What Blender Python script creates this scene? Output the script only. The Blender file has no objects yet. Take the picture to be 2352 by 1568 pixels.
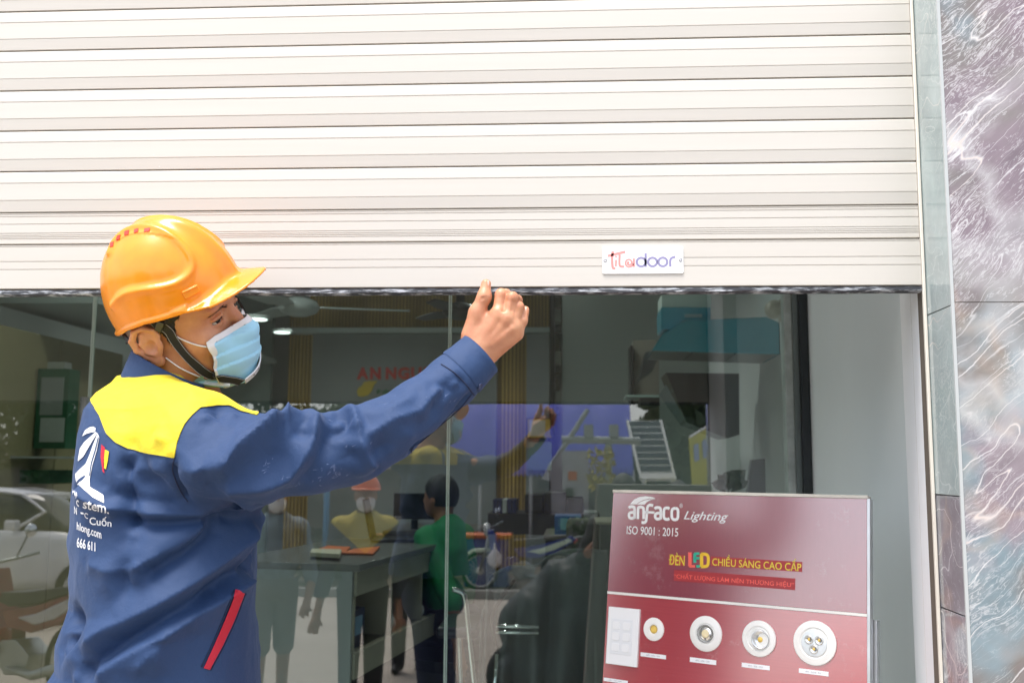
import bpy, bmesh, math, random
import numpy as np
from mathutils import Vector, Matrix
from mathutils.bvhtree import BVHTree
random.seed(7); rng = np.random.RandomState(7)
SC = bpy.context.scene
COL = SC.collection
R = math.radians

# ------------------------------------------------------------------ camera
FPX = 2287.0                      # focal length in pixels of a 2352 x 1568 picture
YAW, PITCH, ROLL = R(3.5), R(7.0), 0.0064
CAM = Vector((0.0, 0.0, 1.65))
cd = bpy.data.cameras.new('camera'); cam = bpy.data.objects.new('camera', cd); COL.objects.link(cam)
MC = (Matrix.Rotation(YAW, 3, 'Z') @ Matrix.Rotation(R(90) + PITCH, 3, 'X') @ Matrix.Rotation(ROLL, 3, 'Z'))
cam.matrix_world = Matrix.Translation(CAM) @ MC.to_4x4()
cd.sensor_width = 36.0; cd.lens = 36.0 * FPX / 2352.0
cd.clip_start = 0.05; cd.clip_end = 500
cd.dof.use_dof = True; cd.dof.focus_distance = 1.80; cd.dof.aperture_fstop = 6.3
SC.camera = cam

# ------------------------------------------------------------------ light
SUN_EL, SUN_AZ = R(68), R(-150)   # high hazy sun over the street, a little to the left
w = bpy.data.worlds.new('World'); SC.world = w; w.use_nodes = True
nt = w.node_tree; nt.nodes.clear()
sky = nt.nodes.new('ShaderNodeTexSky'); sky.sky_type = 'NISHITA'; sky.sun_disc = False
sky.sun_elevation = SUN_EL; sky.sun_rotation = SUN_AZ
sky.air_density = 1.0; sky.dust_density = 2.0; sky.ozone_density = 1.0
bg = nt.nodes.new('ShaderNodeBackground'); bg.inputs['Strength'].default_value = 0.15
wo = nt.nodes.new('ShaderNodeOutputWorld')
hsv = nt.nodes.new('ShaderNodeHueSaturation'); hsv.inputs['Saturation'].default_value = 0.4      # thin high haze
nt.links.new(sky.outputs[0], hsv.inputs['Color']); nt.links.new(hsv.outputs[0], bg.inputs[0]); nt.links.new(bg.outputs[0], wo.inputs[0])
sd = bpy.data.lights.new('sun', 'SUN'); sd.energy = 1.5; sd.angle = R(22); sd.color = (1.0, 0.955, 0.89)
sun = bpy.data.objects.new('sun', sd); COL.objects.link(sun)
sdir = Vector((math.sin(SUN_AZ) * math.cos(SUN_EL), math.cos(SUN_AZ) * math.cos(SUN_EL), math.sin(SUN_EL)))
sun.rotation_euler = (-sdir).to_track_quat('-Z', 'Y').to_euler(); sun.location = (0, 4, 12)
SC.view_settings.view_transform = 'Standard'; SC.view_settings.look = 'None'
SC.view_settings.exposure = 1.44; SC.view_settings.gamma = 1.0
SC.view_settings.use_curve_mapping = False
SC.cycles.use_denoising = True
SC.cycles.max_bounces = 8; SC.cycles.transparent_max_bounces = 12
SC.cycles.sample_clamp_indirect = 6.0
SC.cycles.caustics_reflective = False; SC.cycles.caustics_refractive = False

# ------------------------------------------------------------------ helpers
def ray(px, py):
    return MC @ Vector(((px - 1176) / FPX, (784 - py) / FPX, -1.0))
def at(px, py, Y):
    """point seen at (px, py) whose world y is Y"""
    r = ray(px, py); return CAM + r * (Y / r.y)
def cz(ox, oy, s):
    """converter from an enlarged crop (origin ox, oy in 2560 px, scale s) to 2352 px"""
    return lambda x, y: ((ox + x / s) * .91875, (oy + y / s) * .91875)
G = 3.4                           # world y of the shop glass
S = 1.9                           # world y of the shutter
GT = R(.65)                       # the glass leans back very slightly
GN = Vector((0, -math.cos(GT), math.sin(GT)))
def refl(px, py, D):
    """point in the street whose mirror image in the glass is seen at (px, py) at depth D"""
    p = at(px, py, D); q = Vector((0, G, 1.65)); return p - GN * (2 * (p - q).dot(GN))

MATS = {}
def lin(c):
    c = c / 255.0
    return c / 12.92 if c <= 0.04045 else ((c + 0.055) / 1.055) ** 2.4
def rgb(r, g, b): return (lin(r), lin(g), lin(b))
def mat(name, col, rough=0.6, metal=0.0, bump=0.0, bscale=60.0, var=0.0, vscale=8.0, emit=None, es=1.0,
        spec=0.5, coat=0.0, trans=0.0, sss=0.0, aniso=None, sheen=0.0, bdist=0.002, dirt=0.0):
    if name in MATS: return MATS[name]
    m = bpy.data.materials.new(name); m.use_nodes = True; n = m.node_tree; N = n.nodes; L = n.links
    b = N['Principled BSDF']
    b.inputs['Base Color'].default_value = (*col, 1); b.inputs['Roughness'].default_value = rough
    b.inputs['Metallic'].default_value = metal
    b.inputs['Specular IOR Level'].default_value = spec
    if coat: b.inputs['Coat Weight'].default_value = coat; b.inputs['Coat Roughness'].default_value = 0.04
    if sss:
        b.inputs['Subsurface Weight'].default_value = sss; b.inputs['Subsurface Radius'].default_value = (1.0, 0.35, 0.18)
        b.inputs['Subsurface Scale'].default_value = 0.006
    if sheen: b.inputs['Sheen Weight'].default_value = sheen; b.inputs['Sheen Roughness'].default_value = 0.4
    if emit: b.inputs['Emission Color'].default_value = (*emit, 1); b.inputs['Emission Strength'].default_value = es
    tc = N.new('ShaderNodeTexCoord')
    src = tc.outputs['Object']
    if aniso:
        mp = N.new('ShaderNodeMapping'); mp.inputs['Scale'].default_value = aniso; L.new(src, mp.inputs[0]); src = mp.outputs[0]
    if var or dirt:
        tx = N.new('ShaderNodeTexNoise'); tx.inputs['Scale'].default_value = vscale; tx.inputs['Detail'].default_value = 5
        L.new(src, tx.inputs[0])
        mx = N.new('ShaderNodeMix'); mx.data_type = 'RGBA'; v = var + dirt
        mx.inputs[6].default_value = (*[c * (1 - v) for c in col], 1); mx.inputs[7].default_value = (*[min(1, c * (1 + var)) for c in col], 1)
        cr = N.new('ShaderNodeMapRange'); cr.inputs[1].default_value = .35; cr.inputs[2].default_value = .65
        L.new(tx.outputs[0], cr.inputs[0]); L.new(cr.outputs[0], mx.inputs[0]); L.new(mx.outputs[2], b.inputs['Base Color'])
    if bump:
        tb = N.new('ShaderNodeTexNoise'); tb.inputs['Scale'].default_value = bscale; tb.inputs['Detail'].default_value = 4
        L.new(src, tb.inputs[0])
        bp = N.new('ShaderNodeBump'); bp.inputs['Strength'].default_value = bump; bp.inputs['Distance'].default_value = bdist
        L.new(tb.outputs[0], bp.inputs['Height']); L.new(bp.outputs[0], b.inputs['Normal'])
    MATS[name] = m
    return m

def wloc(o):
    v = Vector((0, 0, 0))
    while o: v += o.location; o = o.parent
    return v
def meta(o, label=None, cat=None, group=None, kind=None):
    for k, v in (('label', label), ('category', cat), ('group', group), ('kind', kind)):
        if v: o[k] = v
    return o
def empty(name, loc, label, cat, group=None):
    o = bpy.data.objects.new(name, None); COL.objects.link(o); o.location = loc; o.empty_display_size = .1
    return meta(o, label, cat, group)
def obj(name, V, F, m=None, parent=None, smooth=False, **kw):
    """V in world coordinates"""
    me = bpy.data.meshes.new(name)
    V = np.asarray(V, dtype=float)
    if parent is not None: V = V - np.array(wloc(parent))
    if isinstance(F, np.ndarray) and F.ndim == 2 and len(F) > 2000:
        k = F.shape[1]
        me.vertices.add(len(V)); me.vertices.foreach_set('co', V.astype(np.float32).ravel())
        me.loops.add(F.size); me.loops.foreach_set('vertex_index', F.astype(np.int32).ravel())
        me.polygons.add(len(F)); me.polygons.foreach_set('loop_start', np.arange(0, F.size, k, dtype=np.int32))
        me.update(calc_edges=True); me.validate()
    else:
        me.from_pydata([tuple(v) for v in V], [], [tuple(int(i) for i in f) for f in F]); me.update()
    if smooth: me.polygons.foreach_set('use_smooth', [True] * len(me.polygons))
    for mm in (m if isinstance(m, (list, tuple)) else [m]):
        if mm: me.materials.append(mm)
    o = bpy.data.objects.new(name, me); COL.objects.link(o)
    if parent is not None: o.parent = parent
    meta(o, **{k: v for k, v in kw.items() if k in ('label', 'cat', 'group', 'kind')})
    if kw.get('bevel'):
        b = o.modifiers.new('bevel', 'BEVEL'); b.width = kw['bevel']; b.segments = kw.get('seg', 2); b.limit_method = 'ANGLE'; b.angle_limit = R(35)
        o.data.polygons.foreach_set('use_smooth', [True] * len(o.data.polygons))
        if hasattr(o.data, 'set_sharp_from_angle'): o.data.set_sharp_from_angle(angle=R(40))
    return o

class MB:
    def __init__(s): s.V = []; s.F = []
    def add(s, V, F):
        n = len(s.V); s.V += [tuple(v) for v in V]; s.F += [tuple(i + n for i in f) for f in F]; return s
    def box(s, a, b, M=None):
        (x0, y0, z0), (x1, y1, z1) = a, b
        V = [Vector((x, y, z)) for x in (x0, x1) for y in (y0, y1) for z in (z0, z1)]
        if M is not None: V = [M @ v for v in V]
        return s.add(V, [(0, 1, 3, 2), (4, 6, 7, 5), (0, 4, 5, 1), (2, 3, 7, 6), (0, 2, 6, 4), (1, 5, 7, 3)])
    def tube(s, pts, r, n=8, cap=True):
        pts = [Vector(p) for p in pts]; rs = r if isinstance(r, (list, tuple)) else [r] * len(pts)
        V = []; F = []; up = Vector((0, 0, 1)); prev = None
        for i, p in enumerate(pts):
            t = (pts[min(i + 1, len(pts) - 1)] - pts[max(i - 1, 0)]).normalized()
            if prev is None: a = t.cross(up if abs(t.z) < .9 else Vector((1, 0, 0))).normalized()
            else: a = (prev - t * prev.dot(t)).normalized()
            prev = a; b = t.cross(a)
            for k in range(n):
                th = 2 * math.pi * k / n; V.append(p + (a * math.cos(th) + b * math.sin(th)) * rs[i])
        for i in range(len(pts) - 1):
            for k in range(n):
                F.append((i * n + k, i * n + (k + 1) % n, (i + 1) * n + (k + 1) % n, (i + 1) * n + k))
        if cap: F.append(tuple(range(n))[::-1]); F.append(tuple(range((len(pts) - 1) * n, len(pts) * n)))
        return s.add(V, F)
    def lathe(s, prof, M, n=32):
        """prof: (radius, height) pairs round local z; M places it"""
        V = []; F = []
        for r_, h in prof:
            for k in range(n):
                th = 2 * math.pi * k / n; V.append(M @ Vector((r_ * math.cos(th), r_ * math.sin(th), h)))
        for i in range(len(prof) - 1):
            for k in range(n): F.append((i * n + k, i * n + (k + 1) % n, (i + 1) * n + (k + 1) % n, (i + 1) * n + k))
        F.append(tuple(range(n))[::-1]); F.append(tuple(range((len(prof) - 1) * n, len(prof) * n)))
        return s.add(V, F)
    def prism(s, poly, d, M=None):
        """poly: list of 3D points, extruded by vector d"""
        n = len(poly); P = [Vector(p) for p in poly]; Q = [p + Vector(d) for p in P]
        V = P + Q
        if M is not None: V = [M @ v for v in V]
        return s.add(V, [tuple(range(n)), tuple(range(2 * n - 1, n - 1, -1))] + [(i, i + n, (i + 1) % n + n, (i + 1) % n) for i in range(n)])
    def obj(s, name, m, parent=None, smooth=False, **kw): return obj(name, s.V, s.F, m, parent, smooth, **kw)

def frame(origin, x, y, z=None):
    x = Vector(x).normalized(); y = Vector(y).normalized(); z = Vector(z).normalized() if z is not None else x.cross(y).normalized()
    return Matrix(((x.x, y.x, z.x, origin[0]), (x.y, y.y, z.y, origin[1]), (x.z, y.z, z.z, origin[2]), (0, 0, 0, 1)))

def text2d(s, bold=0.0, extr=0.0, shear=0.0, sub=0):
    """text from the built-in font as 2D triangles (V, F), normalised to the unit box of its glyphs"""
    c = bpy.data.curves.new('t', 'FONT'); c.body = s; c.size = 1.0; c.offset = bold; c.shear = shear; c.fill_mode = 'FRONT'; c.resolution_u = 3
    o = bpy.data.objects.new('t', c); COL.objects.link(o)
    me = bpy.data.meshes.new_from_object(o.evaluated_get(bpy.context.evaluated_depsgraph_get()))
    bm = bmesh.new(); bm.from_mesh(me); bmesh.ops.triangulate(bm, faces=bm.faces)
    for _ in range(sub):
        bmesh.ops.subdivide_edges(bm, edges=[e for e in bm.edges if e.calc_length() > .12], cuts=1); bmesh.ops.triangulate(bm, faces=bm.faces)
    V = np.array([v.co[:2] for v in bm.verts]); bm.verts.index_update()
    F = [tuple(v.index for v in f.verts) for f in bm.faces]
    bm.free(); COL.objects.unlink(o); bpy.data.objects.remove(o); bpy.data.curves.remove(c); bpy.data.meshes.remove(me)
    lo = V.min(0); hi = V.max(0)
    return (V - lo) / (hi - lo), F
def solid2d(V2, F, place, t):
    """2D triangles placed by place(u, v, h) as a thin solid of thickness t (front at h = t)"""
    V2 = np.asarray(V2); n = len(V2)
    A = [place(u, v, t) for u, v in V2]; B = [place(u, v, 0.0) for u, v in V2]
    cnt = {}
    for f in F:
        for i in range(len(f)):
            e = (f[i], f[(i + 1) % len(f)]); k = (min(e), max(e)); cnt.setdefault(k, []).append(e)
    FF = [tuple(f) for f in F] + [tuple(i + n for i in f[::-1]) for f in F]
    FF += [(e[0][1], e[0][0], e[0][0] + n, e[0][1] + n) for e in cnt.values() if len(e) == 1]
    return A + B, FF
def poly2d(P, cell=None):
    """a filled 2D polygon as triangles, cut finer than cell"""
    bm = bmesh.new(); vs = [bm.verts.new((p[0], p[1], 0)) for p in P]; bm.faces.new(vs)
    bmesh.ops.triangulate(bm, faces=bm.faces)
    if cell:
        for _ in range(7):
            es = [e for e in bm.edges if e.calc_length() > cell]
            if not es: break
            bmesh.ops.subdivide_edges(bm, edges=es, cuts=1); bmesh.ops.triangulate(bm, faces=bm.faces)
    bm.verts.index_update()
    V = np.array([v.co[:2] for v in bm.verts]); F = [tuple(v.index for v in f.verts) for f in bm.faces]; bm.free()
    return V, F

# ---- implicit surfaces ------------------------------------------------------
def smin(a, b, k):
    h = np.clip(.5 + .5 * (b - a) / k, 0, 1); return b * (1 - h) + a * h - k * h * (1 - h)
def smax(a, b, k): return -smin(-a, -b, k)
def ell(P, c, r, M=None):
    q = P - np.array(c, dtype=np.float32)
    if M is not None: q = q @ np.array(M, dtype=np.float32)
    r = np.array(r, dtype=np.float32)
    k0 = np.sqrt(((q / r) ** 2).sum(1)); k1 = np.sqrt(((q / (r * r)) ** 2).sum(1)) + 1e-9
    return k0 * (k0 - 1) / k1
def cap(P, a, b, ra, rb=None):
    if rb is None: rb = ra
    a = np.array(a, dtype=np.float32); b = np.array(b, dtype=np.float32); ab = b - a
    t = np.clip(((P - a) @ ab) / max(1e-9, float(ab @ ab)), 0, 1)
    return np.sqrt(((P - a - t[:, None] * ab) ** 2).sum(1)) - (ra + (rb - ra) * t)
def chain(P, pts, rs, k=.01):
    d = None
    for i in range(len(pts) - 1):
        e = cap(P, pts[i], pts[i + 1], rs[i], rs[i + 1]); d = e if d is None else smin(d, e, k)
    return d
def nets(f, lo, hi, h, newton=1):
    """surface nets of the zero set of f, evaluated finely only near the surface"""
    lo = np.array(lo, dtype=float); hi = np.array(hi, dtype=float); c = 4
    n = (np.ceil((hi - lo) / (h * c)).astype(int)) + 1
    ax = [lo[i] + np.arange(n[i]) * h * c + h * c / 2 for i in range(3)]
    g = np.stack(np.meshgrid(*ax, indexing='ij'), -1).reshape(-1, 3).astype(np.float32)
    co = f(g).reshape(n)
    near = np.abs(co) < h * c * 1.35
    A = np.where(co < 0, -1.0, 1.0).astype(np.float32)
    for i in range(3): A = np.repeat(A, c, i); near = np.repeat(near, c, i)
    idx = np.argwhere(near)
    out = np.empty(len(idx), np.float32)
    for s in range(0, len(idx), 400000):
        out[s:s + 400000] = f((lo + idx[s:s + 400000] * h).astype(np.float32))
    A[idx[:, 0], idx[:, 1], idx[:, 2]] = out
    I = A < 0; N = A.shape
    cs = np.zeros((N[0] - 1, N[1] - 1, N[2] - 1), np.int8)
    for dx in (0, 1):
        for dy in (0, 1):
            for dz in (0, 1): cs += I[dx:N[0] - 1 + dx, dy:N[1] - 1 + dy, dz:N[2] - 1 + dz]
    act = (cs > 0) & (cs < 8); ci = np.argwhere(act); vid = -np.ones(act.shape, np.int64); vid[act] = np.arange(len(ci))
    acc = np.zeros((len(ci), 3)); cnt = np.zeros(len(ci))
    for ax_ in range(3):
        o1, o2 = [a for a in range(3) if a != ax_]
        for u in (0, 1):
            for v in (0, 1):
                d0 = np.zeros(3, int); d0[o1] = u; d0[o2] = v; d1 = d0.copy(); d1[ax_] = 1
                p = ci + d0; q = ci + d1
                a = A[p[:, 0], p[:, 1], p[:, 2]]; b = A[q[:, 0], q[:, 1], q[:, 2]]
                m = (a < 0) != (b < 0); t = np.zeros(len(ci)); t[m] = a[m] / (a[m] - b[m])
                pt = d0[None, :] + (d1 - d0)[None, :] * t[:, None]
                acc[m] += pt[m]; cnt[m] += 1
    V = lo + (ci + acc / cnt[:, None]) * h
    Fs = []
    for ax_ in range(3):
        o1, o2 = [(1, 2), (2, 0), (0, 1)][ax_]
        s0 = [slice(None)] * 3; s1 = [slice(None)] * 3; s0[ax_] = slice(0, N[ax_] - 1); s1[ax_] = slice(1, N[ax_])
        e = np.argwhere(I[tuple(s0)] != I[tuple(s1)])
        e = e[(e[:, o1] > 0) & (e[:, o2] > 0) & (e[:, o1] < N[o1] - 1) & (e[:, o2] < N[o2] - 1)]
        def cell(a, b):
            q = e.copy(); q[:, o1] -= a; q[:, o2] -= b; return vid[q[:, 0], q[:, 1], q[:, 2]]
        qd = np.stack([cell(1, 1), cell(0, 1), cell(0, 0), cell(1, 0)], 1)
        ins = I[e[:, 0], e[:, 1], e[:, 2]]
        qd[~ins] = qd[~ins][:, ::-1]
        Fs.append(qd)
    F = np.concatenate(Fs); F = F[(F >= 0).all(1)]
    for _ in range(newton):
        e = h * .5; P = V.astype(np.float32); f0 = f(P)
        gr = np.stack([(f(P + np.eye(3, dtype=np.float32)[i] * e) - f0) / e for i in range(3)], 1)
        V = V - np.clip(f0 / np.maximum((gr ** 2).sum(1), .2), -h, h)[:, None] * gr
    return V, F
def vnormals(V, F):
    n = np.zeros_like(V)
    a = V[F[:, 0]]; fn = np.cross(V[F[:, 1]] - a, V[F[:, 2]] - a)
    if F.shape[1] == 4: fn = fn + np.cross(V[F[:, 2]] - a, V[F[:, 3]] - a)
    for i in range(F.shape[1]): np.add.at(n, F[:, i], fn)
    return n / np.maximum(np.linalg.norm(n, axis=1), 1e-12)[:, None]
def tri(F):
    return np.concatenate([F[:, [0, 1, 2]], F[:, [0, 2, 3]]]) if F.shape[1] == 4 else F
def clip(V, F, s):
    """keep the part of a triangle mesh where the vertex field s < 0, cutting triangles cleanly"""
    F = tri(F); V = list(map(np.array, V)); s = list(s); out = []; cut = {}
    S_ = np.array(s)[F]; ins = (S_ < 0)
    full = F[ins.all(1)]; part = F[ins.any(1) & ~ins.all(1)]
    def edge(i, j):
        k = (min(i, j), max(i, j))
        if k not in cut:
            t = s[i] / (s[i] - s[j]); V.append(V[i] * (1 - t) + V[j] * t); cut[k] = len(V) - 1
        return cut[k]
    for f in part:
        poly = []
        for a in range(3):
            i, j = int(f[a]), int(f[(a + 1) % 3])
            if s[i] < 0: poly.append(i)
            if (s[i] < 0) != (s[j] < 0): poly.append(edge(i, j))
        for a in range(1, len(poly) - 1): out.append((poly[0], poly[a], poly[a + 1]))
    Fo = np.concatenate([full, np.array(out, dtype=int).reshape(-1, 3)]).astype(int)
    V = np.array(V); used = np.unique(Fo); mp = -np.ones(len(V), int); mp[used] = np.arange(len(used))
    return V[used], mp[Fo], used
def polysd(P, poly):
    """signed distance of 2D points to a closed polygon, negative inside"""
    P = np.asarray(P); poly = np.asarray(poly, float); d = np.full(len(P), 1e9); ins = np.zeros(len(P), bool)
    for i in range(len(poly)):
        a = poly[i]; b = poly[(i + 1) % len(poly)]; e = b - a
        t = np.clip(((P - a) @ e) / max(e @ e, 1e-12), 0, 1); d = np.minimum(d, np.hypot(*(P - a - t[:, None] * e).T))
        c = (a[1] > P[:, 1]) != (b[1] > P[:, 1])
        if e[1] != 0: ins ^= c & (P[:, 0] < e[0] * (P[:, 1] - a[1]) / e[1] + a[0])
    return np.where(ins, -d, d)
def shell(V, F, n, t_out, t_in=0.0):
    """turn an open triangle patch into a thin solid between the offsets t_in and t_out along n"""
    F = np.asarray(F); N = len(V); A = V + n * np.reshape(t_out, (-1, 1)); B = V + n * np.reshape(t_in, (-1, 1))
    e = np.concatenate([F[:, [0, 1]], F[:, [1, 2]], F[:, [2, 0]]]); key = np.sort(e, 1); k = key[:, 0] * N + key[:, 1]
    u, inv, c = np.unique(k, return_inverse=True, return_counts=True); b = e[c[inv] == 1]
    Q = np.stack([b[:, 1], b[:, 0], b[:, 0] + N, b[:, 1] + N], 1)
    FF = np.concatenate([F, F[:, ::-1] + N, Q[:, [0, 1, 2]], Q[:, [0, 2, 3]]])
    return np.concatenate([A, B]), FF
def bvh(V, F): return BVHTree.FromPolygons([tuple(v) for v in V], [tuple(int(i) for i in f) for f in F])
def hit(T, px, py, off=0.0):
    """where the sight line of (px, py) meets the surface T, pushed out by off; (point, normal) or None"""
    r = ray(px, py).normalized(); p, nn, i, d = T.ray_cast(CAM, r)
    if p is None: return None
    if nn.dot(r) > 0: nn = -nn
    return p + nn * off, nn
def pline_dist(V, pts):
    d = np.full(len(V), 1e9)
    for i in range(len(pts) - 1):
        a = np.array(pts[i]); b = np.array(pts[i + 1]); e = b - a
        t = np.clip(((V - a) @ e) / (e @ e + 1e-12), 0, 1); d = np.minimum(d, np.linalg.norm(V - a - t[:, None] * e, axis=1))
    return d
def spline(pts, n=6):
    """Catmull-Rom through points of any dimension"""
    P = [np.array(p, float) for p in pts]; P = [2 * P[0] - P[1]] + P + [2 * P[-1] - P[-2]]; out = []
    for i in range(1, len(P) - 2):
        for k in range(n):
            t = k / n; a, b, c, d = P[i - 1:i + 3]
            out.append(.5 * (2 * b + (c - a) * t + (2 * a - 5 * b + 4 * c - d) * t * t + (3 * b - a - 3 * c + d) * t ** 3))
    out.append(P[-2]); return out
def noise3(P, scale, seed=0):
    """cheap smooth pseudo-noise from sines"""
    r = np.random.RandomState(seed); o = np.zeros(len(P))
    for _ in range(7):
        k = r.normal(size=3) * scale; o += np.sin(P @ k + r.uniform(0, 6.28))
    return o / 7 * 1.6
def ribbon(pts, nrm, wid, thick=.0015):
    """flat strap through points with surface normals nrm"""
    V = []; F = []; n = len(pts)
    for i in range(n):
        t = (Vector(pts[min(i + 1, n - 1)]) - Vector(pts[max(i - 1, 0)])).normalized(); N_ = Vector(nrm[i]).normalized(); b = t.cross(N_).normalized()
        ww = (wid[i] if isinstance(wid, (list, tuple)) else wid) / 2
        p = Vector(pts[i]); V += [p - b * ww, p + b * ww, p + b * ww + N_ * thick, p - b * ww + N_ * thick]
    for i in range(n - 1):
        for k in range(4): F.append((i * 4 + k, i * 4 + (k + 1) % 4, i * 4 + 4 + (k + 1) % 4, i * 4 + 4 + k))
    F.append((0, 3, 2, 1)); F.append((n * 4 - 4, n * 4 - 3, n * 4 - 2, n * 4 - 1))
    return V, F
# ================================================================== SETTING
def xray(px, py, x):
    """point seen at (px, py) whose world x is x"""
    r = ray(px, py); return CAM + r * (x / r.x)
zs = lambda py: at(0, py, S).z
ZB = zs(680)                     # underside of the raised shutter
XJ = at(2115, 667, S).x          # right end of the shutter
XL = -3.6                       # its left end, outside the picture
PILF = 1.775                     # front face of the right pilaster

# ground ----------------------------------------------------------------
def ground_mat():
    m = bpy.data.materials.new('street_concrete'); m.use_nodes = True; N = m.node_tree.nodes; L = m.node_tree.links; b = N['Principled BSDF']
    tc = N.new('ShaderNodeTexCoord'); n1 = N.new('ShaderNodeTexNoise'); n1.inputs['Scale'].default_value = .8; n1.inputs['Detail'].default_value = 8
    n2 = N.new('ShaderNodeTexNoise'); n2.inputs['Scale'].default_value = 90
    r = N.new('ShaderNodeValToRGB'); r.color_ramp.elements[0].position = .3; r.color_ramp.elements[0].color = (.33, .285, .235, 1); r.color_ramp.elements[1].position = .7; r.color_ramp.elements[1].color = (.44, .39, .33, 1)
    L.new(tc.outputs['Object'], n1.inputs[0]); L.new(tc.outputs['Object'], n2.inputs[0]); L.new(n1.outputs[0], r.inputs[0]); L.new(r.outputs[0], b.inputs['Base Color'])
    bp = N.new('ShaderNodeBump'); bp.inputs['Strength'].default_value = .5; bp.inputs['Distance'].default_value = .004; L.new(n2.outputs[0], bp.inputs['Height']); L.new(bp.outputs[0], b.inputs['Normal'])
    b.inputs['Roughness'].default_value = .9
    return m
GM = ground_mat()
MB().add([(-120, -7.6, 0), (120, -7.6, 0), (120, 2.0, 0), (-120, 2.0, 0)], [(0, 1, 2, 3)]).obj('street_ground', GM, kind='structure')
tilem = mat('shop_floor_tile', rgb(222, 222, 218), .3, var=.06, vscale=3)
MB().box((-3.6, 2.0, -.3), (3.2, 9.4, .12)).obj('interior_floor', tilem, kind='structure')
plaster = mat('white_plaster', (.80, .81, .82), .85, bump=.15, bscale=200, var=.03, vscale=2)
greyw = mat('grey_wall_paint', (.50, .52, .53), .7, bump=.1, bscale=150)
lightw = mat('light_wall_paint', (.62, .65, .65), .7)
ceilm = mat('ceiling_paint', (.70, .72, .71), .8)
# shop shell
MB().box((-3.6, 2.05, 3.25), (3.2, 9.4, 3.45)).obj('interior_ceiling', ceilm, kind='structure')
MB().box((-3.6, 9.2, .12), (3.2, 9.4, 3.25)).obj('back_wall', greyw, kind='structure')
MB().box((-3.6, 2.05, .12), (-3.4, 9.2, 3.25)).obj('side_wall', lightw, kind='structure')
XW = at(1838, 1000, G).x + .03
MB().box((XW + .16, G, .12), (3.2, 9.2, 3.25)).obj('side_wall', lightw, kind='structure')
# facade above the shutter, its unseen height raised to cut light bounced off the ground
MB().box((-6, 2.02, 2.72), (6, 2.32, 7.4)).obj('facade_wall', plaster, kind='structure')
MB().box((-6, 2.02, 0), (XL - .1, 2.32, 2.72)).obj('facade_wall', plaster, kind='structure')
MB().box((-6, 2.32, 3.5), (6, 9.6, 3.85)).obj('roof_slab', plaster, kind='structure')
MB().box((XL - .1, S - .09, 0), (XL - .0, 2.02, 2.72)).obj('facade_wall', plaster, kind='structure')

# right reveal: white plaster jamb, then the grey-blue vestibule wall -----------
revm = mat('reveal_plaster', (.88, .90, .93), .8, bump=.1, bscale=120)
vest = mat('vestibule_wall', (.84, .90, .94), .75, bump=.08, bscale=120, var=.03, vscale=1.5)
def plan(name, poly, z0, z1, m):
    P = [(x, y, z0) for x, y in poly]; return MB().prism(P, (0, 0, z1 - z0)).obj(name, m, kind='structure')
xr = at(2070, 760, 2.16).x
plan('door_jamb_wall', [(XJ + .004, S + .03), (XJ + .3, S + .03), (XJ + .3, 2.16), (xr, 2.16)], .12, 2.72, revm)
xg = at(1856, 900, G).x
plan('vestibule_wall', [(xr + .06, 2.16), (XJ + .4, 2.16), (XJ + .4, G), (xg, G)], .12, 3.25, vest)

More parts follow.
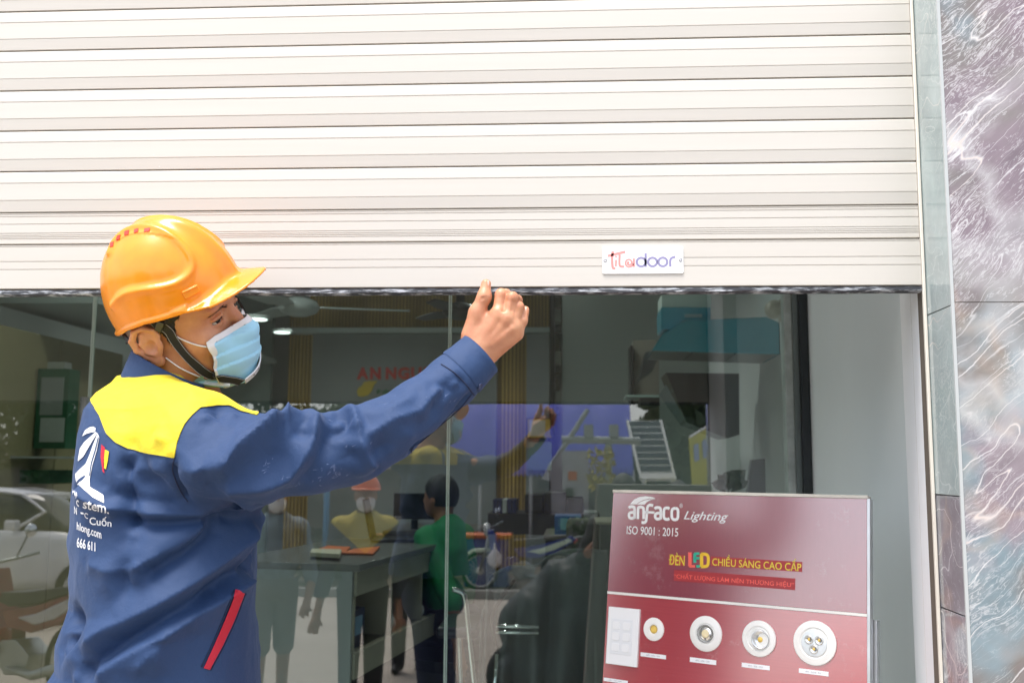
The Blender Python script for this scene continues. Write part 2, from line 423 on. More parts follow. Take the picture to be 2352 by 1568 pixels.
# marble pilaster -------------------------------------------------------
def marble(name, cols, vein, ang=42, seed=0.0, veins=1.0):
    m = bpy.data.materials.new(name); m.use_nodes = True; N = m.node_tree.nodes; L = m.node_tree.links; b = N['Principled BSDF']
    def nd(t, src=None, **kw):
        n = N.new('ShaderNode' + t)
        for k, v in kw.items(): n.inputs[k].default_value = v
        if src is not None: L.new(src, n.inputs[0])
        return n
    def mapping(src, rot=(0, 0, 0), loc=(0, 0, 0), sc=(1, 1, 1)):
        n = nd('Mapping', src); n.inputs['Rotation'].default_value = rot; n.inputs['Location'].default_value = loc; n.inputs['Scale'].default_value = sc; return n.outputs[0]
    tc = nd('TexCoord').outputs['Object']
    base = mapping(tc, (0, R(ang), 0), (seed, seed * .7, seed * .3))
    def warp(src, scale, amt, detail=3.0):
        d = nd('TexNoise', src, Scale=scale, Detail=detail, Roughness=.5); x = N.new('ShaderNodeMixRGB'); x.blend_type = 'LINEAR_LIGHT'; x.inputs[0].default_value = amt; L.new(src, x.inputs[1]); L.new(d.outputs['Color'], x.inputs[2]); return x.outputs[0]
    soft = warp(warp(base, 2.2, .06), 9.0, .018, 5.0); st = mapping(soft, sc=(.55, 1.6, 2.6))
    def rng_(src, a, b_, c=0.0, d=1.0):
        r = N.new('ShaderNodeMapRange'); r.inputs[1].default_value = a; r.inputs[2].default_value = b_; r.inputs[3].default_value = c; r.inputs[4].default_value = d; L.new(src, r.inputs[0]); return r.outputs[0]
    def mathn(op, a, b_=None):
        n = N.new('ShaderNodeMath'); n.operation = op; L.new(a, n.inputs[0])
        if b_ is not None:
            if isinstance(b_, float): n.inputs[1].default_value = b_
            else: L.new(b_, n.inputs[1])
        return n.outputs[0]
    def ridge(src, scale, width, detail=2.0, loc=(0, 0, 0), pw=1.4):
        n = nd('TexNoise', mapping(src, loc=loc), Scale=scale, Detail=detail, Roughness=.5)
        return mathn('POWER', rng_(mathn('ABSOLUTE', mathn('SUBTRACT', n.outputs[0], .5)), 0, width, 1, 0), pw)
    big = nd('TexNoise', mapping(soft, loc=(2, 1, 4)), Scale=1.7, Detail=5.0, Roughness=.6)
    rp = N.new('ShaderNodeValToRGB'); e = rp.color_ramp.elements; e[0].position = .36; e[0].color = (*cols[0], 1); e[1].position = .66; e[1].color = (*cols[-1], 1)
    for i, c in enumerate(cols[1:-1]): q_ = e.new(.36 + .30 * (i + 1) / (len(cols) - 1)); q_.color = (*c, 1)
    L.new(big.outputs[0], rp.inputs[0]); cur = rp.outputs[0]
    cloud = nd('TexNoise', st, Scale=5.0, Detail=9.0, Roughness=.68)
    mu = N.new('ShaderNodeMixRGB'); mu.blend_type = 'MULTIPLY'; mu.inputs[0].default_value = 1.0; L.new(cur, mu.inputs[1]); L.new(rng_(cloud.outputs[0], .3, .7, .78, 1.22), mu.inputs[2]); cur = mu.outputs[0]
    def over(cur, fac, col, amt, msk=None):
        f = mathn('MULTIPLY', fac, amt)
        if msk is not None: f = mathn('MULTIPLY', f, msk)
        x = N.new('ShaderNodeMixRGB'); L.new(f, x.inputs[0]); L.new(cur, x.inputs[1]); x.inputs[2].default_value = (*col, 1); return x.outputs[0]
    zone = rng_(nd('TexNoise', mapping(base, loc=(4, 4, 1)), Scale=2.6, Detail=3.0).outputs[0], .50, .60)
    zone2 = rng_(nd('TexNoise', mapping(base, loc=(9, 2, 7)), Scale=3.5, Detail=3.0).outputs[0], .46, .58)
    pal = tuple(.5 * v + .14 for v in vein)
    # pale mottled clouds, then a crackle of short white marks where the clouds lie
    cur = over(cur, rng_(nd('TexNoise', mapping(soft, loc=(5, 5, 2), sc=(.8, 1, 1.8)), Scale=3.4, Detail=7.0, Roughness=.65).outputs[0], .50, .70), pal, .55)
    fine = warp(st, 16, .10, 4.0)
    cur = over(cur, ridge(fine, 30, .07, 6.0, pw=2.4), vein, .55, zone)
    cur = over(cur, ridge(mapping(fine, sc=(.8, 1, 1.6)), 13, .014, 4.0, (2, 9, 4)), vein, .4, zone2)
    # long straight veins in bundles
    cur = over(cur, ridge(mapping(soft, sc=(.36, 1.5, 4.2)), 3.4, .0065 * veins, 1.5, (3, 1, 2)), vein, .75)
    cur = over(cur, ridge(mapping(soft, sc=(.32, 1.5, 4.4)), 7.0, .012 * veins, 1.5, (6, 3, 2)), vein, .65, zone2)
    cur = over(cur, ridge(mapping(soft, (0, R(38), 0), sc=(.4, 1.5, 3.6)), 4.6, .006 * veins, 1.5, (1, 8, 2)), vein, .7, zone)
    wide = ridge(soft, 1.15, .016, 4.0, (8, 1, 3), 1.0)
    cur = over(cur, wide, pal, .45)
    cur = over(cur, ridge(soft, 1.17, .007, 4.0, (8, 1, 3), 1.0), (.72, .48, .28), .12)
    cur = over(cur, ridge(mapping(soft, sc=(.36, 1.5, 4.2)), 3.4, .003, 1.5, (3, 1, 2)), (.72, .42, .26), .35, zone2)
    L.new(cur, b.inputs['Base Color']); b.inputs['Roughness'].default_value = .09; b.inputs['Specular IOR Level'].default_value = .5
    return m
mar1 = marble('purple_veined_marble', [(.135, .10, .118), (.215, .165, .19), (.185, .165, .155), (.19, .25, .28), (.25, .21, .235)], (.74, .73, .74), seed=2.3)
mar2 = marble('green_grey_marble', [(.20, .27, .27), (.33, .40, .40), (.42, .48, .48)], (.66, .70, .70), ang=62, seed=5.1, veins=.6)
mar3 = marble('grey_mauve_marble', [(.19, .18, .20), (.28, .28, .31), (.34, .37, .40)], (.70, .72, .74), ang=62, seed=9.4, veins=.9)
grout = mat('grout', (.70, .71, .70), .9)
pil = empty('marble_pilaster', (XJ + .4, 1.9, 0), 'polished purple and green marble pilaster with white veins right of the shutter', 'pilaster')
XR = XJ + .0075
MB().box((XR + .012, PILF + .004, 0), (XR + .82, 2.019, 3.8)).obj('core', grout, pil)
zj = at(2300, 694, PILF).z
def ztile(name, m, a, b): return MB().box(a, b).obj(name, m, pil, bevel=.0006)
for z0, z1 in ((zj + .0007, zj + .9), (zj - .9, zj - .0007), (0.02, zj - .903), (zj + .903, 3.75)):
    ztile('tile', mar1, (XR + .006, PILF, z0), (XR + .80, PILF + .004, z1))
ys = [at(2140, y, 1.83).z for y in (712, 1137, 1404)]
for z0, z1, mm in ((ys[0] + .001, 2.72, mar2), (ys[1] + .001, ys[0] - .001, mar2), (ys[2] + .001, ys[1] - .001, mar3), (0.02, ys[2] - .001, mar3)):
    ztile('reveal_tile', mm, (XR, PILF + .003, z0), (XR + .012, S - .004, z1))
MB().box((XR - .0, PILF - .0015, .02), (XR + .0055, PILF + .0025, 3.7)).obj('edge_trim', mat('pale_edge', (.46, .48, .48), .35), pil)

# guide rail of the shutter at the reveal --------------------------------
cream = mat('cream_aluminium', (.72, .68, .60), .38, spec=.5)
# ================================================================== SHUTTER
def slat_mat():
    m = bpy.data.materials.new('shutter_paint'); m.use_nodes = True; N = m.node_tree.nodes; L = m.node_tree.links; b = N['Principled BSDF']
    tc = N.new('ShaderNodeTexCoord'); mp = N.new('ShaderNodeMapping'); mp.inputs['Scale'].default_value = (1.2, 20, 40); L.new(tc.outputs['Object'], mp.inputs[0])
    n1 = N.new('ShaderNodeTexNoise'); n1.inputs['Scale'].default_value = 1.5; n1.inputs['Detail'].default_value = 4; L.new(mp.outputs[0], n1.inputs[0])
    sp = N.new('ShaderNodeTexNoise'); sp.inputs['Scale'].default_value = 75; sp.inputs['Detail'].default_value = 2; L.new(tc.outputs['Object'], sp.inputs[0])
    r2 = N.new('ShaderNodeMapRange'); r2.inputs[1].default_value = .80; r2.inputs[2].default_value = .83; L.new(sp.outputs[0], r2.inputs[0])
    mx = N.new('ShaderNodeMixRGB'); mx.inputs[1].default_value = (.555, .52, .468, 1); mx.inputs[2].default_value = (.60, .568, .52, 1); L.new(n1.outputs[0], mx.inputs[0])
    m2 = N.new('ShaderNodeMixRGB'); L.new(r2.outputs[0], m2.inputs[0]); L.new(mx.outputs[0], m2.inputs[1]); m2.inputs[2].default_value = (.9, .9, .9, 1)
    L.new(m2.outputs[0], b.inputs['Base Color']); b.inputs['Roughness'].default_value = .42
    return m
slatm = slat_mat()
shut = empty('roller_shutter', ((XL + XJ) / 2, S, ZB), 'half raised cream roller shutter of wide ribbed aluminium slats above the worker', 'roller shutter')
def extr(name, prof, x0, x1, m, parent, zt=0.0):
    """closed (y, z) profile extruded along x"""
    n = len(prof); V = [(x0, y, z) for y, z in prof] + [(x1, y, z) for y, z in prof]
    F = [tuple(range(n))[::-1], tuple(range(n, 2 * n))] + [(i, (i + 1) % n, (i + 1) % n + n, i + n) for i in range(n)]
    return obj(name, V, F, m, parent)
P_ = zs(122) - zs(213)           # slat pitch
def slat(zt, h, name='slat'):
    """front faces towards -y; zt is the top of the slat"""
    g = .0012
    pr = [(0.004, 1.0), (.004, .990), (-.0030, .980), (-.0048, .955), (-.0060, .72), (-.0060 + g, .712), (-.0060 + g, .700), (-.0060, .694), (-.0062, .30), (-.0062 + g, .292), (-.0062 + g, .282), (-.0060, .276),
          (-.0040, .020), (.0030, .012), (.0030, .0), (.014, .0), (.014, 1.0)]
    return extr(name, [(S + y, zt - h + z * h) for y, z in pr], XL, XJ, slatm, shut)
top = zs(490)
k = 0
while top + k * P_ < 2.74:
    slat(top + (k + 1) * P_, P_); k += 1
# lowest slat with fine ribs
def ribbed(name, zt, zb, grooves, yo=0.0, depth=.0012, gw=.0011):
    pr = [(yo + .004, zt), (yo - .003, zt - .0012)]
    for gz in grooves: pr += [(yo - .003, gz + gw), (yo - .003 + depth, gz + gw * .5), (yo - .003 + depth, gz - gw * .5), (yo - .003, gz - gw)]
    pr += [(yo - .003, zb + .0018), (yo + .003, zb), (.014, zb), (.014, zt)]
    return extr(name, [(S + y, z) for y, z in pr], XL, XJ, slatm, shut)
gz = [zs(y) for y in (495, 500, 517, 538, 543, 547, 551)]
ribbed('slat', zs(491), zs(563), gz, -.002)
bb = [zs(y) for y in (569, 603, 621)]
ribbed('bottom_bar', zs(564.5), zs(666), bb, -.004)
def seal_mat():
    m = bpy.data.materials.new('scuffed_black_rubber'); m.use_nodes = True; N = m.node_tree.nodes; L = m.node_tree.links; b = N['Principled BSDF']
    tc = N.new('ShaderNodeTexCoord'); mp = N.new('ShaderNodeMapping'); mp.inputs['Scale'].default_value = (1, 1, 7); L.new(tc.outputs['Object'], mp.inputs[0])
    n1 = N.new('ShaderNodeTexNoise'); n1.inputs['Scale'].default_value = 26; n1.inputs['Detail'].default_value = 7; n1.inputs['Roughness'].default_value = .7; L.new(mp.outputs[0], n1.inputs[0])
    r = N.new('ShaderNodeValToRGB'); r.color_ramp.elements[0].position = .49; r.color_ramp.elements[0].color = (.03, .032, .04, 1); r.color_ramp.elements[1].position = .60; r.color_ramp.elements[1].color = (.42, .44, .47, 1)
    L.new(n1.outputs[0], r.inputs[0]); L.new(r.outputs[0], b.inputs['Base Color']); b.inputs['Roughness'].default_value = .6; return m
nseg = 90; rs_ = np.random.RandomState(3)
V = []; F = []
zt_, zb_ = zs(667.2), ZB
for i in range(nseg + 1):
    x = XL + (XJ - XL) * i / nseg; wv = .0012 * rs_.uniform(-1, 1)
    for y, z in ((-.003, zt_), (-.006, zt_ - .003), (-.0065 + wv * .4, zb_ + .003 + wv), (-.001, zb_ + wv), (.012, zb_ + wv * .5), (.012, zt_)): V.append((x, S + y, z))
for i in range(nseg):
    for k in range(6): F.append((i * 6 + k, i * 6 + (k + 1) % 6, i * 6 + 6 + (k + 1) % 6, i * 6 + 6 + k))
obj('rubber_seal', V, F, seal_mat(), shut, smooth=False)
# guide channel
gr_ = empty('guide_rail', (XJ, S, 0), 'narrow cream guide channel between shutter edge and marble reveal', 'guide rail')
MB().box((XJ + .0008, S - .010, .12), (XJ + .0062, S - .002, 2.72)).obj('front_lip', cream, gr_, bevel=.001)
MB().box((XJ + .003, S - .0015, .12), (XJ + .0065, S + .028, 2.72)).obj('channel_web', mat('dark_gap', (.12, .10, .08), .7), gr_)

# name plate --------------------------------------------------------------
yp = S - .0075
pl = MB()
a = at(1383, 567, yp); c = at(1570, 631, yp)
def rrect(x0, z0, x1, z1, r, n=5):
    out = []
    for cx, cz_, s in ((x1 - r, z1 - r, 0), (x0 + r, z1 - r, 90), (x0 + r, z0 + r, 180), (x1 - r, z0 + r, 270)):
        for k in range(n + 1):
            t = R(s + 90 * k / n); out.append((cx + r * math.cos(t), cz_ + r * math.sin(t)))
    return out
px0, px1, pz1, pz0 = a.x, c.x, a.z, c.z
pz0 = pz1 - (px1 - px0) * .345
plm = mat('white_enamel_plate', (.86, .86, .86), .25)
plate = MB().prism([(x, yp - .0022, z) for x, z in rrect(px0, pz0, px1, pz1, .004)], (0, .0022, 0)).obj('name_plate', plm, shut, bevel=.0005)
V2 = rrect(px0 + .005, pz0 + .004, px1 - .005, pz1 - .004, .002); V3 = rrect(px0 + .0056, pz0 + .0046, px1 - .0056, pz1 - .0046, .0016)
n = len(V2); V = [(x, yp - .0024, z) for x, z in V2 + V3]
obj('border_line', V, [(i, (i + 1) % n, (i + 1) % n + n, i + n) for i in range(n)], mat('plate_grey', (.55, .55, .58), .5), plate)
W_, H_ = px1 - px0, pz1 - pz0
def pp(u, v, h=0): return Vector((px0 + u * W_, yp - .0024 - h, pz0 + v * H_))
redl = mat('pale_red_print', (.74, .28, .26), .45); pur = mat('slate_purple_print', (.27, .25, .42), .45)
def stroke(pts, wd, place, cl=False, n=5):
    """a constant-width flat stroke along a 2D polyline"""
    P = spline(pts, n) if len(pts) > 2 else [np.array(p, float) for p in pts]
    V = []; F = []
    for i, p in enumerate(P):
        t = P[min(i + 1, len(P) - 1)] - P[max(i - 1, 0)]; t = t / (np.linalg.norm(t) + 1e-9); nn = np.array([-t[1], t[0]]) * wd / 2
        V += [p + nn, p - nn]
    F = [(2 * i, 2 * i + 1, 2 * i + 3, 2 * i + 2) for i in range(len(P) - 1)]
    return [place(*v) for v in V], F
def q(x, y): return ((x - 142) / (679 - 142), (336 - y) / (336 - 150))   # px of the enlarged plate
asp = W_ / H_
mbr = MB()
def st(pts, wd, mb):
    P = [(q(*p)[0] * asp, q(*p)[1]) for p in pts]
    V, F = stroke(P, wd, lambda u, v: pp(u / asp, v)); mb.add(V, F)
st([(212, 182), (208, 230), (210, 285), (216, 298), (230, 300)], .095, mbr)
st([(180, 214), (296, 186)], .095, mbr)
st([(234, 240), (232, 286)], .07, mbr); st([(234, 214), (234, 224)], .07, mbr)
st([(258, 205), (256, 265), (262, 284), (288, 288)], .085, mbr)
st([(322, 262), (312, 258), (312, 272), (328, 274), (338, 258), (326, 240), (304, 244), (296, 268), (310, 288), (334, 286), (350, 268)], .062, mbr)
st([(352, 232), (352, 290)], .08, mbr)
mbr.obj('red_lettering', redl, plate)
mbp = MB()
def circ(cx, cy, r): return [(cx + r * math.cos(t), cy + r * math.sin(t)) for t in np.linspace(0, 2 * math.pi, 17)]
for cx in (400, 475, 543): st(circ(cx, 257, 29), .085, mbp)
st([(430, 196), (430, 290)], .085, mbp); st([(592, 290), (592, 250), (600, 232), (626, 222)], .085, mbp)
mbp.obj('purple_lettering', pur, plate)
V2, F2 = text2d('www.cuacuontitadoor.vn')
q0, q1 = q(292, 312), q(598, 298)
obj('small_lettering', [pp(q0[0] + (q1[0] - q0[0]) * u, q0[1] + (q1[1] - q0[1]) * v) for u, v in V2], F2, mat('grey_print', (.42, .40, .45), .5), plate)
V2, F2 = text2d('®'); obj('small_lettering', [pp(*np.array(q(630, 206)) + np.array((.03 * u, .1 * v))) for u, v in V2], F2, MATS['grey_print'], plate)
for sx in (161, 659):
    c = pp(*q(sx, 243)); M = frame(c, (1, 0, 0), (0, 0, 1), (0, -1, 0))
    MB().lathe([(.0034, -.0003), (.0034, .0007), (.0028, .0013), (.0012, .0015), (.0012, .0008), (.0001, .0008)], M, 20).obj('screw', mat('dull_steel', (.5, .5, .52), .35, metal=.9), plate, smooth=True)
# ================================================================== DISPLAY BOARD
def plane_hit(px, py, o, n):
    r = ray(px, py); t = (Vector(o) - CAM).dot(n) / r.dot(n); return CAM + r * t
TL = at(1410, 1127, 2.48)
BH = R(31); LEAN = R(7.5)
un = Vector((math.cos(BH), -math.sin(BH), 0))             # along the board, right end nearer
hn = Vector((-math.sin(BH), -math.cos(BH), 0))            # horizontal direction it faces
vd = Vector((-math.sin(BH) * math.sin(LEAN), -math.cos(BH) * math.sin(LEAN), -math.cos(LEAN)))   # down the face
nn_ = (hn * math.cos(LEAN) + Vector((0, 0, math.sin(LEAN)))).normalized()
def buv(px, py):
    p = plane_hit(px, py, TL, nn_) - TL; return p.dot(un), p.dot(vd)
BW = buv(1992, 1300)[0]
BHT = (TL.z - .13) / math.cos(LEAN)
def bp(u, v, h=0.0): return TL + un * u + vd * v + nn_ * h
board = empty('display_board', bp(BW / 2, BHT, 0), 'dark red leaning display board for ceiling lamps standing in the doorway', 'display board')
BM = frame(TL, un, vd, nn_)
def bbox_(name, u0, v0, u1, v1, h0, h1, m, parent=board, **kw):
    mb = MB(); V = [bp(u, v, h) for u in (u0, u1) for v in (v0, v1) for h in (h0, h1)]
    mb.add(V, [(0, 1, 3, 2), (4, 6, 7, 5), (0, 4, 5, 1), (2, 3, 7, 6), (0, 2, 6, 4), (1, 5, 7, 3)]); return mb.obj(name, m, parent, **kw)
def board_mat(name, c1, c2, stretch):
    m = bpy.data.materials.new(name); m.use_nodes = True; N = m.node_tree.nodes; L = m.node_tree.links; b = N['Principled BSDF']
    tc = N.new('ShaderNodeTexCoord'); mp = N.new('ShaderNodeMapping'); mp.inputs['Scale'].default_value = stretch; L.new(tc.outputs['Object'], mp.inputs[0])
    n1 = N.new('ShaderNodeTexNoise'); n1.inputs['Scale'].default_value = 5; n1.inputs['Detail'].default_value = 8; n1.inputs['Roughness'].default_value = .65; L.new(mp.outputs[0], n1.inputs[0])
    mx = N.new('ShaderNodeMixRGB'); mx.inputs[1].default_value = (*c1, 1); mx.inputs[2].default_value = (*c2, 1); L.new(n1.outputs[0], mx.inputs[0])
    # dust and scuffs
    n2 = N.new('ShaderNodeTexNoise'); n2.inputs['Scale'].default_value = 9; n2.inputs['Detail'].default_value = 9; n2.inputs['Roughness'].default_value = .75; L.new(tc.outputs['Object'], n2.inputs[0])
    r = N.new('ShaderNodeMapRange'); r.inputs[1].default_value = .58; r.inputs[2].default_value = .8; r.inputs[4].default_value = .28; L.new(n2.outputs[0], r.inputs[0])
    m2 = N.new('ShaderNodeMixRGB'); L.new(r.outputs[0], m2.inputs[0]); L.new(mx.outputs[0], m2.inputs[1]); m2.inputs[2].default_value = (.5, .42, .4, 1)
    L.new(m2.outputs[0], b.inputs['Base Color'])
    rr = N.new('ShaderNodeMapRange'); rr.inputs[3].default_value = .16; rr.inputs[4].default_value = .34; L.new(n2.outputs[0], rr.inputs[0]); L.new(rr.outputs[0], b.inputs['Roughness'])
    b.inputs['Coat Weight'].default_value = 1.0; b.inputs['Coat Roughness'].default_value = .22; b.inputs['Coat IOR'].default_value = 2.5
    return m
vdiv = (buv(1395, 1363)[1] + buv(1990, 1408)[1]) / 2
bred = board_mat('maroon_laminate', (.23, .026, .040), (.28, .036, .052), (40, 40, .6))
bred2 = board_mat('red_brushed_laminate', (.34, .026, .034), (.46, .045, .050), (1, 1, 60))
whp = mat('white_strip', (.8, .78, .74), .4)
ivory = mat('ivory_edge', (.72, .68, .60), .5, dirt=.15, vscale=20)
bbox_('board_core', 0, .004, BW, BHT, -.018, 0, mat('board_core', (.5, .45, .4), .6))
bbox_('header_panel', .0, .004, BW, vdiv - .003, .0, .003, bred, bevel=.0006)
bbox_('lower_panel', .0, vdiv + .003, BW, BHT, .0, .003, bred2, bevel=.0006)
bbox_('divider_strip', .0, vdiv - .0028, BW, vdiv + .0028, .0, .0042, whp)
bbox_('top_edge', -.001, -.003, BW + .002, .004, -.02, .005, ivory, bevel=.001)
bbox_('side_edge', BW, .004, BW + .006, BHT, -.02, .002, mat('silver_trim', (.62, .63, .64), .3, metal=.7, dirt=.2, vscale=12))
bbox_('rear_leg', BW - .01, .25, BW + .012, BHT, -.05, -.028, MATS['silver_trim'])
def btext(s, u0, v0, u1, v1, m, bold=0., shear=0., name='lettering', parent=board, h=.0036, skew=0):
    """glyph box: left-top (u0, v0), right-bottom (u1, v1) on the board"""
    V2, F2 = text2d(s, bold=bold, shear=shear)
    return obj(name, [bp(u0 + (u1 - u0) * u, v1 + (v0 - v1) * v, h) for u, v in V2], F2, m, parent)
c7 = cz(1480, 1200, 2350 / 760)
def B7(x, y): return buv(*c7(x, y))
white = mat('white_print', (.80, .80, .80), .4)
def tbox(s, x0, y0, x1, y1, m, **kw):
    """text whose left end spans y0 (top-left point) .. baseline at (x0, y1L); given as TL and BR enlarged px"""
    a = B7(x0, y0); b = B7(x1, y1); return btext(s, a[0], a[1], b[0], b[1], m, **kw)
# swoosh + word mark
mb = MB()
def sw(pts):
    P = [B7(*p) for p in pts]; V2, F2 = poly2d(P); mb.add([bp(u, v, .0036) for u, v in V2], F2)
sw([(300, 185), (330, 150), (370, 130), (420, 124), (470, 130), (496, 142), (450, 142), (405, 152), (365, 172), (350, 187)])
sw([(352, 188), (372, 172), (410, 155), (455, 146), (496, 144), (460, 152), (430, 168), (412, 188)])
mb.obj('swoosh_emblem', white, board)
mb = MB()
def bs(pts, wd, mb, n=5):
    V, F = stroke([B7(*p) for p in pts], wd, lambda u, v: bp(u, v, .0036), n=n); mb.add(V, F)
sw_ = .0068
bs([(290, 215), (300, 205), (325, 206), (334, 220), (334, 296)], sw_, mb); bs([(334, 248), (304, 250), (292, 262), (294, 285), (310, 294), (334, 288)], sw_, mb)
bs([(360, 300), (362, 220), (372, 208), (395, 210), (404, 225), (404, 300)], sw_, mb)
bs([(388, 326), (410, 326), (424, 310), (430, 240), (436, 205), (452, 192), (478, 196)], sw_, mb); bs([(414, 246), (488, 250)], sw_ * .8, mb)
bs([(490, 222), (500, 212), (526, 213), (536, 228), (536, 302)], sw_, mb); bs([(536, 254), (506, 256), (494, 268), (496, 290), (512, 300), (536, 294)], sw_, mb)
bs([(604, 222), (592, 214), (572, 216), (562, 230), (560, 280), (570, 298), (590, 302), (604, 296)], sw_, mb)
bs([(650, 216), (630, 222), (622, 240), (622, 284), (634, 302), (654, 304), (668, 290), (670, 240), (664, 222), (650, 216)], sw_, mb)
mb.obj('word_mark', white, board)
tbox('®', 682, 180, 706, 214, white)
tbox('Lighting', 716, 238, 1056, 336, white, shear=.35, bold=.006)
tbox('ISO 9001 : 2015', 276, 352, 670, 436, white, bold=.004)
yel = mat('yellow_print', (.72, .58, .05), .4); gold = mat('amber_print', (.8, .5, .03), .4)
sgn = mat('red_sticker', (.36, .03, .035), .4); redp = mat('bright_red_print', (.85, .13, .10), .4); grn = mat('green_print', (.03, .42, .28), .4)
def pan(x0, y0, x1, y1, m, h0=.003, h1=.0034, name='sticker', parent=board):
    a = B7(x0, y0); b = B7(x1, y1); return bbox_(name, a[0], a[1], b[0], b[1], h0, h1, m, parent)
pan(925, 588, 1628, 708, sgn); pan(600, 572, 722, 662, sgn)
pan(640, 692, 1574, 848, sgn)
tbox('ĐÈN', 602, 556, 720, 660, yel, bold=.01)
tbox('CHIỀU SÁNG CAO CẤP', 936, 568, 1622, 704, yel, bold=.008)
tbox('“CHẤT LƯỢNG LÀM NÊN THƯƠNG HIỆU”', 640, 706, 1566, 836, redp, bold=.008)
mb = MB(); bs([(762, 556), (762, 664)], .009, mb); bs([(756, 664), (802, 664)], .006, mb); mb.obj('red_letter', redp, board)
mb = MB(); bs([(800, 566), (800, 636)], .007, mb); bs([(796, 566), (836, 566)], .0055, mb); bs([(796, 602), (836, 602)], .0055, mb); bs([(812, 664), (840, 664)], .0055, mb); mb.obj('green_letter', grn, board)
mb = MB(); bs([(852, 566), (852, 668)], .008, mb); bs([(850, 570), (884, 572), (902, 590), (902, 645), (886, 664), (848, 666)], .007, mb); mb.obj('yellow_letter', gold, board)
# lamps on the board -------------------------------------------------------
enam = mat('white_lamp_enamel', (.84, .83, .80), .28); chrome = mat('lamp_reflector', (.75, .74, .70), .22, metal=.9)
cob = mat('led_chip_amber', (.80, .55, .12), .35); lensm = mat('lamp_lens', (.72, .76, .78), .12)
blk = mat('matte_black', (.02, .02, .022), .5)
def lamp(cx, cy, wx, style, label):
    u, v = B7(cx, cy); r = abs(B7(cx + wx / 2, cy)[0] - B7(cx - wx / 2, cy)[0]) / 2
    M = frame(bp(u, v, .0), un, vd * -1, nn_)
    t = empty('downlight', bp(u, v, .003), label, 'ceiling lamp', 'sample lamps fixed on the red board')
    if style == 'small': prof = [(r, .0031), (r, .0052), (r * .96, .0062), (r * .44, .0075), (r * .40, .0062), (r * .36, .004), (.0005, .004)]
    elif style == 'ring': prof = [(r, .0031), (r * .99, .0055), (r * .95, .0068), (r * .60, .0082), (r * .57, .0066), (r * .53, .0066), (r * .51, .0085), (r * .47, .0085), (r * .44, .004), (.0005, .004)]
    else: prof = [(r, .0031), (r, .006), (r * .97, .0075), (r * .70, .0095), (r * .66, .0072), (r * .60, .0072), (r * .57, .0095), (r * .52, .009), (.0005, .009)]
    MB().lathe(prof, M, 48).obj('trim_ring', enam, t, smooth=True, bevel=.0003)
    if style == 'small':
        MB().lathe([(r * .39, .0042), (r * .2, .0046), (.0004, .0046)], M, 24).obj('led_chip', cob, t, smooth=True)
    elif style == 'ring':
        for k in range(40):
            th = 2 * math.pi * k / 40; Q = M @ Matrix.Rotation(th, 4, 'Z')
            MB().box((r * .455, -r * .014, .0042), (r * .52, r * .014, .0092), Q).obj('fin', blk, t)
        MB().lathe([(r * .42, .0045), (r * .36, .007), (.0004, .0075)], M, 28).obj('reflector', chrome, t, smooth=True)
        MB().lathe([(r * .24, .0076), (r * .2, .0084), (.0004, .0084)], M, 20).obj('led_chip', mat('led_chip_warm', (.85, .72, .45), .3), t, smooth=True)
    elif style == 'tilt':
        M2 = M @ Matrix.Translation((r * .06, -r * .04, .0)) @ Matrix.Rotation(R(14), 4, 'Y')
        MB().lathe([(r * .50, .006), (r * .50, .014), (r * .46, .0145), (r * .40, .010), (r * .2, .008), (.0004, .008)], M2, 32).obj('reflector', mat('silver_reflector', (.7, .72, .72), .15, metal=.6), t, smooth=True)
        MB().lathe([(r * .17, .0082), (r * .14, .0105), (.0004, .011)], M2, 16).obj('led_chip', cob, t, smooth=True)
    else:
        MB().lathe([(r * .60, .0092), (r * .58, .0098), (.0004, .0098)], M, 32).obj('lens', lensm, t, smooth=True)
        for k in range(3):
            th = R(-90 + 120 * k); Q = M @ Matrix.Translation((r * .27 * math.cos(th), r * .27 * math.sin(th), .0098))
            o = MB().lathe([(r * .2, 0), (r * .2, .0012), (r * .16, .0018), (r * .11, .0006), (.0004, .0006)], Q, 20).obj('lens_cup', chrome, t, smooth=True)
            MB().lathe([(r * .07, .0007), (r * .05, .0016), (.0004, .0018)], Q, 12).obj('led_chip', cob, o, smooth=True)
    return t
lamp(484, 1150, 158, 'small', 'smallest round white sample lamp with amber chip beside the switch plate')
lamp(886, 1184, 250, 'ring', 'white sample lamp with black toothed ring round its reflector')
lamp(1298, 1222, 262, 'tilt', 'white sample lamp with swivelling silver reflector and one amber chip')
lamp(1728, 1256, 334, 'three', 'largest white sample lamp with three chips under one lens')
# paper labels
def tag_(x0, y0, x1, y1, s, cut=False):
    a = B7(x0, y0); b = B7(x1, y1)
    o = bbox_('paper_label', a[0], a[1], b[0], b[1], .003, .0036, mat('label_paper', (.80, .80, .82), .6))
    w_ = b[0] - a[0]; h_ = b[1] - a[1]
    btext(s, a[0] + w_ * .22, a[1] + h_ * .34, b[0] - w_ * .24, b[1] - h_ * .3, mat('label_ink', (.28, .29, .33), .6), parent=o, h=.0039)
tag_(382, 1326, 576, 1382, 'AFC : 623 - 3W'); tag_(762, 1364, 964, 1426, 'AFC : 635 - 5W'); tag_(1163, 1406, 1378, 1467, 'AFC : 756 - 3W')
tag_(1604, 1450, 1832, 1513, 'AFC : 520 B - 3W'); tag_(97, 1521, 281, 1574, 'AFC : T 8 - 14W')
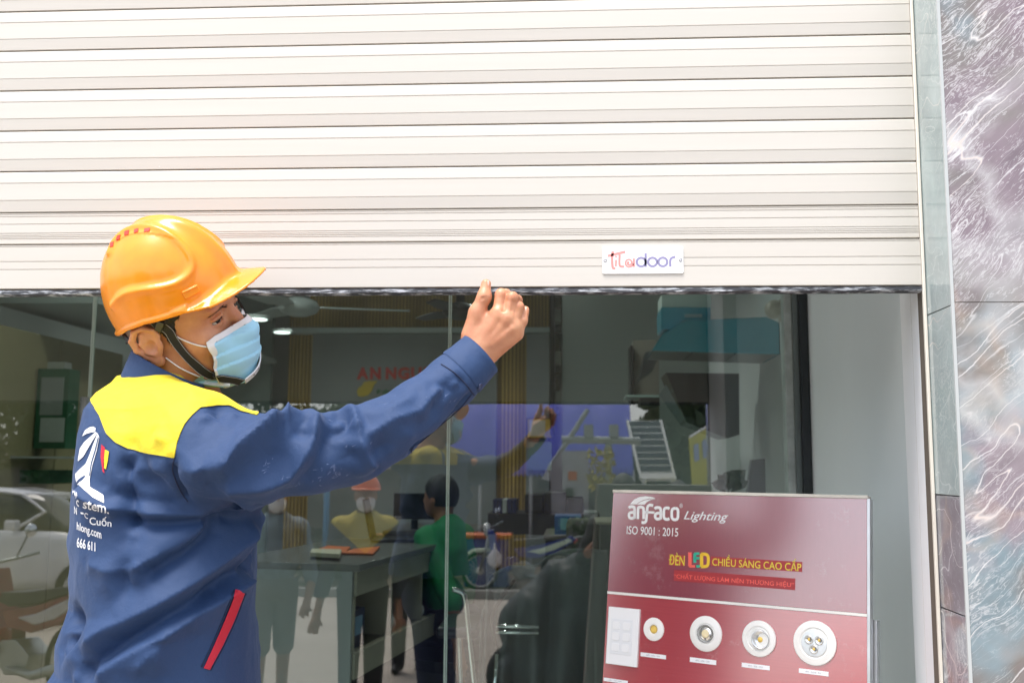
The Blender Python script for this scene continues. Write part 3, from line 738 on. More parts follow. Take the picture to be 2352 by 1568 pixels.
# switch plate
swp = empty('switch_plate', bp(*B7(240, 1210), .003), 'white six button switch plate fixed on the red board', 'switch plate')
a = B7(146, 974); b = B7(362, 1444)
pw = mat('switch_white', (.84, .84, .85), .35)
bbox_('plate', a[0], a[1], b[0], b[1], .003, .011, pw, swp, bevel=.0012)
a2 = B7(170, 1064); b2 = B7(320, 1354); bbox_('button_panel', a2[0], a2[1], b2[0], b2[1], .0112, .0122, mat('switch_inner', (.78, .79, .81), .4), swp, bevel=.0004)
for i, cx in enumerate((.26, .74)):
    for j in range(3):
        cu = a2[0] + (b2[0] - a2[0]) * cx; cv = a2[1] + (b2[1] - a2[1]) * (.19 + .31 * j); hw, hh = (b2[0] - a2[0]) * .17, (b2[1] - a2[1]) * .115
        P = rrect(cu - hw, cv - hh, cu + hw, cv + hh, hw * .45, 4)
        MB().prism([bp(u, v, .0122) for u, v in P], nn_ * .0016).obj('button', pw, swp, bevel=.0005)
# ================================================================== WORKER
worker = empty('person', (at(375, 1250, 1.72).x, 1.72, 0), 'man in orange hard hat, blue face mask and navy yellow-yoked jacket reaching for the shutter', 'person')
skin = bpy.data.materials.new('skin'); skin.use_nodes = True
def _skin():
    N = skin.node_tree.nodes; L = skin.node_tree.links; b = N['Principled BSDF']
    tc = N.new('ShaderNodeTexCoord'); n1 = N.new('ShaderNodeTexNoise'); n1.inputs['Scale'].default_value = 22; n1.inputs['Detail'].default_value = 8; n1.inputs['Roughness'].default_value = .65; L.new(tc.outputs['Object'], n1.inputs[0])
    r = N.new('ShaderNodeValToRGB'); r.color_ramp.elements[0].position = .3; r.color_ramp.elements[0].color = (.50, .20, .105, 1); r.color_ramp.elements[1].position = .7; r.color_ramp.elements[1].color = (.66, .33, .19, 1)
    L.new(n1.outputs[0], r.inputs[0]); L.new(r.outputs[0], b.inputs['Base Color'])
    n2 = N.new('ShaderNodeTexNoise'); n2.inputs['Scale'].default_value = 420; n2.inputs['Detail'].default_value = 3; L.new(tc.outputs['Object'], n2.inputs[0])
    bp_ = N.new('ShaderNodeBump'); bp_.inputs['Strength'].default_value = .25; bp_.inputs['Distance'].default_value = .001; L.new(n2.outputs[0], bp_.inputs['Height']); L.new(bp_.outputs[0], b.inputs['Normal'])
    b.inputs['Roughness'].default_value = .42; b.inputs['Subsurface Weight'].default_value = .25; b.inputs['Subsurface Radius'].default_value = (1, .35, .18); b.inputs['Subsurface Scale'].default_value = .008
_skin()
hairm = mat('black_hair', (.012, .010, .009), .45, bump=.9, bscale=240, bdist=.004, spec=.4)

# ---- head frame: built from the photographed pose
fw = ray(400, 740).normalized(); rt = fw.cross(Vector((0, 0, 1))).normalized(); upv = rt.cross(fw).normalized()
def rv(a, b, c): return (rt * a + upv * b + fw * c)
F_ = rv(.86, .135, -.495).normalized()
L_ = rv(.40, .42, .80); L_ = (L_ - F_ * L_.dot(F_)).normalized()
U_ = F_.cross(L_).normalized()
HS = 1.05                         # size of this head against the template
EAR = at(366, 788, 1.655)
HO = EAR + L_ * .084
HM = frame(HO, F_, L_, U_)
HR = np.array([[F_.x, L_.x, U_.x], [F_.y, L_.y, U_.y], [F_.z, L_.z, U_.z]])   # local -> world
def h2w(p): return np.asarray(p, float) @ HR.T * HS + np.array(HO)
def w2h(p): return (np.asarray(p, float) - np.array(HO)) @ HR / HS

def sd_head(P):
    x = P.copy(); ay = np.abs(P[:, 1]); M = np.stack([P[:, 0], ay, P[:, 2]], 1)      # mirrored copy
    d = ell(P, (-.008, 0, .052), (.100, .078, .086))
    d = smin(d, ell(P, (.034, 0, -.006), (.060, .066, .084)), .03)
    d = smin(d, ell(P, (.030, 0, -.058), (.058, .060, .048)), .03)
    d = smin(d, ell(M, (-.002, .052, -.045), (.026, .014, .034)), .025)              # jaw angle
    d = smin(d, ell(P, (.074, 0, -.090), (.022, .026, .018)), .022)
    d = smin(d, ell(M, (.060, .046, -.018), (.026, .022, .024)), .020)               # cheek
    d = smin(d, ell(P, (.058, 0, .045), (.042, .058, .045)), .02)
    d = smin(d, ell(M, (.086, .026, .034), (.012, .026, .008)), .012)                # brow
    d = smax(d, -ell(M, (.104, .034, .014), (.018, .022, .012)), .014)               # socket
    d = smin(d, chain(P, [(.088, 0, .026), (.101, 0, .004), (.114, 0, -.020)], [.0075, .0085, .0115], .01), .010)
    d = smin(d, ell(M, (.099, .013, -.024), (.012, .009, .009)), .007)
    d = smin(d, ell(P, (.088, 0, -.052), (.016, .026, .012)), .012)                  # lips under the mask
    # eyeball hollow and lids
    d = smin(d, np.sqrt(((M - np.array((.0775, .032, .011), np.float32)) ** 2).sum(1)) - .0148, .004)
    slit = np.maximum(np.abs(M[:, 2] - .0115 + (M[:, 1] - .032) ** 2 * 9) - .0030, np.abs(M[:, 1] - .032) - .0135)
    d = smax(d, -np.maximum(slit, np.maximum(.080 - M[:, 0], M[:, 0] - .105)), .0015)
    d = smin(d, chain(M, [(.088, .019, .0195), (.0935, .032, .0210), (.0855, .047, .0165)], [.0022, .0028, .002], .003), .004)   # upper lid fold
    # neck
    d = smin(d, chain(P, [(-.022, 0, -.02), (-.03, -.004, -.10), (-.062, -.010, -.17)], [.056, .056, .064], .02), .022)
    d = smin(d, chain(P, [(-.005, -.045, -.05), (.02, -.02, -.12), (.018, .0, -.15)], [.016, .014, .016], .02), .02)
    # ears
    A = M.copy(); A[:, 0] += (ay - .074) * .55                                    # swung outwards at the back
    e = ell(A, (-.012, .081, .000), (.020, .0045, .031))
    rim = chain(A, [(.004, .079, .012), (.002, .083, .024), (-.010, .088, .031), (-.022, .090, .027), (-.030, .091, .012), (-.029, .089, -.006), (-.020, .085, -.020), (-.010, .081, -.030)],
                [.003, .0035, .0042, .0045, .0045, .0042, .0040, .0052], .002)
    lobe = ell(A, (-.008, .080, -.031), (.0095, .0055, .0105))
    anti = chain(A, [(-.018, .084, .018), (-.0195, .0865, .004), (-.014, .086, -.012), (-.006, .084, -.018)], [.0028, .0034, .0034, .003], .003)
    trag = ell(A, (.003, .081, -.004), (.0045, .004, .007))
    e = smin(smin(e, rim, .004), smin(anti, smin(lobe, trag, .004), .004), .004)
    e = smax(e, -ell(A, (-.006, .089, -.003), (.009, .010, .0125)), .002)
    e = smax(e, -chain(A, [(-.004, .090, .016), (-.016, .0945, .020), (-.0245, .0955, .006)], [.0035, .0040, .003], .003), .002)
    d = smin(d, e, .006)
    return d
HV, HF = nets(sd_head, (-.135, -.108, -.21), (.14, .108, .15), .0021)
HVw = h2w(HV)

# ---- hand ---------------------------------------------------------------
z2 = cz(1080, 660, 5.2267)
def hp(x, y, Y): return tuple(at(*z2(x, y), Y))
HY = 1.800
def sd_hand(P):
    W = hp(560, 1215, HY + .01); W0 = hp(430, 1420, HY + .0)
    d = cap(P, W0, W, .029, .0285)
    # palm: metacarpals side by side
    d = smin(d, cap(P, hp(520, 1080, HY + .004), hp(860, 640, HY - .006), .0215, .0135), .016)
    d = smin(d, cap(P, hp(600, 1110, HY + .006), hp(985, 700, HY - .008), .022, .0130), .012)
    d = smin(d, cap(P, hp(670, 1130, HY + .008), hp(1070, 800, HY - .002), .0215, .0125), .012)
    d = smin(d, cap(P, hp(705, 1150, HY + .012), hp(1105, 915, HY + .008), .0205, .0125), .022)
    d = smin(d, cap(P, hp(560, 1000, HY + .022), hp(840, 820, HY + .022), .018, .018), .02)          # ball of the palm
    # fingers bent away at the middle knuckles
    def fing(pts, rs, k=.004): return chain(P, [hp(*p) for p in pts], rs, k)
    f1 = fing([(870, 640, HY - .006), (905, 400, HY - .004), (960, 395, HY + .026), (1010, 520, HY + .040)], [.0122, .0112, .0100, .0085])
    f2 = fing([(985, 700, HY - .008), (1050, 440, HY - .010), (1110, 470, HY + .022), (1120, 620, HY + .038)], [.0118, .0108, .0098, .0085])
    f3 = fing([(1065, 800, HY - .002), (1130, 560, HY - .004), (1165, 600, HY + .024), (1150, 740, HY + .038)], [.0112, .0100, .0092, .008])
    f4 = fing([(1105, 915, HY + .008), (1185, 740, HY + .004), (1222, 600, HY + .012)], [.0102, .0090, .0072])
    for f in (f1, f2, f3, f4): d = smin(d, f, .0028)
    # knuckle bumps
    for c, r in ((hp(868, 640, HY - .012), .011), (hp(985, 705, HY - .014), .0115), (hp(1068, 805, HY - .008), .010)): d = smin(d, ell(P, c, (r, r * .82, r)), .009)
    # thumb with its own root
    th = chain(P, [hp(530, 930, HY + .004), hp(590, 640, HY - .002), hp(682, 430, HY - .006), hp(706, 262, HY - .002)], [.021, .0150, .0122, .0092], .008)
    d = smin(d, th, .007)
    for a_, b_ in (((930, 610), (955, 470)), ((1048, 600), (1078, 500)), ((1112, 720), (1142, 640))):
        d = smax(d, -cap(P, hp(*a_, HY - .020), hp(*b_, HY - .021), .0022, .0030), .004)
    for a_, b_ in (((640, 440), (725, 425)), ((868, 395), (945, 400)), ((640, 462), (722, 450))):
        d = smax(d, -cap(P, hp(*a_, HY - .0196), hp(*b_, HY - .0196), .0008), .0025)
    d = smin(d, cap(P, hp(620, 720, HY), hp(800, 720, HY + .006), .012, .010), .012)                 # web
    # tendons
    for a, b in (((640, 1040), (850, 700)), ((720, 1060), (965, 760)), ((800, 1060), (1045, 850))):
        d = smin(d, cap(P, hp(*a, HY - .0115), hp(*b, HY - .0155), .0030, .0028), .010)
    return d
c0 = np.array(hp(800, 750, HY))
DV, DF = nets(sd_hand, c0 - (.105, .06, .13), c0 + (.09, .07, .105), .0016)
# skin joining head and hand beneath the clothes: one continuous body
bm_V = [HVw]; bm_F = [tri(HF)]; off = len(HVw)
core = MB(); SH = at(470, 1010, 1.60)
core.tube([h2w((-.05, 0, -.15)), at(420, 960, 1.66), SH, at(820, 1040, 1.61), at(1000, 905, 1.70), hp(480, 1300, HY)], [.05, .05, .045, .035, .03, .028], 12)
for VV, FF in ((DV, tri(DF)),): bm_V.append(VV); bm_F.append(FF + off); off += len(VV)
cv = np.array([tuple(v) for v in core.V]); cf = []
for f in core.F:
    for a in range(1, len(f) - 1): cf.append((f[0], f[a], f[a + 1]))
bm_V.append(cv); bm_F.append(np.array(cf) + off)
body = obj('body', np.concatenate(bm_V), np.concatenate(bm_F), skin, worker, smooth=True)

# eyes
eyew = mat('eye_white', (.42, .39, .37), .15); iris = mat('dark_iris', (.016, .010, .007), .1)
for s in (1, -1):
    c = h2w((.0775, .032 * s, .011)); g_ = (Vector(h2w((.60, -.22, .10))) - HO).normalized()
    M = frame(c, *(lambda z: (z.orthogonal(), z.cross(z.orthogonal()), z))(g_))
    prof = [(.0132 * math.sin(t), .0132 * math.cos(t)) for t in np.linspace(math.pi * .97, .03, 14)]
    e = MB().lathe(prof, M, 24).obj('eye', eyew, worker, smooth=True)
    MB().lathe([(.0132 * math.sin(t) * 1.01, .0134 * math.cos(t)) for t in np.linspace(.46, .01, 5)], M, 20).obj('iris', iris, e, smooth=True)
    lash = []
    for yy_ in np.linspace(.0190, .0452, 9):
        zz_ = .0115 + .0030 - (yy_ - .032) ** 2 * 9; xx_ = .0775 + math.sqrt(max(1e-6, .0153 ** 2 - (yy_ - .032) ** 2 - (zz_ - .011) ** 2)); lash.append(h2w((xx_, yy_ * s, zz_)))
    MB().tube(lash, [.0003] + [.0008] * 7 + [.0003], 6).obj('eyelash', hairm, worker, smooth=True)
    # brow hair
    P3 = [(.0955, .012, .0300), (.0975, .024, .0335), (.0935, .038, .0330), (.0830, .050, .0270)]
    V = []; F = []
    T_ = bvh(HV, tri(HF)); rb = np.random.RandomState(5 + s)
    mbw = MB(); sp_ = spline([(a, b * s, c2) for a, b, c2 in P3], 12)
    for i in range(150):
        t = rb.uniform(0, len(sp_) - 1.01); k0 = int(t); p = sp_[k0] * (1 - t % 1) + sp_[k0 + 1] * (t % 1)
        p = p + np.array((0, 0, rb.uniform(-.0028, .0028) * (1 - .6 * t / len(sp_))))
        n0 = T_.find_nearest(Vector(p)); a = n0[0] + n0[1] * .0002; dr = Vector((-.3, .9 * s, .35 - t / len(sp_) * .6)).normalized()
        dr = (dr - n0[1] * dr.dot(n0[1]) * .8).normalized(); sd_ = dr.cross(n0[1]) * .00035
        w_ = lambda v: Vector(h2w(v)); e0 = a + dr * .006 + n0[1] * .0008
        mbw.add([w_(a - sd_), w_(a + sd_), w_(e0)], [(0, 1, 2)])
    mbw.obj('eyebrow', hairm, worker)
# thumb and little finger nails
nailm = mat('finger_nail', (.72, .44, .36), .25)
TD = bvh(DV, tri(DF))
for (x, y), (ux, uy), L1, W1 in (((738, 250), (.12, -1), .0052, .0036), ((1228, 585), (.25, -1), .0046, .0032)):
    h_ = hit(TD, *z2(x, y))
    if not h_: continue
    p, n = h_; ax = Vector(hp(x + ux * 100, y + uy * 100, HY)) - Vector(hp(x, y, HY)); ax = (ax - n * ax.dot(n)).normalized(); sx = ax.cross(n)
    V = []; F = []
    for i in range(7):
        for j in range(7):
            a = (i / 6 - .5) * 2; b = (j / 6 - .5) * 2; wd = W1 * math.sqrt(max(.12, 1 - abs(a) ** 4 * .8))
            V.append(p + ax * a * L1 + sx * b * wd + n * (.0006 - .0022 * b * b - .0006 * a * a))
    for i in range(6):
        for j in range(6): F.append((i * 7 + j, i * 7 + j + 1, i * 7 + 8 + j, i * 7 + 7 + j))
    obj('finger_nail', V, F, nailm, worker, smooth=True)

# ---- hair: the part of the head grown out by a few millimetres ------------
hn_ = vnormals(HV, HF); hx, hy, hz = HV.T
line = [(-.16, -.075), (-.062, -.078), (-.048, -.05), (-.030, -.030), (-.034, .022), (-.012, .040), (.006, .030), (.010, -.004), (.018, -.010), (.026, .006), (.034, .030), (.050, .050), (.070, .062), (.09, .2), (-.16, .2)]
hf = polysd(np.stack([hx, hz], 1), line)
hf = hf + noise3(HV, 260, 4) * .0022
earzone = (np.abs(hy) > .077) & (hx > -.045) & (hx < .012) & (hz < .036)
hf[earzone] = .02
CV, CF, used = clip(HV, HF, hf)
cn = vnormals(CV, CF); sdl = polysd(np.stack([CV[:, 0], CV[:, 2]], 1), line)
th_ = np.clip(-sdl * .35, .0004, .005) + np.abs(noise3(CV * np.array((1, 1, .4)), 300, 2)) * .0012
SV, SF = shell(CV, CF, cn, th_, -.001)
obj('hair', h2w(SV), SF, hairm, worker, smooth=True)
# short stray hairs at the edge of the hairline
mbh = MB(); rb = np.random.RandomState(11); ed = np.where(np.abs(sdl) < .007)[0]
for i in rb.choice(ed, 1300):
    p = Vector(CV[i]); n = Vector(cn[i]); dr = Vector((rb.normal() * .25 - .25, 0, -1 + rb.normal() * .25)); dr = (dr - n * dr.dot(n) * .9).normalized(); sd_ = dr.cross(n).normalized() * .00028
    L1 = rb.uniform(.003, .008); p = p + n * .0004; e0 = p + dr * L1 + n * .0007
    w_ = lambda v: Vector(h2w(v)); mbh.add([w_(p - sd_), w_(p + sd_), w_(e0)], [(0, 1, 2)])
mbh.obj('stray_hair', hairm, worker, kind='stuff')

# ---- helmet ----------------------------------------------------------------
hel_pitch = R(-8)
HCO = Vector(h2w((.002, 0, .052)))
fx = (F_ * math.cos(hel_pitch) + U_ * math.sin(-hel_pitch)); fx = (Matrix.Rotation(hel_pitch, 3, L_) @ F_); fu = (Matrix.Rotation(hel_pitch, 3, L_) @ U_)
KR = np.array([[fx.x, L_.x, fu.x], [fx.y, L_.y, fu.y], [fx.z, L_.z, fu.z]])
def k2w(p): return np.asarray(p, float) @ KR.T + np.array(HCO)
def w2k(p): return (np.asarray(p, float) - np.array(HCO)) @ KR
def sd_dome(P, g=0.0):
    up = ell(P, (.009, 0, .000), (.116 + g, .108 + g, .135 + g))
    bk = ell(P, (-.012, 0, .012), (.092 + g, .100 + g, .117 + g))
    return smin(up, bk, .03)
def rimz(P):
    """height of the lower edge: deeper at the nape, rising over the ears"""
    x = P[:, 0]; return np.interp(x, [-.16, -.108, -.078, -.04, .0, .05, .10, .2], [-.032, -.031, -.024, -.011, -.006, -.008, -.002, .006])
def sd_helmet(P):
    rz = rimz(P)
    sh = smax(sd_dome(P), -sd_dome(P, -.0045), .001)
    sh = smax(sh, rz - P[:, 2], .0015)
    # brim: plate growing forwards from the dome, drooping a little
    x, y, z = P.T; r = np.sqrt((x / .178) ** 2 + (y / .112) ** 2)
    prof = np.sqrt(((x - .004) / (.172)) ** 2 + (np.abs(y) / .108) ** 2.3)
    bz = .004 + .012 * np.clip((x - .1) / .07, 0, 1) * 0 - .010 * (np.abs(y) / .1) ** 2 * np.clip(x / .1, 0, 1) + .010
    bz = .010 - .16 * np.clip(x - .10, 0, 1) - 2.9 * y * y * np.clip((x - .01) / .1, 0, 1)
    plate = np.maximum(np.abs(z - bz) - .0022, (prof - 1.0) * .10)
    plate = smax(plate, .035 - x + np.abs(y) * .15, .01)
    plate = smax(plate, -sd_dome(P, -.0045), .002)
    d = smin(sh, plate, .010)
    # rolled lip along the rear and side edge
    g = np.abs(sd_dome(P, .002)); lip = np.sqrt(g * g + (z - rz - .003) ** 2) - .0038
    lip = np.where(x > .075, .05, lip)
    d = smin(d, lip, .005)
    # raised spine from the crown to the brim and side bosses
    sp = ell(P, (.03, 0, .0), (.105, .030, .1365)); d2 = smax(sp, -sd_dome(P, -.004), .002); d2 = smax(d2, rz - z, .002)
    d = smin(d, d2, .012)
    A = np.stack([x, np.abs(y), z], 1)
    return d
kc = .003
KV, KF = nets(sd_helmet, (-.15, -.13, -.075), (.195, .13, .165), .0024)
KVw = k2w(KV)
KT0 = bvh(KVw, tri(KF))
z1c = cz(220, 500, 1508 / 500)
def kpt(x, y):
    h_ = hit(KT0, *z1c(x, y)); return None if h_ is None else w2k(h_[0])
def kline(pts):
    out = [kpt(*p) for p in pts]; return [np.array(o) for o in out if o is not None]
rA = kline([(160, 400), (195, 320), (260, 250), (340, 210), (430, 200), (520, 215), (610, 260), (690, 325), (745, 390), (780, 460), (780, 520), (745, 575), (680, 620), (600, 650), (500, 668), (400, 680), (300, 700), (230, 740), (185, 800)])
kn = vnormals(KV, KF)
KS = np.stack([KV[:, 0], np.abs(KV[:, 1]), KV[:, 2]], 1)
rAm = [np.array((p[0], abs(p[1]), p[2])) for p in spline(rA, 5)]
dA = pline_dist(KS, rAm)
outer = (np.einsum('ij,ij->i', kn, KV - np.array((0, 0, .0))) > 0)
insd = polysd(KS[:, [0, 2]], [p[[0, 2]] for p in rAm])
disp = .0052 * np.exp(-(dA / .0065) ** 2) - .0030 * (1 / (1 + np.exp(np.clip((insd + .004) / .003, -30, 30)))) * (np.abs(KV[:, 1]) > .04)
disp *= outer
KV2 = KV + kn * disp[:, None]
orange = mat('orange_helmet_plastic', (.86, .275, .011), .22, spec=.45, coat=.2, bump=.06, bscale=25, bdist=.002, var=.05, vscale=40)
orange_d = mat('orange_rim_plastic', (.80, .17, .01), .25)
helmet = obj('helmet', k2w(KV2), KF, orange, worker, smooth=True, label='glossy orange vented hard hat')
KT = bvh(k2w(KV2), tri(KF))
redv = mat('red_vent', (.62, .03, .01), .5)
for (x0, y0), (x1, y1), w_ in (((178, 352), (182, 318), 24), ((226, 300), (234, 266), 26), ((292, 262), (294, 230), 32), ((364, 243), (366, 216), 30), ((444, 240), (448, 214), 42)):
    a = hit(KT, *z1c(x0, y0)); b = hit(KT, *z1c(x1, y1)); c1 = hit(KT, *z1c(x0 - w_ / 2, (y0 + y1) / 2 + 4)); c2 = hit(KT, *z1c(x0 + w_ / 2, (y0 + y1) / 2 - 4))
    if not (a and b and c1 and c2): continue
    n = a[1]; u = (c2[0] - c1[0]); v = b[0] - a[0]; c = (c1[0] + c2[0] + a[0] + b[0]) / 4
    P = [c + (u * i + v * j) * .5 for i, j in ((-1, -1), (1, -1), (1, 1), (-1, 1))]
    MB().prism([p - n * .003 for p in P], n * .0042).obj('vent_slot', redv, helmet)
# boss for ear muffs and brow clip
def boss(pts, m, h=.004, name='side_clip'):
    hs = [hit(KT, *z1c(*p)) for p in pts]
    if any(q is None for q in hs): return
    n = sum((q[1] for q in hs), Vector()).normalized()
    MB().prism([q[0] - n * .002 for q in hs], n * (h + .002)).obj(name, m, helmet, bevel=.0015)
boss([(700, 690), (820, 632), (850, 690), (735, 752)], orange, .0035)
boss([(705, 694), (818, 640), (824, 652), (712, 706)], orange, .0055, 'clip_bar')
boss([(1100, 450), (1128, 438), (1150, 475), (1128, 490)], orange, .006, 'brow_clip')
# ---- face mask ---------------------------------------------------------------
def sd_mask(P):
    M = np.stack([P[:, 0], np.abs(P[:, 1]), P[:, 2]], 1)
    d = ell(P, (.040, 0, -.054), (.074, .066, .064))
    d = smin(d, chain(P, [(.095, 0, -.008), (.106, 0, -.026), (.100, 0, -.060), (.086, 0, -.096)], [.010, .014, .014, .012], .02), .030)
    d = smin(d, sd_head(P) - .0035, .018)
    return d
QV, QF = nets(sd_mask, (-.05, -.09, -.14), (.15, .09, .05), .0025)
QT = bvh(h2w(QV), tri(QF))
def qloc(x, y):
    h_ = hit(QT, *z1c(x, y)); return None if h_ is None else tuple(w2h(h_[0])[[0, 2]])
lf = [qloc(*p) for p in ((1195, 872), (1120, 925), (1040, 975), (960, 1020), (890, 1075), (905, 1120), (935, 1165), (950, 1215), (945, 1260), (955, 1290))]
lf = [p for p in lf if p]; print('MASK', lf)
side = [(.17, lf[0][1] + .004)] + lf + [(.058, -.122), (.12, -.13), (.17, -.06)]
qf = polysd(QV[:, [0, 2]], side)
qn_full = vnormals(QV, QF)
ple = np.zeros(len(QV))
for zc in (-.028, -.050, -.072):
    t_ = (QV[:, 2] - zc - .10 * (QV[:, 0] - .08) * 0) / .010; ple += np.where((t_ > -1) & (t_ < 1), (t_ + 1) * .5, 0) * .0026
QVd = QV + qn_full * (ple + noise3(QV, 90, 3) * .0012)[:, None]
MV, MF, _ = clip(QVd, QF, qf)
mn = vnormals(MV, MF)
bluem = mat('blue_mask_fabric', rgb(166, 218, 243), .75, bump=.2, bscale=500, bdist=.0006); whm = mat('white_mask_edge', (.80, .80, .83), .8)
SV, SF = shell(MV, MF, mn, .0012, -.0006)
mask = obj('face_mask', h2w(SV), SF, bluem, worker, smooth=True, label='light blue pleated surgical mask')
# white border bands
msd = polysd(MV[:, [0, 2]], side)
band = msd + .0048 + .0052 / (1 + np.exp(-np.clip((MV[:, 2] + .034) / .003, -30, 30)))      # wider along the nose
BV, BF, _ = clip(MV, MF, -(band)); bn = vnormals(BV, BF)
SV, SF = shell(BV, BF, bn, .0020, .0011)
obj('mask_border', h2w(SV), SF, whm, mask, smooth=True)
TH = bvh(HVw, tri(HF)); TM = bvh(h2w(MV), MF); 
def onface(px, py, off=.002):
    a = hit(TH, px, py, off); b = hit(TM, px, py, off)
    if a and b: return min((a, b), key=lambda q: (q[0] - CAM).length)
    return a or b
def path_on(pts, off, n=8, surf=onface, smooth=2):
    P = [surf(*p, off) for p in spline(pts, n)]; P = [p for p in P if p]
    pos = [np.array(p[0]) for p in P]; nr = [np.array(p[1]) for p in P]
    for _ in range(smooth):
        pos = [pos[0]] + [(pos[i - 1] + 2 * pos[i] + pos[i + 1]) / 4 for i in range(1, len(pos) - 1)] + [pos[-1]]
        nr = [nr[0]] + [(nr[i - 1] + 2 * nr[i] + nr[i + 1]) / 4 for i in range(1, len(nr) - 1)] + [nr[-1]]
    return pos, nr
def zz(pts): return [z1c(*p) for p in pts]
elas = mat('white_elastic', (.82, .82, .82), .8)
for pts in ([(895, 1104), (830, 1092), (760, 1068), (690, 1035), (640, 1005), (560, 965), (520, 950)], [(845, 1325), (780, 1300), (700, 1262), (640, 1222), (590, 1185)]):
    pos, nr = path_on(zz(pts), .0022, smooth=4)
    MB().tube(pos, .0013, 8).obj('ear_loop', elas, mask, smooth=True)
# loops on the far side, mirrored in the head frame
for a, b in (((.054, .064, -.004), (-.004, .080, .012)), ((.052, .060, -.095), (-.012, .078, -.026))):
    MB().tube([h2w(a), h2w(((a[0] + b[0]) / 2, .078, (a[2] + b[2]) / 2)), h2w(b)], .0013, 8).obj('ear_loop', elas, mask, smooth=True)
# folded lower corner of the mask under the jaw
cr = [z1c(*p) for p in ((793, 1368), (860, 1318), (960, 1330), (1085, 1362), (1075, 1392), (1010, 1412), (900, 1408), (830, 1382))]
pts = []
for p in cr:
    h_ = onface(*p, .003); pts.append(h_)
good = [h_ for h_ in pts if h_]
base_y = sum(h_[0].y for h_ in good) / max(1, len(good)) if good else 1.62
poly = [at(*p, (h_[0].y if h_ else base_y)) for p, h_ in zip(cr, pts)]
MB().prism(poly, Vector((0, .003, 0))).obj('folded_corner', mat('mask_fold_blue', rgb(165, 214, 228), .8), mask)
for k in range(3):
    a = z1c(815 + 8 * k, 1350 + k * 12); b = z1c(1070, 1385 + k * 7); m_ = z1c(940, 1378 + k * 9)
    MB().tube([at(*q_, base_y - .004) for q_ in (a, m_, b)], .0008, 6).obj('mask_pleat', whm, mask)

# ---- chin strap ----------------------------------------------------------------
strapm = mat('black_webbing', (.022, .022, .022), .8, bump=.6, bscale=500, bdist=.0008); stitch = mat('grey_stitching', (.42, .42, .42), .8)
sp1 = [(492, 830), (498, 880), (520, 925), (575, 950), (620, 985), (650, 1040), (700, 1110), (760, 1180), (820, 1240), (880, 1290), (950, 1322), (1030, 1340), (1100, 1348), (1150, 1362)]
def strap(pts, wd, name='chin_strap', off=.0032):
    pos, nr = path_on(zz(pts), off, smooth=5)
    V, F = ribbon(pos, nr, wd, .0014); o = obj(name, V, F, strapm, helmet, smooth=False)
    for s in (-1, 1):
        tp = []
        for i in range(len(pos)):
            t = Vector(pos[min(i + 1, len(pos) - 1)]) - Vector(pos[max(i - 1, 0)]); b = t.normalized().cross(Vector(nr[i]).normalized()); tp.append(Vector(pos[i]) + b * s * wd * .46 + Vector(nr[i]) * .0015)
        MB().tube(tp, .00045, 5).obj('stitching', stitch, o)
    return o
strap(sp1, .0175)
# far strap: along the silhouette of the face on the other side
far = [(.068, .060, .050), (.082, .056, .020), (.088, .058, -.010), (.084, .058, -.045), (.080, .046, -.085), (.082, .022, -.112), (.080, .0, -.118)]
pos = spline([h2w(p) for p in far], 6); nr = [h2w(np.array(p) + 0) - h2w((.03, 0, -.04)) for p in spline(far, 6)]
V, F = ribbon(pos, nr, .014, .0014); obj('chin_strap', V, F, strapm, helmet)
# chin cup
ccp = spline([h2w(p) for p in [(.100, -.030, -.104), (.112, -.012, -.098), (.116, .006, -.090), (.110, .030, -.078)]], 6)
ccn = [np.array(p) - h2w((.06, 0, -.06)) for p in ccp]
V, F = ribbon(ccp, ccn, .017, .0025); cup = obj('chin_cup', V, F, mat('white_plastic', (.78, .78, .80), .35), helmet, bevel=.001)
for k in (5, 9, 13):
    if k < len(ccp):
        n = Vector(ccn[k]).normalized(); M = frame(Vector(ccp[k]) + n * .0026, n.orthogonal(), n.cross(n.orthogonal()), n)
        MB().lathe([(.0018, -.0003), (.0018, .0004), (.0003, .0004)], M, 10).obj('cup_hole', mat('dark_hole', (.03, .03, .04), .6), cup)
# buckle and orange hook
def facebox(x0, y0, x1, y1, wd, th, m, name, par=helmet):
    a = onface(*z1c(x0, y0), .004) or hit(KT, *z1c(x0, y0), .002); b = onface(*z1c(x1, y1), .004) or hit(KT, *z1c(x1, y1), .002)
    if not (a and b): return
    n = (a[1] + b[1]).normalized(); t = (b[0] - a[0]).normalized(); s = t.cross(n).normalized()
    P = [a[0] - s * wd / 2, b[0] - s * wd / 2, b[0] + s * wd / 2, a[0] + s * wd / 2]
    return MB().prism(P, n * th).obj(name, m, par, bevel=.0008)
facebox(496, 874, 500, 902, .024, .005, mat('black_plastic', (.03, .03, .032), .3), 'buckle')
facebox(525, 925, 575, 948, .021, .005, MATS['black_plastic'], 'buckle')
facebox(440, 838, 570, 842, .010, .008, orange_d, 'strap_hook')
# white harness tab and black adjuster at the nape
def slab(pts, Y, th, m, name):
    MB().prism([at(*z1c(*p), Y) for p in pts], Vector((0, th, 0))).obj(name, m, helmet, bevel=.0008)
slab([(250, 850), (420, 815), (345, 858), (322, 900), (335, 1040), (318, 1072), (240, 945), (262, 905)], 1.655, .003, MATS['white_plastic'], 'harness_tab')
slab([(214, 966), (238, 948), (322, 1068), (346, 1088), (322, 1098), (300, 1082)], 1.652, .004, MATS['black_plastic'], 'nape_strap')
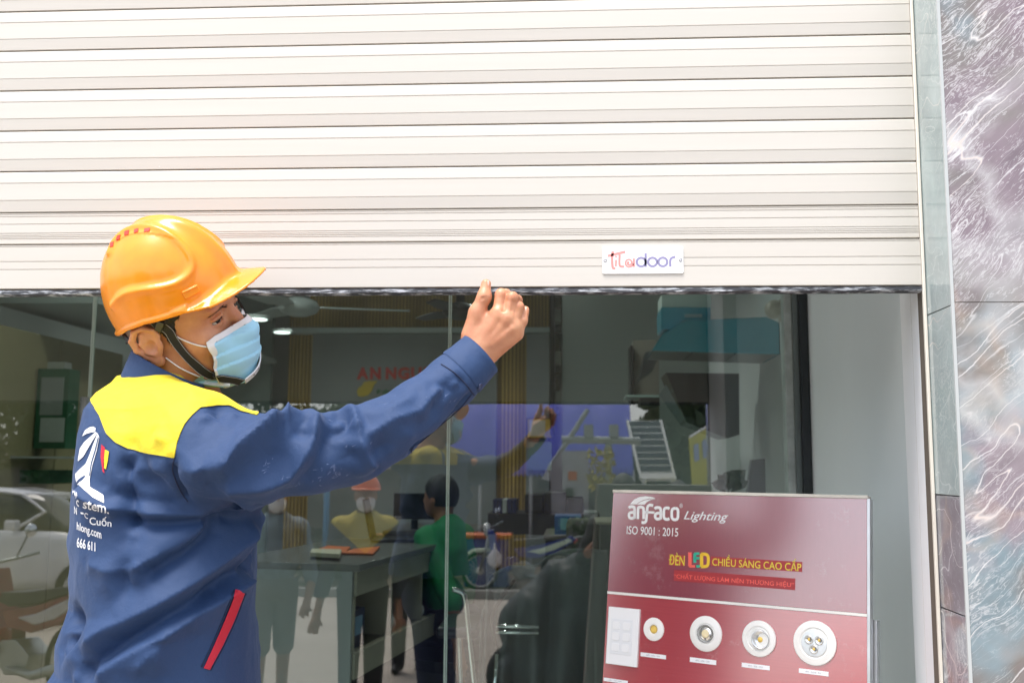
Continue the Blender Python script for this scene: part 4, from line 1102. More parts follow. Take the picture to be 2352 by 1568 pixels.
# ================================================================== JACKET
TY = 1.72
sec = [(882, 295, 395, .09), (908, 248, 470, .13), (945, 216, 570, .165), (1000, 203, 596, .19), (1080, 196, 594, .20), (1150, 194, 584, .20), (1230, 193, 579, .20),
       (1320, 192, 575, .20), (1385, 194, 577, .20), (1425, 172, 579, .20), (1470, 158, 581, .205), (1520, 156, 581, .205), (1568, 122, 583, .21), (1700, 90, 590, .22), (1900, 80, 600, .22)]
SZ = []; SCX = []; SA = []; SB = []
for y, l, r, b in sec:
    a_ = at(l, y, TY); c_ = at(r, y, TY); SZ.append((a_.z + c_.z) / 2); SCX.append((a_.x + c_.x) / 2); SA.append((c_.x - a_.x) / 2); SB.append(b)
SZ, SCX, SA, SB = (np.array(v[::-1]) for v in (SZ, SCX, SA, SB))
ax1 = lambda x, y, Y: np.array(at(x, y, Y))
ARM = [ax1(470, 1030, 1.565), ax1(600, 1052, 1.575), ax1(700, 1046, 1.60), ax1(800, 1034, 1.625), ax1(885, 992, 1.65), ax1(960, 938, 1.68), ax1(1040, 878, 1.715), ax1(1092, 826, 1.745)]
ARR = [.080, .0665, .0625, .058, .0530, .0490, .0445, .0400]
ARM2 = [np.array((SCX[-3], TY + .17, at(0, 1000, TY).z)), np.array((SCX[-3] - .06, TY + .225, at(0, 1300, TY).z)), np.array((SCX[-3] - .01, TY + .20, at(0, 1620, TY).z))]
TCX, TSX = math.cos(R(18)), math.sin(R(18))
def sd_jacket(P):
    z = P[:, 2]; cx = np.interp(z, SZ, SCX); a = np.interp(z, SZ, SA); b = np.interp(z, SZ, SB)
    ex = P[:, 0] - cx; ey = P[:, 1] - TY; qx = ex * TCX + ey * TSX; qy = -ex * TSX + ey * TCX
    r = (np.abs(qx / a) ** 2.2 + np.abs(qy / b) ** 2.2) ** (1 / 2.2); m = np.minimum(a, b)
    d = (r - 1) * m * .8
    d = np.maximum(d, z - SZ[-1]); d = np.maximum(d, SZ[0] + .1 - z)
    sh = chain(P, [at(445, 1003, 1.60), at(345, 960, 1.72), at(290, 995, 1.86)], [.076, .078, .070], .03)
    d = smin(d, sh, .04)
    d = smin(d, chain(P, ARM, ARR, .012), .030)
    d = smin(d, chain(P, ARM2, [.075, .062, .05], .02), .03)
    return d
JV, JF = nets(sd_jacket, (-1.06, 1.40, 1.02), (.06, 2.06, 1.93), .0042)
jn = vnormals(JV, JF)
# the sight-line coordinates of each vertex help to lay folds where the cloth creases
JT0 = bvh(JV, tri(JF))
def surf3(pts, off=0.0):
    out = []
    for p in spline(pts, 5):
        h_ = hit(JT0, *p, off)
        if h_: out.append(np.array(h_[0]))
    return out
z4 = cz(600, 740, 2033 / 700); z3c = cz(130, 850, 1568 / 570)
F4 = lambda *p: [z4(*q_) for q_ in p]
F3 = lambda *p: [z3c(*q_) for q_ in p]
O = lambda *p: list(p)
folds = [  # (polyline, height, width, one-sidedness: + the lower/right flank falls away steeply)
    (F4((-250, 1250), (-80, 1190), (60, 1090), (200, 1000), (330, 920), (410, 872)), .011, .018),
    (F4((410, 905), (470, 960), (540, 1010)), -.006, .016),
    (F4((590, 875), (545, 950), (525, 1060), (460, 1180), (360, 1275), (200, 1335), (0, 1345), (-200, 1330)), .012, .020),
    (F4((640, 940), (620, 1060), (560, 1190), (470, 1290), (350, 1350)), -.007, .018),
    (F4((720, 930), (780, 930), (830, 950)), -.016, .017),
    (F4((715, 880), (800, 860), (850, 930), (860, 1010), (880, 1100), (930, 1200), (1000, 1260)), .009, .016),
    (F4((690, 1040), (800, 1130), (860, 1210), (870, 1290)), -.006, .022),
    (F4((870, 1035), (980, 985), (1100, 920), (1200, 880), (1300, 830), (1370, 760), (1430, 700), (1500, 665), (1600, 620)), .0065, .012),
    (F4((1420, 690), (1480, 672), (1580, 632)), -.008, .011),
    (F4((1310, 860), (1400, 800), (1500, 780)), -.005, .018),
    (F4((1010, 800), (1060, 840), (1180, 800), (1300, 700)), .005, .016),
    (F4((1240, 1145), (1262, 1090), (1360, 1035), (1450, 985), (1540, 890), (1610, 800), (1680, 715)), -.0035, .005),
    (F4((160, 900), (235, 905), (215, 960)), -.009, .016),
    (F4((280, 890), (330, 940), (300, 1010)), .005, .016),
    (F3((545, 775), (512, 860), (500, 960), (530, 1070), (548, 1180), (550, 1350)), -.008, .013),
    (F3((500, 850), (482, 950), (505, 1080)), .006, .014),
    (F3((200, 1010), (300, 1095), (380, 1140), (560, 1190), (800, 1207), (980, 1196), (1100, 1180), (1260, 1130), (1420, 1100)), .011, .014),
    (F3((400, 1180), (600, 1232), (820, 1245), (1050, 1215), (1250, 1160)), -.012, .015),
    (F3((590, 880), (650, 940), (720, 975), (830, 1000)), -.005, .018),
    (F3((640, 840), (740, 890), (840, 915)), .004, .016),
    (F3((1160, 1200), (1060, 1320), (960, 1410), (850, 1480), (700, 1560), (560, 1640)), -.012, .018),
    (F3((1130, 1185), (1010, 1310), (900, 1400), (780, 1460), (640, 1530), (480, 1620)), .010, .018),
    (O((596, 1160), (560, 1220), (500, 1290), (420, 1350), (320, 1410), (240, 1450), (180, 1500)), .008, .020),
    (O((590, 1270), (520, 1330), (430, 1390), (350, 1440), (250, 1500), (170, 1560)), -.010, .018),
    (O((590, 1310), (500, 1380), (400, 1440), (300, 1500), (200, 1560)), .009, .016),
    (O((160, 1400), (175, 1440), (140, 1490)), -.010, .014),
    (O((300, 1250), (290, 1330), (270, 1400)), -.004, .016),
    (O((395, 1400), (370, 1480), (350, 1568)), .004, .018),
    (O((560, 1180), (545, 1260), (548, 1340)), .006, .016),
    (F3((870, 870), (960, 862), (1060, 850), (1160, 815), (1260, 765), (1400, 690), (1568, 600)), .009, .016),
    (F3((850, 830), (845, 900), (880, 1000), (930, 1110)), -.005, .007),
    (F3((1060, 520), (1080, 500), (1180, 480), (1250, 490)), -.009, .018),
    (F3((1280, 640), (1400, 700), (1500, 740)), -.004, .014),
    (F3((600, 330), (720, 400), (820, 520), (850, 640)), .003, .03),
    (F3((480, 360), (520, 480), (600, 600)), -.003, .03),
    (F3((900, 300), (960, 380), (1010, 440)), .003, .018),
    (F3((700, 640), (780, 690), (850, 700)), .0035, .012),
    (O((240, 1130), (330, 1150), (420, 1160)), -.004, .012),
    (O((200, 1290), (260, 1310), (330, 1300), (380, 1270)), .003, .012),
    (O((440, 1440), (470, 1380), (510, 1330)), -.004, .016),
    (O((300, 1568), (330, 1520), (380, 1480)), .005, .016),
    (F4((960, 1010), (1010, 1090), (1100, 1130)), -.004, .018),
    (F4((1120, 930), (1190, 1000), (1290, 1020)), .003, .014),
    (F4((330, 1010), (470, 1035), (520, 1085)), -.0035, .010),
    (F3((1500, 560), (1480, 620), (1420, 680)), .006, .014),
]
dj = noise3(JV, 14, 9) * .004 - np.abs(noise3(JV, 17, 12)) * .0035 + noise3(JV * np.array((1, 1, .5)), 38, 10) * .0012 - np.abs(noise3(JV, 42, 13)) * .0018
front = (JV - np.array(CAM)); front /= np.linalg.norm(front, axis=1)[:, None]; fr = np.clip(-(jn * front).sum(1) * 3 + .35, 0, 1)
for pts, amp, wd in folds:
    P3 = surf3(pts)
    if len(P3) < 2: continue
    lo = np.min(P3, 0) - .06; hi = np.max(P3, 0) + .06; m = ((JV > lo) & (JV < hi)).all(1)
    dd = pline_dist(JV[m], P3); tt = 1.0
    # fade at both ends
    e0 = np.linalg.norm(JV[m] - P3[0], axis=1); e1 = np.linalg.norm(JV[m] - P3[-1], axis=1)
    fade = np.clip(np.minimum(e0, e1) / (wd * 1.6), .15, 1)
    dj[m] += (2.7 if amp > 0 else 2.5) * amp * np.exp(-np.abs(dd / wd) ** (1.15 if amp > 0 else 1.7)) * fade * fr[m]
# random folds on the side away from the camera
for i in range(26):
    c_ = np.array((rng.uniform(-.9, -.4), TY, rng.uniform(1.1, 1.65))); k_ = JV - c_
    dirn = rng.normal(size=3) * np.array((.6, .5, .9)); dirn /= np.linalg.norm(dirn); u = np.cross(dirn, (0, 1, .2)); t_ = k_ @ u
    dj += .006 * np.exp(-(t_ / .018) ** 2) * np.exp(-((k_ @ dirn) / .12) ** 2) * (1 - fr)
# cuff: cut the sleeve end flat, hollow
armdir = ARM[-1] - ARM[-2]; armdir /= np.linalg.norm(armdir)
JV2 = JV + jn * dj[:, None]
cutp = (np.array(at(*z4(1625, 315), 1.75)) + np.array(at(*z4(1845, 545), 1.75))) / 2
cutn = np.array(at(1136, 853, 1.745)) - np.array(at(1064, 779, 1.745)); cutn = np.cross(cutn, np.array(fw)); cutn /= np.linalg.norm(cutn)
if cutn @ armdir < 0: cutn = -cutn
JV3, JF3, _ = clip(JV2, JF, (JV2 - cutp) @ cutn - (-.001))
z_top = at(0, 872, TY).z
navy = bpy.data.materials.new('navy_cotton'); navy.use_nodes = True
def cloth_mat(m, c1, c2, weave=900.0, sc=9):
    m.use_nodes = True; N = m.node_tree.nodes; L = m.node_tree.links; b = N['Principled BSDF']; tc = N.new('ShaderNodeTexCoord')
    n1 = N.new('ShaderNodeTexNoise'); n1.inputs['Scale'].default_value = sc; n1.inputs['Detail'].default_value = 6; L.new(tc.outputs['Object'], n1.inputs[0])
    mx = N.new('ShaderNodeMixRGB'); mx.inputs[1].default_value = (*c1, 1); mx.inputs[2].default_value = (*c2, 1); L.new(n1.outputs[0], mx.inputs[0]); L.new(mx.outputs[0], b.inputs['Base Color'])
    mp = N.new('ShaderNodeMapping'); mp.inputs['Rotation'].default_value = (.4, .6, .9); mp.inputs['Scale'].default_value = (1, 1, .35); L.new(tc.outputs['Object'], mp.inputs[0])
    n2 = N.new('ShaderNodeTexNoise'); n2.inputs['Scale'].default_value = weave; n2.inputs['Detail'].default_value = 2; L.new(mp.outputs[0], n2.inputs[0])
    n3 = N.new('ShaderNodeTexNoise'); n3.inputs['Scale'].default_value = 45; n3.inputs['Detail'].default_value = 5; L.new(tc.outputs['Object'], n3.inputs[0])
    b1 = N.new('ShaderNodeBump'); b1.inputs['Strength'].default_value = .5; b1.inputs['Distance'].default_value = .0008; L.new(n2.outputs[0], b1.inputs['Height'])
    b2 = N.new('ShaderNodeBump'); b2.inputs['Strength'].default_value = .35; b2.inputs['Distance'].default_value = .006; L.new(n3.outputs[0], b2.inputs['Height']); L.new(b1.outputs[0], b2.inputs['Normal']); L.new(b2.outputs[0], b.inputs['Normal'])
    b.inputs['Roughness'].default_value = .72; b.inputs['Sheen Weight'].default_value = .12; b.inputs['Sheen Roughness'].default_value = .4; b.inputs['Sheen Tint'].default_value = (.6, .7, 1, 1)
cloth_mat(navy, (.010, .035, .105), (.014, .046, .135))
yelm = bpy.data.materials.new('yellow_cotton'); cloth_mat(yelm, (.68, .52, .014), (.73, .58, .022), sc=14)
yelm.node_tree.nodes['Principled BSDF'].inputs['Sheen Tint'].default_value = (1, 1, .6, 1)
jacket = obj('jacket', JV3, JF3, navy, worker, smooth=True, label='navy work jacket with yellow yoke')
JN3 = vnormals(JV3, JF3)
JT = bvh(JV3, JF3)
# ---- yoke: cloth panel over the shoulders --------------------------------
def w2px(V):
    q_ = (np.asarray(V) - np.array(CAM)) @ np.array([[MC[i][j] for j in range(3)] for i in range(3)])
    return np.stack([1176 + FPX * q_[:, 0] / -q_[:, 2], 784 - FPX * q_[:, 1] / -q_[:, 2]], 1)
yp_ = [z3c(*p) for p in ((230, 260), (275, 435), (330, 520), (375, 640), (440, 705), (520, 745), (680, 782), (845, 808), (858, 720), (885, 640), (915, 575), (960, 520), (1020, 466), (1130, 450), (1220, 452), (1300, 490), (1420, 520), (1420, 440), (1200, 300), (700, 100), (420, 60))]
pxy = w2px(JV3); ys_ = polysd(pxy, yp_) / 1330.0
vis = np.clip((-(JN3 * (JV3 - np.array(CAM)) / np.linalg.norm(JV3 - np.array(CAM), axis=1)[:, None]).sum(1) + .12) * 8, 0, 1)
zl = at(0, 1020, TY).z
hid = (zl - JV3[:, 2]); hid = np.maximum(hid, -(JV3[:, 1] - (TY - .02))); hid = np.maximum(hid, JV3[:, 0] - at(560, 950, TY).x)      # far shoulder and chest
field = np.where(vis > .5, ys_, np.maximum(hid, -ys_ * 0 - 1))
YV, YF, _ = clip(JV3, JF3, field); yn = vnormals(YV, YF)
SV, SF = shell(YV, YF, yn, .0022, .0003)
yoke = obj('yoke', SV, SF, yelm, jacket, smooth=False)
yoke.data.polygons.foreach_set('use_smooth', [True] * len(yoke.data.polygons))
yoke.data.set_sharp_from_angle(angle=R(55))
# seams: thin raised cords
seamm = mat('dark_navy_thread', (.010, .018, .055), .8)
def seam(pts, m=seamm, r=.0010, off=.0006, par=jacket, name='seam'):
    P = []
    for p in spline(pts, 6):
        h_ = hit(JT, *p, off)
        if h_: P.append(h_[0])
    if len(P) > 2: MB().tube(P, r, 6).obj(name, m, par, smooth=True)
seam(F3((845, 808), (828, 880), (845, 950), (885, 1040), (935, 1110)))
seam(F3((1020, 466), (1130, 452), (1220, 454), (1300, 492), (1390, 508)), r=.0008)
seam(F4((1240, 1145), (1262, 1090), (1360, 1035), (1450, 985), (1540, 890), (1610, 800), (1680, 715)))
seam(F4((1462, 495), (1560, 560), (1640, 640), (1700, 720), (1760, 790)), r=.0012)
# cuff: an open band round the sleeve end
def ring_at(p, n, T, rad=.09, k=40):
    n = Vector(n).normalized(); a = n.orthogonal().normalized(); b = n.cross(a); out = []
    for i in range(k):
        th = 2 * math.pi * i / k; d = a * math.cos(th) + b * math.sin(th)
        h_ = T.ray_cast(Vector(p) + d * rad, -d)
        out.append(h_[0] if h_[0] is not None else Vector(p) + d * .04)
    return out
cn_ = Vector(cutn); rings = []
for s_, o_ in ((-.050, .0012), (-.046, .0032), (-.024, .0034), (-.004, .0038), (.003, .0036)):
    c_ = Vector(cutp) + cn_ * min(s_, -.006); rg = ring_at(c_, cn_, JT); ce = sum(rg, Vector()) / len(rg)
    rings.append([q_ + (q_ - ce).normalized() * o_ + cn_ * (s_ - min(s_, -.006)) for q_ in rg])
ce = sum(rings[-1], Vector()) / 40
rings.append([ce + (q_ - ce) * .955 for q_ in rings[-1]]); rings.append([ce - cn_ * .03 + (q_ - ce) * .93 for q_ in rings[-2]])
V = [v for r_ in rings for v in r_]; F = [(i * 40 + k, i * 40 + (k + 1) % 40, (i + 1) * 40 + (k + 1) % 40, (i + 1) * 40 + k) for i in range(len(rings) - 1) for k in range(40)]
cuff = obj('cuff', V, F, navy, jacket, smooth=True)
h_ = hit(bvh(V, F), *z4(1742, 655), .0)
if h_:
    n = h_[1]; M = frame(h_[0], n.orthogonal(), n.cross(n.orthogonal()), n)
    MB().lathe([(.0062, -.001), (.0062, .0018), (.0052, .0026), (.0040, .0016), (.0003, .0016)], M, 20).obj('button', mat('navy_button', (.03, .045, .11), .3), cuff, smooth=True)
# stand collar
CC = np.array(at(378, 876, 1.715)); 
cu = np.array(F_) * .55 + np.array((1, .1, 0)) * .45; cu[2] = -.38; cu /= np.linalg.norm(cu)
cl_ = np.cross((0, 0, 1), cu); cl_ /= np.linalg.norm(cl_); cv_ = np.cross(cu, cl_)
def cring(h, ra, rb_, dx=0.0):
    out = []
    for k in range(64):
        th = 2 * math.pi * k / 64; hh = h * (1 - .45 * (math.cos(th) + 1) / 2)
        out.append(CC + cu * (ra * math.cos(th) + dx) + cl_ * rb_ * math.sin(th) + cv_ * hh)
    return out
cr_ = [cring(-.026, .070, .078), cring(-.014, .070, .077), cring(.008, .070, .074, -.001), cring(.032, .068, .071, -.003), cring(.0345, .0665, .0695, -.003), cring(.032, .065, .068, -.003), cring(0, .065, .069)]
V = [v for r_ in cr_ for v in r_]; F = [(i * 64 + k, i * 64 + (k + 1) % 64, (i + 1) * 64 + (k + 1) % 64, (i + 1) * 64 + k) for i in range(len(cr_) - 1) for k in range(64)]
obj('collar', V, F, navy, jacket, smooth=True)
# red pocket trim
def decal(poly, m, name, par=jacket, t=.0016, cell=.006, surf=None, box=None):
    """a patch of printed or sewn cloth following the jacket"""
    P = np.array(poly); sc = 1330.0
    V2, F2 = poly2d([(p[0] / sc, -p[1] / sc) for p in poly], cell)
    V = []; N_ = []; ok = []
    for u, v in V2:
        h_ = hit(surf or JT, u * sc, -v * sc, .0)
        ok.append(h_ is not None); V.append(h_[0] if h_ else Vector((0, 0, 0))); N_.append(h_[1] if h_ else Vector((0, 0, 1)))
    F2 = [f for f in F2 if all(ok[i] for i in f) and max((V[f[i]] - V[f[i - 1]]).length for i in range(3)) < .05]
    if not F2: return
    Va = [v + n * t for v, n in zip(V, N_)]
    return obj(name, Va, F2, m, par, smooth=True)
redt = mat('red_trim', (.50, .012, .035), .7, bump=.3, bscale=300)
decal([(466, 1533), (480, 1537), (510, 1480), (535, 1425), (560, 1360), (541, 1355), (515, 1420), (490, 1480)], redt, 'pocket_trim', t=.0025)
seam(O((462, 1530), (487, 1478), (512, 1418), (538, 1354)), r=.0010); seam(O((484, 1538), (514, 1482), (539, 1428), (564, 1362)), r=.0010)
# printed emblem on the back
wpr = mat('white_garment_print', (.80, .80, .82), .6)
def D3(*pts): return [z3c(*p) for p in pts]
for pl_ in (D3((212, 660), (232, 620), (262, 600), (288, 595), (304, 606), (300, 632), (276, 634), (240, 644)),
            D3((183, 820), (196, 745), (226, 700), (262, 668), (304, 632), (316, 640), (290, 680), (254, 740), (220, 800), (184, 832)),
            D3((318, 640), (330, 668), (312, 760), (282, 860), (262, 960), (262, 1010), (356, 1064), (358, 1122), (280, 1082), (178, 990), (168, 960), (164, 920), (196, 888), (236, 850), (262, 790), (290, 710)),
            ):
    decal(pl_, wpr, 'back_emblem', t=.0012)
decal(D3((172, 978), (190, 955), (228, 930), (236, 936), (214, 962), (182, 985)), navy, 'back_emblem', t=.0018)
decal(D3((322, 664), (328, 668), (308, 760), (280, 850), (266, 935), (260, 935), (272, 850), (300, 755)), navy, 'back_emblem', t=.0018)
decal(D3((345, 716), (370, 740), (362, 800), (360, 860), (366, 915), (352, 900), (340, 800)), redt, 'back_emblem')
decal(D3((370, 752), (396, 766), (388, 830), (376, 888), (364, 880), (364, 810)), yelm, 'back_emblem')
def jtext(s, quad, bold=.012, m=wpr):
    """quad: top-left, top-right, bottom-right, bottom-left in the enlarged crop"""
    V2, F2 = text2d(s, bold=bold, sub=2); a, b, c, d = [np.array(z3c(*p)) for p in quad]; V = []; ok = []
    for u, v in V2:
        p = (a * (1 - u) + b * u) * v + (d * (1 - u) + c * u) * (1 - v); h_ = hit(JT, *p, .0012); ok.append(h_ is not None); V.append(h_[0] if h_ else Vector())
    F2 = [f for f in F2 if all(ok[i] for i in f) and max((V[f[i]] - V[f[i - 1]]).length for i in range(3)) < .04]
    if F2: obj('back_lettering', V, F2, m, jacket, smooth=True, kind='stuff')
jtext('Hệ', [(146, 1018), (176, 1056), (172, 1090), (142, 1066)])
jtext('c', [(172, 1092), (190, 1100), (190, 1145), (172, 1130)])
jtext('stem.', [(216, 1098), (390, 1144), (392, 1190), (216, 1152)])
jtext('N', [(158, 1140), (176, 1150), (176, 1200), (158, 1190)])
jtext('-', [(202, 1180), (222, 1184), (222, 1196), (202, 1192)])
jtext('C', [(228, 1180), (252, 1190), (252, 1228), (228, 1218)])
jtext('Cuốn', [(262, 1196), (412, 1216), (412, 1284), (262, 1266)])
jtext('hlong.com', [(176, 1248), (342, 1306), (344, 1384), (176, 1318)])
jtext('666 611', [(176, 1352), (302, 1390), (302, 1452), (176, 1422)])
# lint and pale scuffs on the sleeve
mbl = MB(); rb = np.random.RandomState(21)
spots = [(z4(700, 1275), 16, 22), (z4(640, 1250), 8, 30), (z4(150, 1240), 7, 40), (z4(400, 1350), 6, 40), (z4(880, 960), 8, 120), (z4(1500, 760), 8, 50), (z4(560, 1330), 4, 30)]
for (cx_, cy_), n_, sp_ in spots:
    for i in range(n_):
        p = hit(JT, cx_ + rb.normal() * sp_ * .45, cy_ + rb.normal() * sp_ * .3, .0008)
        if not p: continue
        t = Vector((rb.normal() * .3 + .6, rb.normal() * .3, rb.normal() * .3 + .5)); n = p[1]; t = (t - n * t.dot(n)).normalized(); s = t.cross(n) * .00028; L1 = rb.uniform(.001, .005)
        mbl.add([p[0] - t * L1 - s, p[0] + t * L1, p[0] - t * L1 + s], [(0, 1, 2)])
mbl.obj('lint', mat('pale_lint', (.24, .30, .50), .9), jacket, kind='stuff')
# trousers and boots, below the picture but seen in the glass
TX = SCX[0] + .02
def sd_leg(P):
    d = None
    for s in (-1, 1):
        e = chain(P, [(TX, TY + s * .09, 1.0), (TX + .03, TY + s * .10, .52), (TX, TY + s * .11, .12)], [.105, .075, .06], .02); d = e if d is None else smin(d, e, .03)
    return smin(d, ell(P, (TX, TY, 1.02), (.16, .19, .13)), .04)
LV, LF = nets(sd_leg, (TX - .25, TY - .3, .05), (TX + .25, TY + .3, 1.18), .02)
obj('trousers', LV, LF, mat('navy_trousers', (.02, .032, .09), .8), worker, smooth=True)
for s in (-1, 1):
    BV_, BF_ = nets(lambda P: np.maximum(smin(cap(P, (TX - .03, TY + s * .11, .13), (TX - .02, TY + s * .11, .04), .055), cap(P, (TX - .03, TY + s * .11, .04), (TX + .14, TY + s * .11, .03), .045, .038), .03), -P[:, 2] + .002), (TX - .15, TY + s * .11 - .1, -.01), (TX + .25, TY + s * .11 + .1, .22), .012)
    obj('boot', BV_, BF_, mat('black_leather', (.02, .02, .02), .4), worker, smooth=True)
# ================================================================== GLASS FRONT
glassm = bpy.data.materials.new('shop_glass'); glassm.use_nodes = True
def _glass():
    N = glassm.node_tree.nodes; L = glassm.node_tree.links; N.clear()
    o = N.new('ShaderNodeOutputMaterial'); t = N.new('ShaderNodeBsdfTransparent'); t.inputs[0].default_value = (.77, .88, .84, 1)
    g = N.new('ShaderNodeBsdfGlossy'); g.inputs['Roughness'].default_value = .0; g.inputs[0].default_value = (1, 1, 1, 1)
    lw = N.new('ShaderNodeLayerWeight'); lw.inputs[0].default_value = .5
    p = N.new('ShaderNodeMath'); p.operation = 'POWER'; p.inputs[1].default_value = 4; L.new(lw.outputs['Facing'], p.inputs[0])
    m = N.new('ShaderNodeMath'); m.operation = 'MULTIPLY_ADD'; m.inputs[1].default_value = .8; m.inputs[2].default_value = .18; L.new(p.outputs[0], m.inputs[0])
    mx = N.new('ShaderNodeMixShader'); L.new(m.outputs[0], mx.inputs[0]); L.new(t.outputs[0], mx.inputs[1]); L.new(g.outputs[0], mx.inputs[2]); L.new(mx.outputs[0], o.inputs[0])
_glass()
steel = mat('brushed_steel', (.62, .63, .64), .25, metal=1.0); alu_dark = mat('dark_aluminium', (.035, .04, .045), .35, metal=.3)
gedge = mat('glass_edge', (.50, .60, .54), .15)
XJN = (at(1035, 690, G).x + at(1022, 1560, G).x) / 2
XLD = at(200, 1000, G).x
glass = empty('glass_shopfront', (XJN, G, .12), 'clear glass shop front behind the half open shutter, joined in the middle', 'shop front')
for a, b in ((-3.39, XLD - .006), (XLD + .004, XJN - .004), (XJN + .004, XG_ := at(1805, 900, G).x)):
    lean = lambda z: G + (z - 1.65) * math.tan(GT)
    MB().add([(a, lean(.12), .12), (b, lean(.12), .12), (b, lean(3.22), 3.22), (a, lean(3.22), 3.22)], [(0, 1, 2, 3)]).obj('glass_pane', glassm, glass)
for x in (XLD, XJN):
    MB().box((x - .0055, G - .001, .13), (x - .0015, G + .009, 3.2)).obj('pane_edge', gedge, glass)
    MB().box((x + .0015, G - .001, .13), (x + .0050, G + .009, 3.2)).obj('pane_edge', gedge, glass)
# stone reveal strip and dark frame on the right
strip = mat('pale_stone_strip', (.42, .46, .45), .5, var=.25, vscale=14, bump=.3, bscale=60)
MB().box((XG_ + .001, G - .004, .12), (at(1822, 900, G).x, G + .05, 3.22)).obj('stone_jamb', strip, glass)
MB().box((at(1822, 900, G).x + .001, G - .02, .12), (at(1834, 900, G).x, G + .05, 3.22)).obj('frame_bar', mat('grey_green_frame', (.16, .19, .19), .4), glass)
MB().box((at(1834, 900, G).x + .001, G - .04, .12), (at(1856, 900, G).x - .004, G + .03, 3.22)).obj('frame_bar', alu_dark, glass)
# tall bar handle of the door on the left
hx_ = at(194, 1000, G - .06); t_ = at(190, 912, G - .06); 
hd = empty('door_handle_bar', (hx_.x, G - .06, .6), 'tall polished steel bar handle on the glass door behind the worker', 'door handle')
MB().tube([(hx_.x, G - .07, .65), (hx_.x, G - .07, t_.z + .0)], .017, 16).obj('bar', steel, hd, smooth=True)
for z in (.8, t_.z - .14): MB().tube([(hx_.x, G - .07, z), (hx_.x, G + .012, z)], .009, 10).obj('stand_off', steel, hd, smooth=True)

# ================================================================== INTERIOR
def boxp(name, x0, y0, x1, y1, Y, dep, m, parent=None, **kw):
    """box whose front face is seen between two picture points at world y = Y"""
    a = at(x0, y0, Y); b = at(x1, y1, Y); return MB().box((a.x, Y, b.z), (b.x, Y + dep, a.z)).obj(name, m, parent, **kw)
BW_ = 8.6
wood = mat('slat_wood', (.52, .33, .09), .5, var=.3, vscale=6, aniso=(1, 1, .1)); woodd = mat('slat_wood_backing', (.24, .15, .045), .7)
signg = mat('grey_sign_panel', (.24, .25, .26), .32, metal=.2, var=.08, vscale=2)
def at_b(px, py, Y=BW_): return at(px, py, Y)
# feature wall of wooden slats
fwl = empty('slatted_feature_wall', (at_b(950, 900).x, BW_, .12), 'brown timber slat wall around the grey shop name panel', 'feature wall')
xa, xb = at_b(655, 900).x, at_b(1262, 900).x
MB().box((xa, BW_ + .1, .12), (xb, BW_ + .3, 3.24)).obj('backing', woodd, fwl)
def slats(x0, x1, z0, z1, name='slat'):
    n = int((x1 - x0) / .030); mb = MB()
    for i in range(n):
        x = x0 + (x1 - x0) * i / n; mb.box((x + .002, BW_ + .075, z0), (x + .018, BW_ + .1, z1))
    mb.obj(name + '_field', wood, fwl, kind='stuff')
zc = at_b(900, 766).z
slats(xa, xb, zc + .06, 3.24); slats(xa, at_b(742, 900).x - .01, .12, zc); slats(at_b(1148, 900).x + .01, at_b(1212, 900).x, .12, zc)
MB().box((at_b(742, 0).x, BW_, .12), (at_b(1148, 0).x, BW_ + .1, zc)).obj('sign_panel', signg, fwl)
MB().box((at_b(1213, 0).x, BW_ + .0, .12), (xb, BW_ + .1, zc)).obj('side_panel', signg, fwl)
MB().box((xa, BW_ - .03, zc + .005), (xb, BW_ + .1, zc + .05)).obj('shelf_trim', mat('pale_trim', (.55, .60, .60), .3), fwl)
def wtext(s, x0, y0, x1, y1, m, bold=0., Y=BW_ - .012, ext=.012, par=fwl, name='letter'):
    V2, F2 = text2d(s, bold=bold); a = at(x0, y0, Y); b = at(x1, y1, Y)
    V, F = solid2d(V2, F2, lambda u, v, h: Vector((a.x + (b.x - a.x) * u, Y + ext - h, b.z + (a.z - b.z) * v)), ext); return obj(name, V, F, m, par)
redL = mat('red_sign_letter', (.55, .02, .018), .4)
lx = 820; 
for ch, w_ in (('A', 30), ('N', 28), (' ', 8), ('N', 28), ('G', 30), ('U', 28), ('Y', 28), ('E', 26), ('N', 28)):
    if ch != ' ': wtext(ch, lx, 843, lx + w_ - 4, 871, redL, bold=.045)
    lx += w_
def leaf(pts, Y, m, par, name='leaf_emblem', cv=lambda x, y: (x, y)):
    P = [at(*cv(*p), Y) for p in pts]; return MB().prism(P, Vector((0, .01, 0))).obj(name, m, par)
leaf([(848, 690), (860, 665), (885, 650), (900, 625), (930, 616), (1000, 616), (975, 640), (955, 690), (930, 720), (890, 730), (858, 725)], BW_ - .012, mat('yellow_emblem', (.55, .38, .02), .4), fwl, cv=z4)
wtext('Điện máy', *z4(990, 675), *z4(1210, 722), mat('green_sign_letter', (.03, .16, .07), .5), bold=.02)
# certificate in dark frame, and a sheet under it
z7 = cz(1080, 1020, 1568 / 460)
cert = empty('certificate', at_b(1240, 985), 'framed certificate with gilt inner border on the timber wall', 'certificate')
gm = mat('black_frame', (.012, .012, .015), .3)
x0, y0, x1, y1 = *z7(800, 82), *z7(1030, 262)
boxp('frame', x0, y0, x1, y1, BW_ - .03, .029, gm, cert); boxp('gilt_mount', *z7(815, 92), *z7(1018, 250), BW_ - .033, .003, mat('gilt', (.45, .33, .06), .35), cert)
boxp('paper', *z7(832, 104), *z7(965, 236), BW_ - .036, .003, mat('cert_paper', (.5, .48, .44), .6), cert)
meta(boxp('notice_sheet', *z7(822, 290), *z7(1020, 530), BW_ - .02, .018, mat('grey_green_sheet', (.22, .28, .27), .6)), 'pale green notice sheet hanging under the framed certificate', 'notice')
